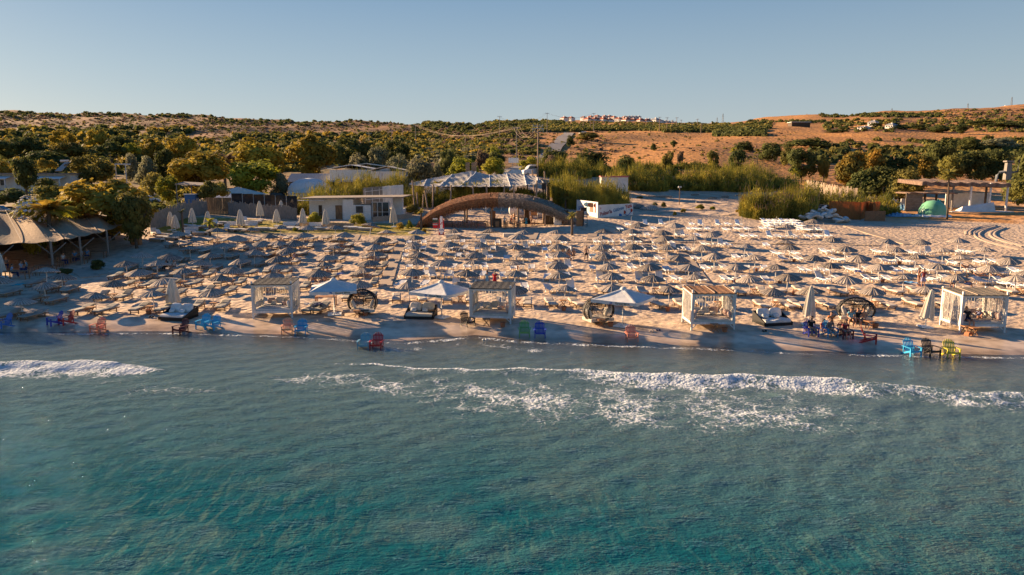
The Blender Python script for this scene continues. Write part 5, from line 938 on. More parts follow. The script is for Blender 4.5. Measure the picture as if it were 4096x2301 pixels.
def dining_chair(q, rz, lab, grp, m='wood'):
    root = thing('dining_chair', lab, 'chair', q, rz, grp); MB().box((0, 0, .45), (.45, .45, .05)).build('seat', M[m], root)
    b = MB(); b.box((-.2, .21, .72), (.04, .04, .52)); b.box((.2, .21, .72), (.04, .04, .52)); b.box((0, .21, .92), (.42, .03, .12)); b.box((0, .21, .70), (.42, .03, .06)); b.build('backrest', M[m], root)
    for x in (-1, 1):
        for y in (-1, 1): MB().box((x * .19, y * .19, .22), (.045, .045, .44)).build('leg', M[m], root)
    return root
for i, (px, Y, l) in enumerate([(75, 66, 'table under the restaurant canopy nearest the left edge'), (190, 70, 'table behind the first canopy post'), (320, 76, 'long table under the middle of the restaurant canopy'), (400, 80, 'table at the right end of the restaurant'), (60, 74, 'table in the dark back of the restaurant')]):
    dining_table(onY(px, Y), .1, l, 'restaurant tables', 1.8)
for i, (px, Y) in enumerate([(150, 68), (110, 70), (250, 74), (360, 79)]): dining_chair(onY(px, Y), i * 1.3, f'pale wooden chair under the restaurant canopy, {ORD[i]} from the left'.replace('first', 'first') if i != 1 else 'dark wooden chair beside the second restaurant table', 'restaurant chairs')
b = MB(); b.box((0, 0, .8), (1.3, .5, 1.6)); b.box((0, -.27, 1.3), (.5, .03, .4), mi=1); tag(b.build('wooden_crate_counter', [M['teak'], M['darkwood']], loc=onY(560, 88), rz=-.3), 'tall wooden cabinet standing at the right end of the restaurant', 'cabinet')
closed_umbrella((8, 1110), (-14, 1010), 'furled white umbrella at the extreme left before the restaurant', 0, 'furled umbrellas at the edge')

# ---------------------------------------------------------------- lawn furniture
def lawn_bed(F, rz, lab, back=False, sofa=False):
    q = at(*F); root = thing('lawn_sofa' if sofa else 'lawn_lounger', lab, 'sofa' if sofa else 'sun lounger', q, rz, 'white cushioned seats on the lawn'); w, d = (1.9, .85) if sofa else (.72, 1.95)
    f = MB(); f.box((0, 0, .26), (w, d, .07)); f.build('frame', M['deck'], root)
    for x in (-1, 1): 
        l = MB(); l.box((x * (w / 2 - .05), 0, .12), (.07, d * .9, .24)); l.build('leg', M['deck'], root)
    c = MB(); c.sheet(lambda u, v: ((u - .5) * (w - .04), (v - .5) * (d - .04), .42 - .03 * (abs(u - .5) > .45)), 8, 6, thick=.12); c.build('cushion', M['cushion_white'], root)
    if sofa:
        b = MB(); b.box((0, d / 2 - .06, .60), (w, .14, .45), rx=-.15); b.build('back_cushion', M['cushion_white'], root)
        b = MB()
        for x in (-1, 1): b.box((x * (w / 2 + .05), 0, .42), (.06, d, .08))
        b.build('arm', M['deck'], root)
    elif back:
        b = MB(); b.box((0, .72, .62), (.68, .12, .70), rx=-.7); b.build('back_cushion', M['cushion_white'], root)
for i, (zx, zy, rz, bk, sf) in enumerate([(200, 605, 1.2, 0, 0), (300, 565, 1.3, 0, 0), (430, 580, 1.2, 0, 0), (160, 500, .6, 1, 0), (290, 525, 1.2, 1, 0), (545, 535, 1.3, 0, 0), (720, 540, .5, 1, 0), (745, 470, 0, 0, 1), (910, 495, 1.3, 0, 0), (820, 395, 1.2, 0, 0), (960, 390, 1.3, 0, 0), (735, 370, 1.2, 0, 0), (1200, 345, .8, 1, 0), (1320, 320, 1.5, 0, 0), (1430, 325, 1.5, 0, 0), (1345, 430, .2, 1, 0), (1450, 440, .8, 0, 0), (1450, 370, 0, 0, 1), (1670, 300, .6, 1, 0), (1610, 440, 1.3, 0, 0), (1740, 375, 0, 0, 1), (1830, 305, 1.4, 0, 0), (1930, 420, 1.4, 0, 0), (2060, 425, 1.4, 0, 0), (2450, 420, 1.4, 0, 0), (2385, 380, 0, 0, 1), (2310, 220, 0, 0, 1)]):
    lawn_bed(S1(2, zx, zy), rz, f'white cushioned {"sofa" if sf else "lounger with raised back" if bk else "lounger"} on the lawn, {ORD[i]} seat counted from the big tree', bk, sf)
for i, (zx, zy, rz, bk, sf) in enumerate([(60, 410, 1.4, 0, 0), (40, 375, 0, 0, 1), (420, 385, 0, 0, 1), (530, 415, 1.5, 0, 0), (1080, 410, 1.5, 0, 0), (1245, 425, 1.3, 0, 0), (1000, 400, 1.5, 0, 0)]):
    lawn_bed(S1(3, zx, zy), rz, f'white {"sofa" if sf else "lounger"} on the lawn below the white hut, {ORD[i]} from its left', bk, sf)

# ---------------------------------------------------------------- thatched bar
bar = thing('thatched_bar', 'long arched bar roof of shaggy thatch, orange on its left half', 'bar'); BY = 108.0
M['thatch_new'] = mat('orange_thatch', (.52, .24, .10), .95, (.26, .11, .05), 3, stretch=(1, 1, 3), bump=.15, bscale=5); M['thatch_old'] = mat('tan_thatch', (.56, .40, .27), .95, (.24, .16, .11), 3, stretch=(1, 1, 3), bump=.15, bscale=5)
XL, XR = PY(1668, BY, 0).x, PY(2320, BY, 0).x; gB = 2.25
def arch(u, off, rise=4.5): u = min(1.0, max(0.0, u)); x = XL + (XR - XL) * u; return x, gB - .3 + rise * (1 - abs(2 * u - 1) ** 2.3) ** .8 + off
for nm, u0, u1, mm in (('thatch', 0, .5, 'thatch_new'), ('thatch', .5, 1, 'thatch_old')):
    def tp(u, v, u0=u0, u1=u1):
        x, z = arch(u0 + (u1 - u0) * u, 0); y = BY - 1.5 + 7.0 * v; return (x + .08 * math.sin(v * 40 + u * 90), y + .10 * math.sin(u * 70), z - .2 + .03 * math.sin(u * 131 + v * 40) + .8 * v + .3 * math.sin(v * 3.14))
    MB().sheet(tp, 60, 16, thick=.35).build(nm, M[mm], bar)
    rg_ = np.random.default_rng(5); V = []
    for k in range(2600):
        u = u0 + (u1 - u0) * rg_.random(); x, z = arch(u, 0); L = rg_.uniform(.5, 1.4) * (1.0 if .08 < u < .92 else .7); dx = rg_.normal(0, .10) + (u - .5) * .25; y = BY - 1.5 + rg_.uniform(-.12, .5); w = rg_.uniform(.03, .07)
        V += [(x - w, y, z + .08), (x + w, y, z + .08), (x + dx + w * .3, y - rg_.uniform(.0, .22), z - L), (x + dx - w * .3, y - .1, z - L)]
    for k in range(3200):
        u, v = rg_.random(), rg_.random(); p = Vector(tp(u, v)); q_ = Vector(tp(min(1, u + rg_.normal(0, .006)), max(0, v - rg_.uniform(.05, .16)))); w = rg_.uniform(.02, .06); o1, o2 = rg_.uniform(.02, .16, 2)
        V += [(p.x - w, p.y, p.z + o1), (p.x + w, p.y, p.z + o1), (q_.x + w, q_.y, q_.z + o2), (q_.x - w, q_.y, q_.z + o2)]
    me = bpy.data.meshes.new('fringe'); me.from_pydata(V, [], np.arange(len(V)).reshape(-1, 4).tolist()); me.materials.append(M[mm]); o = bpy.data.objects.new('fringe', me); COL.objects.link(o); o.parent = bar; o['kind'] = 'stuff'
for u in (.03, .14, .3, .46, .62, .78, .9, .97):
    for y in (BY - .9, BY + 4.4):
        x, z = arch(u, 0); g = G(x, y); b = MB(); b.tube([(x, y, g - .3), (x, y, z)], .13, 8); b.build('post', M['pole'], bar)
for px, h_, m_, l_ in [(2228, 1.35, 'white', 'white bar front panel under the thatch'), (2262, 1.25, 'white', 'narrow white fridge under the thatch'), (2196, 1.3, 'darkwood', 'dark counter left of the white bar front'), (2245, 1.9, 'darkwood', 'dark bar back shelf in the shade of the thatch')]:
    w_ = 1.1 if m_ == 'white' else 1.9; b = MB(); b.box((0, 0, h_ / 2), (w_ if px != 2262 else .75, .6, h_)); b.box((0, -.02, h_ + .03), ((w_ if px != 2262 else .75) + .1, .7, .05), mi=1); b.box((0, -.31, h_ * .55), (.04, .03, h_ * .5), mi=1)
    tag(b.build('bar_counter', [M[m_], M['greywood']], loc=onY(px, BY - (.4 if m_ == 'white' else -1.2))), l_, 'counter', 'counters of the bar')
b = MB(); b.box((0, 0, .6), (1.3, .7, 1.2)); b.box((0, -.36, .5), (.55, .03, .8), mi=1); b.box((.3, -.37, .5), (.02, .02, .8)); b.box((0, 0, 1.3), (1.35, .75, .06)); b.box((0, .1, 1.26), (1.2, .5, .12)); tag(b.build('serving_station', [M['darkwood'], M['teak']], loc=onY(1990, BY - 1)), 'dark serving station with two wooden doors under the thatch', 'cabinet')
tag(MB().box((0, 0, 1.1), (.85, .12, 2.2)).build('wooden_door_panel', M['teak'], loc=onY(1972, BY + 1.5)), 'upright brown wooden panel behind the serving station', 'panel')
for i, (px, Y) in enumerate([(1855, 106.4), (1872, 109.5), (1925, 105.6), (1932, 108.5), (1795, 107.5), (2040, 105.8), (2048, 108.2), (2085, 108.5)]): dining_table(onY(px, Y), random.uniform(-.1, .1), f'wooden table under the arched thatch, {ORD[i]} counted', 'tables of the bar', 1.5, .9)
for i, (px, Y, rz) in enumerate([(1840, 109.4, 1.57), (1905, 109.6, -1.57), (1830, 106.2, 1.5), (1880, 106, -1.5), (1892, 104.6, 3.1), (1950, 105.8, -1.5), (2022, 104.8, 3.1), (2072, 104.8, 3.1), (2075, 107, -1.4), (2020, 107.6, 1.6), (2132, 108.6, -1.5), (1815, 107.6, -1.5), (2060, 109.8, 0.2)]): dining_chair(onY(px, Y), rz, f'wooden chair at the bar tables under the thatch, {ORD[i]} counted', 'chairs of the bar')
for i, (px, Y) in enumerate([(2158, 109), (2178, 109.6)]):
    b = MB(); b.box((0, 0, .95), (.7, .7, .05))
    for x in (-.28, .28):
        for y in (-.28, .28): b.beam((x * 1.15, y * 1.15, 0), (x, y, .93), .05, .05)
    tag(b.build('bar_table', M['wood'], loc=onY(px, Y)), ['tall red brown bar table near the standing women', 'tall pale bar table behind the plants'][i], 'table')
for i, (px, Y) in enumerate([(1880, 121), (1888, 123), (1946, 120.5), (1945, 124), (2006, 122)]):
    b = MB(); b.rev([(.02, .95), (.42, .95), (.42, .92), (.03, .9), (.03, .3)], 16); 
    for k in range(3): a = k * 2.1; b.beam((0, 0, .4), (.4 * math.cos(a), .4 * math.sin(a), 0), .03, .03)
    tag(b.build('bistro_table', M['white'], loc=onY(px, Y)), f'small round white bistro table on the sand seen through the arch, {ORD[i]} from the left', 'table', 'bistro tables behind the arch')
tag(MB().box((0, 0, .5), (13, .4, 1.5)).build('planter_wall', M['bamboo_dark'], loc=onY(1930, 128)), 'dark low wall at the back of the sand seen through the arch', 'wall')
for i, (px, Y, c) in enumerate([(2095, 117, 'canvas_beige'), (2120, 119, 'teak'), (2060, 121, 'canvas_beige'), (2175, 117, 'canvas_beige')]):
    b = MB(); b.box((0, 0, .25), (2.2, 1.0, .5)); b.box((0, .42, .65), (2.2, .2, .5)); tag(b.build('sand_sofa', M[c], loc=onY(px, Y)), f'{"brown" if c == "teak" else "beige"} low sofa behind the bar, {ORD[i]} counted', 'sofa', 'sofas behind the bar')
q = onY(2106, 112); b = MB(); b.rev([(.03, 3.0), (.28, 2.9), (.42, .8), (.5, .5)], 14); b.rev([(.6, .55), (.75, .5), (.72, 0)], 14, mi=1); tag(b.build('potted_palm_trunk', [M['trunk'], M['blackplastic']], loc=q), 'thick tapering trunk in a round black tub', 'trunk')
q = onY(1790, 112.5); b = MB(); r_ = random.Random(3)
for k in range(150): a, z = r_.uniform(0, 6.28), r_.uniform(.3, 2.5); p = Vector((1.1 * math.cos(a) * r_.random(), .6 * math.sin(a) * r_.random(), z)); b.beam(p, p + Vector((r_.gauss(0, .3), r_.gauss(0, .2), r_.gauss(.1, .3))), .09, .02)
tag(b.build('white_sculpture', M['white'], loc=q), 'white feathery sculpture at the left inside of the arch', 'sculpture')
q = onY(2052, 118); b = MB(); b.ell((0, 0, 1.0), (.7, .45, 1.0), 14, 10); b.ell((.1, 0, 2.1), (.38, .3, .42), 12, 8); b.ell((.45, -.2, 1.2), (.4, .3, .6), 10, 8); tag(b.build('white_statue', M['white'], loc=q, smooth=True), 'bulky white inflatable figure behind the two bathers', 'inflatable')
# surfboard sign, arrow signpost, speakers, brown board
sb = thing('surfboard_sign', 'upright red and white surfboard reading FUN', 'sign', at(1766, 940)); b = MB()
b.add([(x, y, z) for y in (-.04, .04) for (x, z) in [(-.36, 0), (.36, 0), (.38, 1.2), (.30, 2.0), (.14, 2.45), (0, 2.55), (-.14, 2.45), (-.30, 2.0), (-.38, 1.2)]], [tuple(range(9)), tuple(reversed(range(9, 18)))] + [(i, (i + 1) % 9, 9 + (i + 1) % 9, 9 + i) for i in range(9)]); M['sign_red'] = mat('sign_red', (.55, .02, .03), .5, (.5, .02, .03)); b.build('board', M['sign_red'], sb)
b = MB(); b.box((0, -.05, 1.25), (.34, .02, 2.3)); b.box((0, -.065, .62), (.66, .02, .55)); b.ell((0, -.05, 2.35), (.16, .03, .18), 10, 6); b.build('white_stripe', M['white'], sb)
text_obj('FUN', .36, M['logo_blue'], sb, (0, -.08, .66), (R(90), 0, 0)); text_obj('Fun', .30, M['sign_red'], sb, (0, -.08, 1.55), (R(90), R(-60), 0))
sp_ = thing('arrow_signpost', 'signpost with white, green and red arrow boards', 'sign', at(1741, 930)); MB().tube([(0, 0, 0), (0, 0, 1.9)], .04, 6).build('post', M['greywood'], sp_)
M['sign_green'] = mat('sign_green', (.03, .20, .12), .6, (.03, .18, .1)); M['sign_pink'] = mat('sign_pink', (.55, .16, .16), .6, (.5, .14, .14))
for z, m_, h in ((1.86, 'white', .16), (1.70, 'sign_green', .15), (1.52, 'darkwood', .12), (1.38, 'sign_green', .08), (1.22, 'sign_pink', .18), (1.06, 'white', .07), (.86, 'sign_red', .28), (.66, 'sign_red', .12)):
    b = MB(); b.add([(x, y, zz) for y in (-.06, -.03) for x, zz in ((-.34, z), (-.26, z - h / 2), (.34, z - h / 2), (.34, z + h / 2), (-.26, z + h / 2))], [(0, 1, 2, 3, 4), (9, 8, 7, 6, 5)] + [(i, (i + 1) % 5, 5 + (i + 1) % 5, 5 + i) for i in range(5)]); b.build('arrow_board', M[m_], sp_)
text_obj('FUN', .7, M['white'], None, (0, 0, 0), (R(90), 0, 0), 'fun_sign'); o_ = bpy.data.objects['fun_sign']; o_.location = onY(1935, 127.7) + Vector((0, 0, .9)); tag(o_, 'white FUN letters on the dark low wall behind the arch', 'sign')
b = MB(); b.box((0, 0, 1.1), (1.0, .12, 2.2)); tag(b.build('brown_board', M['teak'], loc=onY(2315, 104.5)), 'orange brown board standing at the right foot of the thatch', 'board')
b = MB()
for x in (-.3, .3):
    for y in (-.2, .2): b.box((x, y, 1.0), (.04, .04, 2.0))
for z in (.3, .8, 1.3, 1.75): b.box((0, 0, z), (.6, .4, .03)); b.box((.05, 0, z + .12), (.4, .25, .16), mi=1)
tag(b.build('black_shelf', [M['blackplastic'], M['metal']], loc=onY(2336, 104)), 'black metal shelf rack beside the brown board', 'shelf')
tag(MB().box((0, 0, 2.3), (.85, .5, .55)).box((0, 0, 1.0), (.1, .1, 2.0)).build('loudspeaker', M['blackplastic'], loc=onY(2330, 105.2)), 'black loudspeaker on a stand above the shelf rack', 'speaker', 'loudspeakers')
for px, py, l in [(2173, 792, 'right of the shade net'), (1872, 800, 'at the left under the shade net'), (1998, 800, 'at the middle under the shade net')]:
    q = at(px, py) if px < 2100 else onY(px, 128); b = MB(); hz_ = 2.0 if px < 2100 else 3.6; b.box((0, 0, hz_), (.75, .6, 1.15)); b.tube([(0, .2, 0), (0, .2, hz_)], .06, 6); tag(b.build('loudspeaker', M['blackplastic'], loc=q), f'black loudspeaker on a pole {l}', 'speaker', 'loudspeakers')

# shade net on poles behind the bar
net = thing('shade_net', 'billowing white shade net stretched on poles behind the bar', 'canopy')
fN = [PY(1646, 131, 8.2), PY(1720, 129, 7.9), PY(1800, 128, 7.9), PY(1960, 127, 7.9), PY(2070, 127, 8.0), PY(2140, 128, 8.3), PY(2172, 130, 8.6)]; bN = [PY(1646, 133, 8.4), PY(1735, 138, 9.3), PY(1890, 142, 10.7), PY(1960, 141, 9.9), PY(2050, 141, 10.2), PY(2140, 139, 9.7), PY(2172, 132, 8.6)]
M['net'] = mat('white_shade_net', (.66, .62, .56), .95, (.50, .47, .42), 1.2, stretch=(1, 2.5, 1), trans=.3)
MB().sheet(lambda u, v: lerpl(fN, u).lerp(lerpl(bN, u), v) + Vector((0, 0, -.26 * abs(math.sin(u * 25)) ** .7 * math.sin(v * 3.14) - .22 * abs(math.sin(v * 9.4)) * math.sin(u * 3.14) + .05 * math.sin(u * 160 + v * 30))), 110, 26, thick=.02).build('net_cloth', M['net'], net)
b = MB()
for i in range(1, 8):
    u = i / 8; b.tube([lerpl(fN, u).lerp(lerpl(bN, u), v) + Vector((0, 0, .04 - .25 * abs(math.sin(v * 9.4)) * math.sin(u * 3.14) - .26 * abs(math.sin(u * 25)) ** .7 * math.sin(v * 3.14))) for v in np.linspace(0, 1, 14)], .06, 5)
b.build('rope', M['white'], net)
for i, (px, Y, ptop) in enumerate([(1735, 128, 738), (1805, 127, 740), (1897, 127, 742), (1952, 127, 742), (2013, 127, 742), (2055, 127, 740), (2142, 128, 722), (1752, 134, 740)]):
    q = onY(px, Y); zt = atY(px, ptop, Y).z; b = MB(); b.tube([(q.x, q.y, q.z - .3), (q.x + random.uniform(-.3, .3), q.y, zt)], .14, 8); b.build('pole', M['pole'], net)
for i, (px, py, ptop) in enumerate([(1660, 858, 722), (1686, 805, 752), (1712, 840, 762), (1672, 850, 770), (1690, 835, 778), (2183, 802, 685), (2190, 802, 722), (2176, 800, 712), (2165, 812, 760), (2138, 770, 680)]):
    q = at(px, py); zt = atY(px, ptop, q.y).z; b = MB(); b.tube([(0, 0, -.3), (random.uniform(-.5, .3), 0, zt - q.z)], .13, 8); tag(b.build('wooden_pole', M['pole'], loc=q), f'bare wooden pole beside the shade net, {ORD[i]} counted from the left group', 'pole', 'wooden poles around the shade net')
for i, px in enumerate([1868, 1872, 1876, 1880, 1891, 1895, 1899, 1903, 1907]):
    q = onY(px, 146); zt = atY(px, 650, 146).z; b = MB(); b.tube([(0, 0, 0), (.05, 0, zt - q.z)], .10, 6); tag(b.build('bamboo_pole', M['pole'], loc=q), f'upright bamboo pole standing in the bundle behind the shade net, {ORD[i]} of six', 'pole', 'bamboo poles behind the shade net')
M['bamboo'] = mat('orange_bamboo_screen', (.62, .27, .09), .9, (.40, .16, .05), 8, stretch=(8, 8, .3), trans=.45)
def screen(name, pts, h, m, lab, cat='fence', rag=.1, cap=True):
    b = MB(); r = random.Random(len(lab))
    for i in range(len(pts) - 1):
        a, c = pts[i], pts[i + 1]; L = (c - a).length; n = max(2, int(L / .22))
        for k in range(n):
            p, q = a.lerp(c, k / n), a.lerp(c, (k + .93) / n); z0, z1 = G(p.x, p.y) - .1, G(q.x, q.y) - .1; t = h * r.uniform(1 - rag, 1 + rag * .4); nx = (q - p).normalized().cross(Vector((0, 0, 1))) * .03
            z = (z0 + z1) / 2; v = [p - nx, q - nx, q + nx, p + nx]; b.add([(w.x, w.y, z) for w in v] + [(w.x + r.gauss(0, .02), w.y, z + t) for w in v], [(0, 1, 5, 4), (1, 2, 6, 5), (2, 3, 7, 6), (3, 0, 4, 7), (4, 5, 6, 7)])
    return tag(b.build(name, M[m]), lab, cat)
screen('reed_fence', [onY(2058, 131), onY(2100, 129), onY(2150, 127), onY(2178, 126)], 1.7, 'bamboo', 'orange bamboo fence below the right side of the shade net')

# ---------------------------------------------------------------- painted banner
ban = thing('painted_banner', 'V shaped white painted hoarding with a smiling face and lettering', 'billboard'); pA, pB = at(2391, 872), at(2531, 860); pC = at(2307, 846); HB = 51 / FOC * pA.y
M['banner_white'] = mat('banner_white', (.72, .71, .69), .8, (.64, .63, .61), 1)
for nm, a, c in (('lettered_panel', pA, pB), ('painted_panel', pC, pA)):
    d = (c - a); nrm = Vector((d.y, -d.x, 0)).normalized(); zb = min(a.z, c.z) - .2; b = MB()
    v = [a - nrm * .04, c - nrm * .04, c + nrm * .04, a + nrm * .04]; b.add([(p.x, p.y, zb) for p in v] + [(p.x, p.y, a.z + HB) for p in v], [(0, 1, 5, 4), (1, 2, 6, 5), (2, 3, 7, 6), (3, 0, 4, 7), (4, 5, 6, 7)]); pan = b.build(nm, M['banner_white'], ban)
    ang = math.atan2(d.y, d.x); L = Vector((d.x, d.y, 0)).length; mid = (a + c) / 2; fz = mid + nrm * .05
    def on(u, z): return Vector((a.x + d.x * u + nrm.x * .055, a.y + d.y * u + nrm.y * .055, a.z + HB * z))
    if nm == 'lettered_panel':
        for s_, sz, m_, u, z, tl in (("Polisan'la", .78, 'text_maroon', .22, .36, 8), ('Gülümse', .74, 'text_blue', .57, .60, 10), ('Yaza', .86, 'text_red', .86, .80, 10), ('29', .4, 'text_pink', .06, .72, 0)):
            if m_ not in M: M[m_] = mat(m_, {'text_maroon': (.30, .035, .05), 'text_blue': (.05, .22, .42), 'text_red': (.50, .06, .03), 'text_pink': (.55, .25, .2)}[m_], .8)
            text_obj(s_, sz, M[m_], pan, on(u, z), (R(90), R(-tl), ang), ext=.005)
        b = MB(); pts = [on(.74 + .19 * t, .30 + .10 * (t - .5) - .22 * (1 - (2 * t - 1) ** 2)) for t in np.linspace(0, 1, 14)]; b.tube(pts, .05, 5); b.build('smile', M['logo_blue'], pan)
        for u, z in ((.735, .33), (.935, .46)): 
            b = MB(); b.ell(on(u, z), (.30, .06, .30), 14, 8); b.build('red_cheek', M['text_red'], pan)
        b = MB()
        for u, z in ((.80, .52), (.88, .58)): b.tube([on(u - .018 + .036 * t, z - .05 + .05 * math.sin(3.14 * t)) for t in np.linspace(0, 1, 7)], .03, 5)
        b.build('eye_line', M['logo_blue'], pan)
        b = MB(); c_ = on(.60, .12); b.ell(c_, (.42, .05, .26), 14, 8); b.build('blue_shell', M['logo_blue'], pan)
    else:
        text_obj('Gülümse', .8, M['logo_blue'], pan, on(.22, .38), (R(90), R(-8), ang)); text_obj('Yaza', .55, M['text_pink'] if 'text_pink' in M else M['logo_blue'], pan, on(.42, .40), (R(90), R(-8), ang))
        for u, m_, w in ((.52, 'paint_sky', .06), (.62, 'paint_sky', .05), (.70, 'paint_brown', .06), (.78, 'paint_brown', .04), (.90, 'paint_red', .03)):
            if m_ not in M: M[m_] = mat(m_, {'paint_sky': (.30, .50, .58), 'paint_brown': (.30, .16, .10), 'paint_red': (.50, .10, .08)}[m_], .8)
            b = MB(); p, q = on(u - w, .15), on(u + w, .15); p2, q2 = on(u + w * .6, .92), on(u - w * .4, .92); b.add([p, q, p2, q2], [(0, 1, 2, 3)]); b.ell(on(u, .72), (w * L * .8, .03, .35), 10, 6); b.build('painted_motif', M[m_], pan)
        
# ---------------------------------------------------------------- buildings
M['wallwhite'] = mat('whitewashed_brick', (.80, .77, .72), .9, (.68, .64, .58), 3, bump=.02, bscale=8, stretch=(1, 1, 3)); M['plaster'] = mat('white_plaster', (.76, .74, .70), .9, (.66, .63, .58), 1.5); M['rooftile'] = mat('red_roof_tiles', (.42, .13, .07), .85, (.30, .09, .05), 2, stretch=(4, 4, 1)); M['tin'] = mat('grey_tin_roof', (.36, .36, .36), .6, (.24, .24, .25), 2, stretch=(6, .4, 1)); M['flatroof'] = mat('felt_roof', (.34, .28, .23), .95, (.2, .16, .13), 2); M['window'] = mat('dark_window', (.05, .055, .06), .2, (.03, .03, .035), 2)
def wallbox(b, x0, x1, y0, y1, z0, z1, mi=0): b.box(((x0 + x1) / 2, (y0 + y1) / 2, (z0 + z1) / 2), (x1 - x0, y1 - y0, z1 - z0), mi=mi)
hut = thing('white_hut', 'whitewashed flat roofed hut with two doors behind the lawn', 'hut', onY(1420, 117), R(-4)); k = 117 / FOC
X_ = lambda px: (px - 1420) * k
b = MB(); wallbox(b, X_(1245), X_(1430), 0, 5, -.6, 3.3); b.build('wall', M['wallwhite'], hut); b = MB(); wallbox(b, X_(1432), X_(1502), -1.2, 4, -.7, 2.3); wallbox(b, X_(1500), X_(1612), 1, 5, -.6, 1.6); b.build('side_wall', M['wallwhite'], hut); b = MB(); wallbox(b, X_(1390), X_(1431), -1.1, 0, -.7, 3.2); b.build('pier', M['wallwhite'], hut)
b = MB(); b.sheet(lambda u, v: (X_(1222) + (X_(1632) - X_(1222)) * u, -1.4 + 7 * v, 3.38 + .25 * u + .15 * v), 10, 4, thick=.14); b.build('roof', M['flatroof'], hut)
b = MB(); b.sheet(lambda u, v: (X_(1215) + (X_(1320) - X_(1215)) * u, -1.9 + .9 * v, 3.05), 4, 2, thick=.07); b.build('awning', M['whitepaint'], hut)
for px0, px1, z1 in ((1284, 1297, 2.2), (1352, 1378, 2.2)): b = MB(); b.box(((X_(px0) + X_(px1)) / 2, -.05, z1 / 2 - .1), (X_(px1) - X_(px0), .12, z1 + .2)); dr = b.build('door', M['darkwood'] if px0 < 1300 else M['wood'], hut); MB().box((X_(px1) - .15, -.13, 1.0), (.06, .05, .12)).build('handle', M['metal'], dr)
wn_ = MB().box((X_(1458), -1.24, 1.6), (X_(1470) - X_(1441), .1, 1.1)).build('window', M['window'], hut); b = MB()
for dx in (-.62, .62): b.box((X_(1458) + dx, -1.28, 1.6), (.08, .08, 1.2))
for dz in (-.58, .58): b.box((X_(1458), -1.28, 1.6 + dz), (1.3, .08, .08))
b.build('frame', M['whitepaint'], wn_)
b = MB(); b.box((X_(1538), -.6, 1.3), (2.9, .08, 2.9)); gw = b.build('glazed_door', M['glass'], hut); b = MB()
for px in (1506, 1526, 1545, 1572): b.box((X_(px), -.66, 1.3), (.1, .08, 3.0))
b.box((X_(1538), -.66, 2.75), (2.9, .08, .1)); b.box((X_(1538), -.66, 1.2), (2.9, .08, .06)); b.build('frame', M['whitepaint'], gw)
tag(MB().box((0, 0, 1.6), (1.5, 1.2, 3.4)).build('white_shed', M['plaster'], loc=onY(1600, 118.5)), 'narrow white block standing right of the hut', 'shed')
screen('corrugated_screen', [onY(1464, 128), onY(1540, 128)], 4.4, 'greywood', 'grey board screen rising above the hut roof', rag=.02); screen('corrugated_screen', [onY(1541, 128), onY(1622, 128)], 4.4, 'whitepaint', 'white corrugated screen rising above the hut roof', rag=.02)
sc_ = MB()
for px in (1472, 1500, 1528, 1552, 1580, 1612): q = onY(px, 127.6); sc_.box((q.x, q.y, q.z + 2.0), (.08, .08, 4.2))
q0, q1 = onY(1472, 127.6), onY(1612, 127.6); sc_.beam(q0 + Vector((0, 0, 3.6)), q1 + Vector((0, 0, 3.9)), .08, .08); sc_.beam(q0 + Vector((0, 0, 2.2)), q1 + Vector((0, 0, 2.4)), .08, .08); tag(sc_.build('screen_scaffold', M['whitepaint']), 'white pipe framework standing before the tall screen', 'scaffold')
screen('low_fence', [at(1168, 905), at(1300, 908), at(1415, 912)], .75, 'deck', 'low orange board fence in front of the white hut', rag=.02); screen('low_fence', [at(1490, 888), at(1560, 882), at(1650, 872)], .9, 'deck', 'low tan screen right of the hut', rag=.05)
screen('reed_fence', [onY(620, 98), onY(700, 104), onY(780, 112), onY(850, 118)], 2.6, 'greywood', 'weathered reed fence behind the left of the lawn', rag=.2); screen('brick_fence', [onY(845, 119), onY(945, 121)], 2.8, 'wood', 'brown wooden wall between the reed fences', rag=.01); screen('reed_fence', [onY(932, 118), onY(1000, 116), onY(1090, 115), onY(1200, 113)], 2.3, 'greywood', 'split reed fence behind the furled umbrellas', rag=.12)
gl_ = thing('glass_screen', 'glass windbreak panels above the reed fence', 'screen'); 
for i in range(6):
    a, c = onY(948 + i * 43, 121), onY(989 + i * 43, 121); b = MB(); b.box(((a.x + c.x) / 2, a.y, a.z + 1.8), (c.x - a.x, .05, 3.2)); b.build('pane', M['glass'], gl_); MB().box((a.x - .04, a.y, a.z + 1.8), (.09, .09, 3.3)).build('post', M['metal'], gl_)

bung = thing('bungalow', 'long white bungalow with porches half hidden by trees', 'house', onY(160, 178)); k2 = 178 / FOC; XB = lambda px: (px - 160) * k2
b = MB(); wallbox(b, XB(-60), XB(325), 0, 8, -1, 4.0); b.build('wall', M['plaster'], bung); b = MB(); b.box((XB(132), 3.5, 4.1), (XB(335) - XB(-70), 9.5, .25)); b.build('roof', M['flatroof'], bung)
for px in (55, 245, 120): w = MB().box((XB(px), -.05, 1.9), (1.1, .12, 1.2)).build('window', M['window'], bung); MB().box((XB(px), -.12, 1.25), (1.3, .12, .1)).build('sill', M['whitepaint'], w)
for a, c in ((10, 100), (200, 312)):
    b = MB(); b.sheet(lambda u, v: (XB(a) + (XB(c) - XB(a)) * u, -3.2 + 3.2 * v, 2.9 + .7 * v), 4, 2, thick=.12); pr = b.build('porch', M['plaster'], bung)
    for px in (a + 3, (a + c) / 2, c - 3): MB().box((XB(px), -3.0, 1.0), (.22, .22, 3.8)).build('column', M['whitepaint'], pr)
so = thing('solar_heater', 'tilted solar water heater on the bungalow roof', 'solar panel', onY(298, 182) + Vector((0, 0, 4.2))); MB().box((0, 0, 1.6), (2.8, 3.4, .12), rx=R(40), rz=-.5).build('panel', M['glass'], so); MB().tube([(-1.2, 1.2, 3.0), (1.4, .4, 3.0)], .3, 10).build('tank', M['metal'], so)
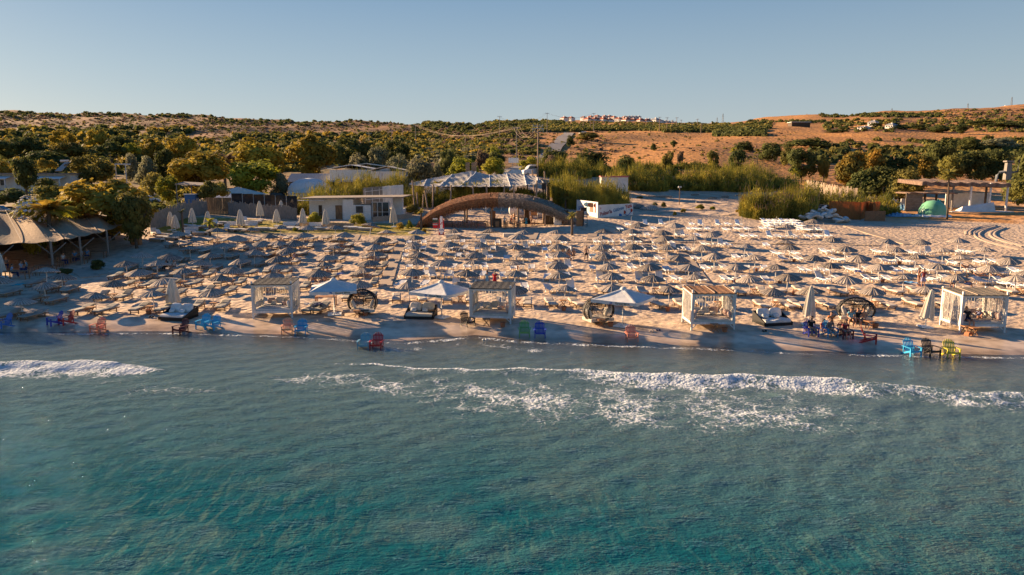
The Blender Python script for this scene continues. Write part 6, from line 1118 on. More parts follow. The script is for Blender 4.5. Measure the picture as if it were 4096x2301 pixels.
shed = thing('long_shed', 'long shed with corrugated grey roof among the trees', 'shed', onY(1290, 172)); k3 = 172 / FOC; XS = lambda px: (px - 1290) * k3
b = MB(); wallbox(b, XS(1175), XS(1430), 0, 8, -1, 2.9); b.build('wall', M['darkwood'], shed); b = MB(); b.sheet(lambda u, v: (XS(1165) + (XS(1440) - XS(1165)) * u, -.6 + 9 * v, 3.0 + (1.9 * (v / .5) if v < .5 else 1.9 * (1 - v) / .5)), 6, 8, thick=.1); b.build('roof', M['tin'], shed); b = MB(); b.sheet(lambda u, v: (XS(1165) + (XS(1330) - XS(1165)) * u, -5 + 4.6 * v, 1.2 + .9 * v), 4, 2, thick=.1); b.build('lean_to_roof', M['tin'], shed)
dome = thing('white_dome_tent', 'white domed tent roof beside the long shed', 'tent', onY(1255, 160)); MB().rev([(.01, 4.6), (2.2, 4.3), (3.9, 3.4), (4.6, 2.4), (4.6, 0)], 24).build('cover', M['canvas'], dome, smooth=True)
pav = thing('peaked_pavilion', 'low pavilion with pointed cream roof in front of the dome', 'pavilion', onY(1265, 153)); b = MB(); b.box((0, 3, .9), (8.5, 6, 2.0)); b.build('wall', M['plaster'], pav); MB().add([(-5.2, -.4, 1.9), (5.2, -.4, 1.9), (5.2, 6.4, 1.9), (-5.2, 6.4, 1.9), (-.6, 3, 3.4), (.6, 3, 3.4)], [(0, 1, 5, 4), (1, 2, 5), (2, 3, 4, 5), (3, 0, 4)]).build('roof', M['canvas_beige'], pav)
for i, (px, Y, w, top, lab) in enumerate([(1420, 172, 170, 676, 'white flat roofed house right of the domed tent'), (1560, 166, 130, 682, 'white gabled house end above the reeds'), (1480, 180, 190, 670, 'long white roofed house behind the others')]):
    q = onY(px, Y); k_ = Y / FOC; h = max(atY(px, top, Y).z - q.z, 2.2); r = thing('white_house', lab, 'house', q, 0, 'white flat houses behind the reeds'); W = w * k_; b = MB(); b.box((0, 3.5, h / 2 - .6), (W, 7, h + .8)); b.build('wall', M['plaster'], r); b = MB(); b.sheet(lambda u, v: ((u - .5) * (W + .8), -.5 + 8 * v, h + .1 + .9 * (1 - abs(2 * u - 1)) ), 8, 2, thick=.15); b.build('roof', M['canvas_beige'] if i else M['plaster'], r)
    for dx in (-.3, .15): w_ = MB().box((dx * W, -.04, h * .5), (.9, .1, 1.0)).build('window', M['window'], r); MB().box((dx * W, -.1, h * .5 - .55), (1.1, .1, .08)).build('sill', M['whitepaint'], w_)
kio = thing('concrete_kiosk', 'small pale kiosk with rusty stained panels among the reeds', 'kiosk', onY(2450, 150)); k4 = 150 / FOC; b = MB(); b.box((0, 1.5, 1.8), (105 * k4, 3, 3.8)); b.build('wall', M['plaster'], kio); MB().box((0, 1.5, 3.8), (110 * k4, 3.4, .25)).build('roof', M['sign_pink'], kio); b = MB()
for dx in (-1.6, -.3, 1.1): b.box((dx, -.03, 1.7), (1.1, .1, 3.0))
b.build('panel', M['whitepaint'], kio)
ter = thing('beach_cafe', 'low white cafe building with barrels behind the shade net', 'cafe', onY(1790, 150)); k5 = 150 / FOC; b = MB(); b.box((0, 2, 1.0), (170 * k5, 5, 2.6)); b.build('wall', M['plaster'], ter); b = MB(); b.sheet(lambda u, v: ((u - .5) * 185 * k5, -1.5 + 7 * v, 2.7 - .1 * v), 4, 2, thick=.18); b.build('roof', M['whitepaint'], ter); MB().box((2.2, -.55, 1.6), (5.5, .1, 1.0)).build('window', M['window'], ter)
for i, (px, Y, top) in enumerate([(975, 150, 748), (925, 148, 766)]):
    q = onY(px, Y); h = atY(px, top, Y).z - q.z; w = [5.2, 3.6][i]; r = thing('car_park_tent', ['large cream peaked tent shading parked cars', 'smaller white tent beside the cream one'][i], 'tent', q); MB().add([(-w, -3, h * .55), (w, -3, h * .55), (w, 3, h * .55), (-w, 3, h * .55), (0, 0, h)], [(0, 1, 4), (1, 2, 4), (2, 3, 4), (3, 0, 4)]).build('cover', M['canvas_beige' if i == 0 else 'canvas'], r)
    for x in (-1, 1):
        for y in (-1, 1): MB().box((x * w * .95, y * 2.8, h * .27), (.1, .1, h * .56)).build('post', M['metal'], r)
hutb = thing('blue_hut', 'small blue cabin beside the lean-to shelter', 'cabin', onY(782, 135)); MB().box((0, 1, 1.3), (1.9, 1.9, 2.6)).build('wall', mat('blue_boards', (.06, .16, .36), .8, (.05, .13, .3), 4), hutb); MB().box((0, 1, 2.65), (2.2, 2.2, .12)).build('roof', M['whitepaint'], hutb)
lean = thing('lean_to_shelter', 'timber lean-to shelter behind the blue cabin', 'shelter', onY(775, 140)); MB().sheet(lambda u, v: (-1.6 + 6 * u, -1.5 + 4 * v, 4.4 + .4 * v - .3 * u), 4, 2, thick=.15).build('roof', M['flatroof'], lean)
for x in (-1.4, 1.4, 4.2): MB().box((x, -1.3, 2.1), (.14, .14, 4.4)).build('post', M['greywood'], lean)
perg = thing('white_pergola', 'white pergola standing among the silver bushes', 'pergola', onY(530, 192)); MB().box((0, 0, 6.4), (3.0, 2.6, .3)).build('roof', M['whitepaint'], perg)
for x in (-1.3, 1.3): MB().box((x, -1.1, 3.1), (.2, .2, 6.4)).build('post', M['whitepaint'], perg)

# ruined pavilion, wattle fence, screens at the right
ruin = thing('ruined_pavilion', 'derelict open pavilion with sagging reed roof and white columns', 'pavilion', onY(3790, 141)); k6 = 141 / FOC; XR_ = lambda px: (px - 3790) * k6
M['oldreed'] = mat('rotten_reed_roof', (.32, .22, .16), .95, (.13, .08, .06), 1.5, stretch=(1, 3, 1), bump=.1)
b = MB(); b.sheet(lambda u, v: (XR_(3640) + (XR_(3990) - XR_(3640)) * u, -1 + 9 * v, 5.4 - .35 * u + .2 * math.sin(u * 13) * math.sin(v * 5) + .5 * v + .12 * math.sin(u * 47)), 40, 10, thick=.7); b.build('roof', M['oldreed'], ruin); b = MB(); b.sheet(lambda u, v: (XR_(3570) + (XR_(3760) - XR_(3570)) * u, -3 + 5 * v, 3.4 + .1 * math.sin(u * 17)), 14, 4, thick=.2); b.build('low_roof', M['oldreed'], ruin)
for px, m_ in ((3660, 'darkwood'), (3705, 'darkwood'), (3770, 'greywood'), (3840, 'whitepaint'), (3900, 'darkwood'), (3917, 'whitepaint'), (3984, 'whitepaint')): b = MB(); b.tube([(XR_(px), -.6, -.6), (XR_(px), -.6, 5.2 if px > 3750 else 3.4)], .20, 8); b.build('column', M[m_], ruin)
b = MB(); b.box((XR_(3595), -2.6, 1.5), (65 * k6, .12, 3.7)); b.build('mat_wall', M['mat_dun'], ruin); b = MB(); b.box((XR_(3900), 5.0, 1.4), (180 * k6, .2, 3.4)); b.box((XR_(3700), 5.2, .9), (140 * k6, .2, 2.2)); b.build('back_wall', M['plaster'], ruin)
b = MB(); b.add([(XR_(3770), -3.4, -.6), (XR_(3910), -3.4, -.6), (XR_(3905), -2.8, 1.6), (XR_(3790), -2.4, .8), (XR_(3770), 0, -.6), (XR_(3910), 0, -.6)], [(0, 1, 2, 3), (2, 1, 5), (3, 4, 0), (2, 5, 4, 3)]); b.build('fallen_slab', M['plaster'], ruin); b = MB(); b.box((XR_(3850), -1.5, -.35), (240 * k6, 5, .5)); b.build('floor_slab', M['whitepaint'], ruin)
du = thing('metal_duct', 'bent metal ventilation duct rising above the pavilion', 'duct', onY(3975, 150)); MB().tube([(-1.8, 0, 4.8), (-1.7, 0, 6.4), (-1.2, 0, 7.0), (0, 0, 7.1)], .28, 10).build('pipe', M['steel'], du, smooth=True); MB().box((.4, 0, 7.2), (1.2, 1.0, 3.4), taper=.8).box((.4, 0, 9.2), (1.5, 1.2, .3)).build('housing', M['greywood'], du); MB().tube([(1, 0, 6.9), (2.4, 0, 7.1), (2.6, 0, 9.6)], .22, 10).build('outlet', M['steel'], du, smooth=True)
screen('wattle_fence', [onY(3198, 165), onY(3250, 158), onY(3320, 152), onY(3402, 148)], 3.6, 'deck', 'tall pale wattle fence of uneven stakes', rag=.14)
screen('reed_screen', [at(3312, 876), at(3440, 880)], 3.0, 'bamboo', 'tall orange brown woven screen behind the cushion heap', rag=.01); screen('reed_screen', [at(3440, 880), at(3462, 872), at(3490, 876), at(3515, 872)], 2.9, 'bamboo', 'folded orange woven screen panels', rag=.02); screen('reed_screen', [at(3457, 884), at(3540, 884)], 1.7, 'mat_brown', 'lower brown mat screen in front of the folded panels', rag=.01)
arb = thing('driftwood_arbour', 'crooked pole arbour with a dark mat roof over the cushions', 'arbour'); 
pb = [at(3198, 868), at(3262, 872), at(3330, 876), at(3215, 850), at(3340, 852)]; tops = [atY(3204, 822, pb[0].y), atY(3278, 826, pb[1].y), atY(3345, 824, pb[2].y), atY(3215, 815, pb[3].y), atY(3350, 816, pb[4].y)]
for p, t in zip(pb, tops): MB().tube([p, t + Vector((0, 0, .2))], .10, 8).build('post', M['deck'], arb)
MB().tube([tops[0], tops[1], tops[2]], .09, 8).build('beam', M['deck'], arb); b = MB(); b.add([tops[0] + Vector((0, 0, .1)), tops[2] + Vector((0, 0, .1)), tops[4] + Vector((0, 0, .15)), tops[3] + Vector((0, 0, .15))], [(0, 1, 2, 3)]); b.build('mat_roof', M['mat_grey'], arb)
r_ = random.Random(9); cq = at(3285, 890)
for i in range(46):
    a, rr_ = r_.uniform(0, 6.28), r_.random() ** .5 * 3.2; x, y = cq.x + rr_ * math.cos(a) * 1.15 + (.8), cq.y + 2 + rr_ * math.sin(a); hgt = max(0, 2.1 * (1 - rr_ / 3.3)) * r_.uniform(.75, 1.05)
    o = pillow_mesh(i, r_.uniform(1.0, 1.6), r_.uniform(.8, 1.1), .38).build('pillow', M['cushion_white'] if i % 4 else M['cushion_cream'], smooth=True); o.location = (x, y, G(x, y) + .2 + hgt); o.rotation_euler = (r_.uniform(-.6, .6), r_.uniform(-.6, .6), a); tag(o, 'big white cushion thrown on the heap under the pole arbour', 'cushion', 'heap of white cushions under the arbour')
for i in range(13):
    px, py = [(3060 + 24 * (i % 6) + 8 * (i // 6), 884 + 10 * (i // 6)), ][0] if i < 12 else (3200, 905); q = at(px, py + 14); put_lounger('w12' if i % 3 else 'w20', q + Vector((0, 0, .30)), .25, f'white lounger stacked among others beside the cushion heap, {ORD[i]} counted', 'stacked white loungers'); put_lounger('w12', q, .25, f'white lounger at the bottom of the stack beside the cushion heap, {ORD[i]} counted', 'stacked white loungers')

# green dome and tarpaulins
M['dome_green'] = mat('green_fibreglass', (.20, .50, .28), .35, (.15, .40, .21), 1.5, spec=.5, lo=.3, hi=.5); M['tarp_blue'] = mat('blue_white_tarpaulin', (.42, .50, .56), .6, (.10, .26, .42), .7, lo=.4, hi=.6); M['tarp_green'] = mat('green_tarpaulin', (.03, .34, .22), .6, (.02, .24, .18), 1.2)
gd = thing('green_dome', 'glossy green fibreglass dome with white rim on the sand', 'dome', at(3729, 866)); rd = 53 / FOC * gd.location.y; hd_ = 64 / FOC * gd.location.y
MB().rev([(.02, hd_), (rd * .45, hd_ * .94), (rd * .75, hd_ * .74), (rd * .95, hd_ * .40), (rd, .18), (rd, 0)], 32).build('shell', M['dome_green'], gd, smooth=True); MB().rev([(rd, .35), (rd * 1.18, .28), (rd * 1.24, 0)], 32, wob=lambda i, t: (.12 * math.sin(t * 7), .06 * math.sin(t * 11))).build('rim', M['white'], gd)
def crumple(F, w, d, h, m, lab, seed, rz=0):
    q = at(*F); 
    def fn(u, v):
        x, y = (u - .5) * w, (v - .5) * d; e = min(u, v, 1 - u, 1 - v) * 4; n = math.sin(x * 2.1 + seed) * math.cos(y * 2.7 + seed * 2) + .6 * math.sin(x * 5.3 + y * 3.1 + seed) + .4 * math.sin(x * 9 - y * 7)
        return (x * (1 + .08 * math.sin(v * 9 + seed)), y * (1 + .1 * math.sin(u * 8 + seed)), max(.02, h * (.5 + .35 * n) * min(1, e + .1)))
    return tag(MB().sheet(fn, 44, 30).build('tarpaulin', M[m], loc=q, rz=rz), lab, 'tarpaulin', 'tarpaulins heaped around the green dome')
crumple((3560, 812), 4.2, 3, .9, 'tarp_blue', 'pile of blue and white plastic sheeting behind the folded screens', 1); crumple((3625, 840), 4.6, 4, 1.1, 'tarp_blue', 'crumpled pale blue sheet left of the green dome', 2.2, .2); crumple((3600, 866), 5.0, 3.0, .7, 'tarp_blue', 'flat white crumpled sheet nearest the beach', 3.1); crumple((3550, 850), 2.6, 2, .7, 'tarp_blue', 'small blue sheet beside the brown mat screen', 4.4); crumple((3735, 806), 5, 2.4, .5, 'tarp_green', 'pale green sheet behind the dome', 5); crumple((3880, 824), 7.5, 4.5, .7, 'tarp_green', 'bright green tarpaulin spread on the dry grass', 6.3, .2)
b = MB(); b.rev([(.9, .35), (1.25, .3), (1.4, .0)], 20, sx=1.6); tag(b.build('inflatable_ring', M['white'], loc=at(3825, 808), smooth=True), 'white inflatable ring lying beside the green sheet', 'inflatable')
b = MB(); b.tube([(0, 0, 0), (0, 0, 3.2)], .07, 6); b.box((0, 0, 3.3), (.6, .4, .3), mi=1); tag(b.build('lamp_post', [M['wood'], M['metal']], loc=at(2717, 820)), 'short rusty pole with a lamp box on the dunes', 'lamp')
for i, (px, py, L, rz) in enumerate([(2818, 812, 3.4, .1), (2850, 795, 2.0, .3), (2900, 790, 1.6, -.2), (2640, 790, 5, .05), (2780, 782, 1.8, .4), (2955, 785, 1.5, .1)]):
    b = MB(); b.box((0, 0, .12), (L, .35, .26)); b.box((.2, .1, .28), (L * .7, .2, .08), rz=.2); tag(b.build('driftwood_plank', M['greywood'], loc=at(px, py), rz=rz), f'weathered plank lying on the dunes, {ORD[i]} counted', 'plank', 'planks on the dunes')
for i, (px, py, s) in enumerate([(2600, 838, 1.9), (2560, 832, 1.4), (2520, 828, 1.2)]):
    b = MB(); b.rev([(.02, .9), (.5, .75), (1.0, .3), (1.15, 0)], 24); o = b.build('stored_thatch_canopy', M['thatch'], loc=at(px, py)); o.scale = (s * .85,) * 2 + (s * .5,); tag(o, f'{["largest","middle","smallest"][i]} spare thatch canopy lying in the shade behind the banner', 'canopy', 'spare canopies on the dunes')

# ---------------------------------------------------------------- road, vehicles, poles
def road():
    ctl = [(1895, 690), (1960, 690), (2030, 652), (2095, 625), (2120, 596), (2175, 570), (2225, 550), (2262, 537), (2285, 533)]
    yy = [140, 160, 185, 205, 235, 275, 330, 390, 430]; pxs = [1925, 1985, 2040, 2085, 2135, 2180, 2222, 2258, 2275]
    b = MB(); n = 60; V = []
    for i in range(n + 1):
        Y = 138 + (440 - 138) * (i / n) ** 1.3; x = float(np.interp(Y, yy, [(p - CX) / FOC * y_ / _c for p, y_ in zip(pxs, yy)])); w = 3.1
        for s in (-1, -.5, 0, .5, 1): V.append((x + s * w, Y, float(gz(x + s * w, Y)) + .42))
    F = [(i * 5 + j, i * 5 + j + 1, i * 5 + j + 6, i * 5 + j + 5) for i in range(n) for j in range(4)]; b.add(V, F)
    o = b.build('road', mat('worn_asphalt', (.30, .27, .25), .9, (.22, .20, .19), .6), smooth=True); o['kind'] = 'structure'
road()
def car(q, rz, col, lab, van=False, name='parked_car'):
    root = thing(name, lab, 'van' if van else 'car', q, rz, 'vehicles parked behind the beach'); L, W, H = (6.0, 2.0, 2.6) if van else (4.3, 1.8, 1.62); m = mat('car_paint_' + col, {'white': (.75, .75, .74), 'black': (.02, .02, .022), 'blue': (.05, .12, .2), 'grey': (.3, .32, .34)}[col], .25, spec=.5)
    pr = ([(-3, .45), (-2.95, 2.3), (-2.6, 2.6), (1.0, 2.6), (1.7, 2.1), (2.1, 1.5), (2.85, 1.25), (3.0, .8), (3.0, .4)] if van else [(-2.1, .45), (-2.1, 1.0), (-1.85, 1.58), (-1.6, 1.62), (.3, 1.6), (.95, 1.08), (1.95, .95), (2.15, .7), (2.15, .4)])
    b = MB(); n = len(pr); b.add([(x, s * W / 2 * (1 if z < 1.15 else .88), z) for s in (-1, 1) for x, z in pr], [tuple(range(n)), tuple(reversed(range(n, 2 * n)))] + [(i, n + i, n + (i + 1) % n, (i + 1) % n) for i in range(n)]); b.build('body', m, root)
    for s in (-1, 1):
        ws = [(-2.2, -.9), (-.8, .4), (.5, 1.5)] if van else [(-1.6, -.7), (-.6, .25)]
        for a, c in ws: z0, z1 = (1.5, 2.2) if van else (1.08, 1.48); MB().add([(a, s * W * .455, z0), (c + (.25 if c == ws[-1][1] else 0), s * W * .455, z0), (c, s * W * .452, z1), (a, s * W * .452, z1)], [(0, 1, 2, 3)]).build('side_window', M['glass'], root)
        for x in ((-1.9, 1.95) if van else (-1.3, 1.3)):
            w = MB(); w.tube([(x, s * (W / 2 - .22), .34), (x, s * (W / 2 + .01), .34)], .34, 16); wh = w.build('wheel', M['tyre'], root); MB().tube([(x, s * (W / 2), .34), (x, s * (W / 2 + .03), .34)], .2, 12).build('rim', M['metal'], wh)
    f = MB(); 
    if van: f.add([(1.08, -.82, 2.56), (1.08, .82, 2.56), (2.05, .85, 1.55), (2.05, -.85, 1.55)], [(0, 1, 2, 3)])
    else: f.add([(.36, -.75, 1.57), (.36, .75, 1.57), (.94, .78, 1.1), (.94, -.78, 1.1)], [(0, 1, 2, 3)])
    for i in range(len(f.v)): f.v[i] = (f.v[i][0] + .02, f.v[i][1], f.v[i][2] + .02)
    f.build('windscreen', M['glass'], root); x = pr[-3][0] if not van else 2.93
    r = MB(); r.add([(pr[1][0] - .015, -.7, pr[1][1] + .08), (pr[1][0] - .015, .7, pr[1][1] + .08), (pr[2][0] - .03, .62, pr[2][1] - .12), (pr[2][0] - .03, -.62, pr[2][1] - .12)], [(0, 1, 2, 3)]); r.build('rear_window', M['glass'], root)
    for s in (-1, 1): MB().box((pr[-2][0] - .05, s * .68, .82 if not van else 1.05), (.1, .28, .16)).build('headlight', M['cushion_white'], root); MB().box((pr[0][0], s * .72, .95), (.06, .16, .3)).build('tail_light', M['sign_red'], root)
    return root
car(onY(1108, 152), R(8), 'white', 'white compact off-roader parked behind the glass screen'); car(onY(1060, 156), R(20), 'black', 'black car beside the white off-roader'); car(onY(985, 151), R(80), 'black', 'dark car in the shade of the cream tent'); car(onY(1140, 158), R(5), 'black', 'black car mostly hidden behind the white off-roader'); car(onY(945, 149), R(15), 'grey', 'grey car under the white tent')
car(onY(2135, 172), R(200), 'white', 'white minibus parked on the slope by the power pole', True, 'parked_minibus'); car(onY(2050, 168), R(185), 'white', 'white car behind the blank sign by the road'); car(onY(2090, 136), R(175), 'blue', 'dark blue car behind the bamboo fence'); car(onY(30, 118), R(10), 'grey', 'grey car at the far left behind the restaurant'); car(onY(625, 150), R(30), 'white', 'white car half hidden among the shrubs'); car(onY(2322, 420), R(190), 'white', 'far off white car at the top of the road')
for i, (px, py, w) in enumerate([(2050, 695, 2.2)]):
    q = at(px, py); r = thing('road_sign', 'blank white double board sign beside the road', 'sign', q); MB().box((0, 0, 3.2), (1.15 * 1.7, .08, 1.2)).box((1.2, 0, 3.2), (.5, .08, 1.2)).build('board', M['white'], r); MB().tube([(0, .06, 0), (0, .06, 2.7)], .06, 6).build('post', M['metal'], r)
def upole(px, py, top, lab, dbl=False, Y=None, m='pole', ins=True):
    q = at(px, py) if Y is None else onY(px, Y); h = atY(px, top, q.y).z - q.z; r = thing('power_pole', lab, 'power pole', q, 0, 'power poles behind the beach')
    k = max(1.0, q.y / 420); MB().tube([(0, 0, -.5), (0, 0, h)], [.19 * k, .12 * k], 8).build('mast', M[m], r)
    b = MB(); b.box((0, 0, h - .35), (2.4, .12 * k, .14 * k)); 
    for x in (-1.1, -.4, .4, 1.1): b.tube([(x, 0, h - .3), (x, 0, h + .12)], .06 * k, 6)
    if dbl: b.box((0, 0, h - .9), (2.8, .15, .15)); b.beam((-1.3, 0, h - .9), (0, 0, h - 1.9), .07, .07); b.beam((1.3, 0, h - .9), (0, 0, h - 1.9), .07, .07); [b.tube([(x, 0, h - .9), (x, 0, h - 1.8)], .05, 6) for x in (-1.2, 1.2)]
    b.build('crossarm', M['metal'], r); return q + Vector((0, 0, h - .15))
P1_ = upole(2151, 706, 499, 'tall reddish wooden power pole beside the minibus', True, m='pole'); P2_ = upole(2066, 0, 508, 'concrete power pole rising beside the blank sign', Y=232, m='greywood'); P3_ = upole(1664, 590, 498, 'power pole at the left of the shrub slope', m='greywood'); P4_ = upole(1999, 547, 465, 'power pole on the left skyline', m='greywood'); P5_ = upole(2188, 537, 452, 'power pole at the top of the road', m='greywood'); P6_ = upole(2374, 527, 453, 'power pole before the red roofed village', m='greywood')
for i, (px, py, top) in enumerate([(2637, 527, 468), (2667, 525, 470), (2688, 519, 480), (2706, 515, 470), (2724, 508, 480), (2803, 543, 495), (2755, 508, 488), (2273, 505, 468), (2333, 512, 482), (2361, 517, 476), (1478, 600, 532), (1568, 585, 522), (1862, 578, 538), (2770, 514, 492), (2789, 510, 476)]): upole(px, py, top, f'slim distant power pole on the ridge, {ORD[i]} counted', m='pole')
def wire(a, b_, sag, lab, n=3):
    b = MB()
    for k in range(n):
        o = Vector((-1.0 + k * 1.0, 0, .1)); b.tube([a.lerp(b_, t) + o + Vector((0, 0, -sag * 4 * t * (1 - t))) for t in np.linspace(0, 1, 16)], .025, 4)
    tag(b.build('power_line', M['deck']), lab, 'power line')
wire(P1_, P2_, 3.0, 'sagging power lines between the two tall poles'); wire(P3_, P2_, 4.0, 'long power lines from the left pole to the concrete pole'); wire(P4_, P5_, 5, 'thin power lines along the skyline', 2); wire(P5_, P6_, 3, 'thin power lines before the village', 2)
for i, (px, top, base, Y) in enumerate([(2862, 455, 500, 1000), (2840, 470, 492, 1150), (3185, 455, 470, 1000), (3512, 433, 462, 900), (3803, 413, 445, 880), (3970, 388, 428, 860)]):
    q = onY(px, Y); h = atY(px, top, Y).z - q.z; r = thing('transmission_tower', f'lattice transmission tower on the far ridge, {ORD[i]} from the left', 'pylon', q, .3, 'transmission towers on the ridge'); b = MB(); w = h * .09
    for x in (-1, 1):
        for y in (-1, 1): b.beam((x * w, y * w, 0), (x * w * .15, y * w * .15, h), .16, .16)
    for k_ in range(5): z = h * k_ / 5.5; ww = w * (1 - .85 * k_ / 5.5); w2 = w * (1 - .85 * (k_ + 1) / 5.5); [b.beam((s * ww, -ww, z), (-s * w2, -w2, z + h / 5.5), .12, .12) for s in (-1, 1)]
    b.build('lattice', M['steel'], r); MB().box((0, 0, h * .86), (h * .22, .15, .15)).box((0, 0, h * .72), (h * .16, .15, .15)).build('crossarm', M['steel'], r)

# ---------------------------------------------------------------- village and far cottages
rv = random.Random(21)
def vhouse(px, base, top, w, Y, lab, red=True, grp='red roofed houses on the hill'):
    q = onY(px, Y); zt = atY(px, top, Y).z; zb = atY(px, base, Y).z; h = zt - zb; W = w / FOC * Y; r = thing('village_house', lab, 'house', (q.x, q.y, min(zb, q.z + 8)), rv.uniform(-1.2, -.75), grp); hw = h * .62; D = W * .8
    MB().box((0, D / 2, hw / 2 - 2), (W, D, hw + 4)).build('wall', M['plaster'], r)
    rf = MB().add([(-W * .54, -.5, hw), (W * .54, -.5, hw), (W * .54, D + .5, hw), (-W * .54, D + .5, hw), (-W * .25, D / 2, h), (W * .25, D / 2, h)], [(0, 1, 5, 4), (1, 2, 5), (2, 3, 4, 5), (3, 0, 4)]).build('roof', M['rooftile'] if red else M['tin'], r)
    MB().box((W * .2, D * .3, h * .95), (W * .1, W * .1, h * .3)).build('chimney', M['plaster'], rf)
    for x in (-.3, 0.02, .32): MB().box((x * W, -.1, hw * .55), (W * .11, .3, hw * .35)).build('window', M['window'], r)
VH = [(2240, 484, 466, 30), (2268, 482, 466, 26), (2318, 476, 465, 20), (2330, 492, 469, 34), (2356, 492, 468, 34), (2345, 478, 462, 22), (2368, 476, 460, 28), (2388, 494, 468, 36), (2412, 494, 472, 34), (2397, 476, 461, 26), (2415, 476, 461, 26), (2434, 480, 464, 24), (2452, 487, 469, 28), (2478, 494, 471, 36), (2506, 495, 473, 36), (2472, 480, 466, 26), (2530, 497, 473, 40), (2556, 498, 475, 34)]
for i, v in enumerate(VH): vhouse(*v, 1060 - (v[1] - 470) * 4, f'white village house with red roof on the hill, {ORD[i]} counted from the left')
for i in range(14): vhouse(2480 + i * 13 + (25 if i > 4 else 0), 478 + i * 1.6 if i > 4 else 474, 466 + i * 1.5 if i > 4 else 463, 16, 1090, f'grey roofed house in the long terrace at the hill top, {ORD[i]} from the left', False, 'grey roofed terrace houses')
vhouse(2590, 494, 472, 40, 1010, 'square white house at the right end of the village', False); vhouse(2810, 505, 491, 30, 1000, 'single grey house on the ridge beyond the poles', False, 'houses on the far ridge')
for i, (px, b_, t_, w, Y) in enumerate([(3400, 516, 504, 38, 470), (3437, 500, 482, 32, 520), (3505, 513, 493, 34, 480), (3930, 435, 424, 48, 860), (2700, 506, 494, 30, 950)]): vhouse(px, b_, t_, w, Y, ['low white cottage on the dry slope', 'white block cottage above a dark tree', 'white cottage with two windows on the slope', 'white hut on the right skyline', 'pale house behind the ridge poles'][i], False, 'cottages on the far slopes')
r = thing('field_barn', 'long low barn with pale roof on the far field', 'barn', onY(3165, 560)); MB().box((0, 4, 1.5), (14, 8, 4)).build('wall', M['darkwood'], r); MB().box((0, 4, 3.7), (15, 9, .4)).build('roof', M['plaster'], r)
# trees just outside the left of the view, whose shade lies over the left of the beach
for i, (x, y, h, w) in enumerate([(-67, 75.5, 13, 9), (-63, 70, 12.5, 9), (-60, 64, 11.5, 9), (-57, 57, 9.5, 8), (-80, 62, 13, 11), (-74, 70, 13.5, 10)]):
    root = thing('tree', f'leafy tree beyond the left end of the restaurant, {ORD[i]} of six', 'tree', (x, y, G(x, y)), i, 'trees beyond the restaurant'); c = bpy.data.objects.new('crown', crown_for('round', 'olive')); COL.objects.link(c); c.parent = root; c.scale = (w * 1.12, w * 1.12, h); t = bpy.data.objects.new('trunk', _tm[0]); COL.objects.link(t); t.parent = root; t.scale = (h * .9, h * .9, h)
# terracotta pots
pot = MB().rev([(.02, .02), (.13, 0), (.18, .26), (.20, .30), (.17, .30), (.15, .22)], 14).mesh('clay_pot', M['terracotta'])
for i, (st, p, zx, zy) in enumerate([(2, 3, 1250, 725), (2, 4, 1120, 905), (2, 5, 505, 895), (2, 5, 1450, 640), (2, 6, 2490, 920), (2, 7, 100, 920), (2, 4, 2130, 635), (1, 4, 1350, 1060), (1, 3, 2080, 1215), (1, 6, 300, 935), (1, 6, 530, 1095), (1, 6, 905, 1300), (1, 6, 1140, 945), (2, 6, 1140, 380), (1, 7, 500, 985), (1, 7, 225, 1285), (2, 5, 2390, 985), (2, 1, 2460, 680), (2, 2, 60, 690), (1, 6, 140, 1280)]):
    o = bpy.data.objects.new('clay_pot', pot); COL.objects.link(o); o.location = at(*(S1(p, zx, zy) if st == 1 else S2(p, zx, zy))); tag(o, f'small terracotta ash pot on the sand, {ORD[i]} counted', 'pot', 'terracotta pots beside the tables')
b = MB().rev([(.12, .3), (.2, .3), (.2, 0), (.12, 0)], 14); o = b.build('tipped_pot', M['terracotta'], loc=at(*S2(7, 1605, 1035))); o.rotation_euler = (R(80), 0, .4); tag(o, 'terracotta pot tipped on its side before the dun roofed daybed', 'pot')
for st, p, zx, zy, rz, l in [(2, 3, 1110, 745, .2, 'folding wooden table before the first wicker pod'), (2, 2, 740, 700, .1, 'dark folding table right of the white sofa'), (2, 3, 2360, 735, 0, 'small wooden table on black legs beside the cream sofa'), (2, 4, 850, 890, .1, 'folding table under the slate roofed daybed'), (2, 5, 345, 900, .2, 'small wooden table before the tilted pod'), (2, 5, 2230, 985, .1, 'folding table before the brown roofed daybed'), (2, 6, 2380, 930, .3, 'folding wooden table beside the three people in the pod'), (2, 7, 1590, 1010, .1, 'long folding table before the dun roofed daybed'), (2, 7, 1720, 1040, .1, 'folding table with feet resting beside the dun roofed daybed')]: put_table('teak', at(*S2(p, zx, zy)), rz, l)
q = at(*S2(3, 600, 560)); dt = dining_table(q, .1, 'orange plastic table in the shade of the first white umbrella', 'front tables', 1.5, .8, 'teak')
for i, (p, zx, zy, rz) in enumerate([(3, 300, 700, -.15), (3, 470, 695, -.15)]): put_lounger('g2', at(*S2(p, zx, zy)) + Vector((0, .9, 0)), rz, ['grey lounger with a towel under the first white umbrella, left one', 'grey lounger with dark clothes under the first white umbrella'][i], 'loungers in pairs under the parasols')

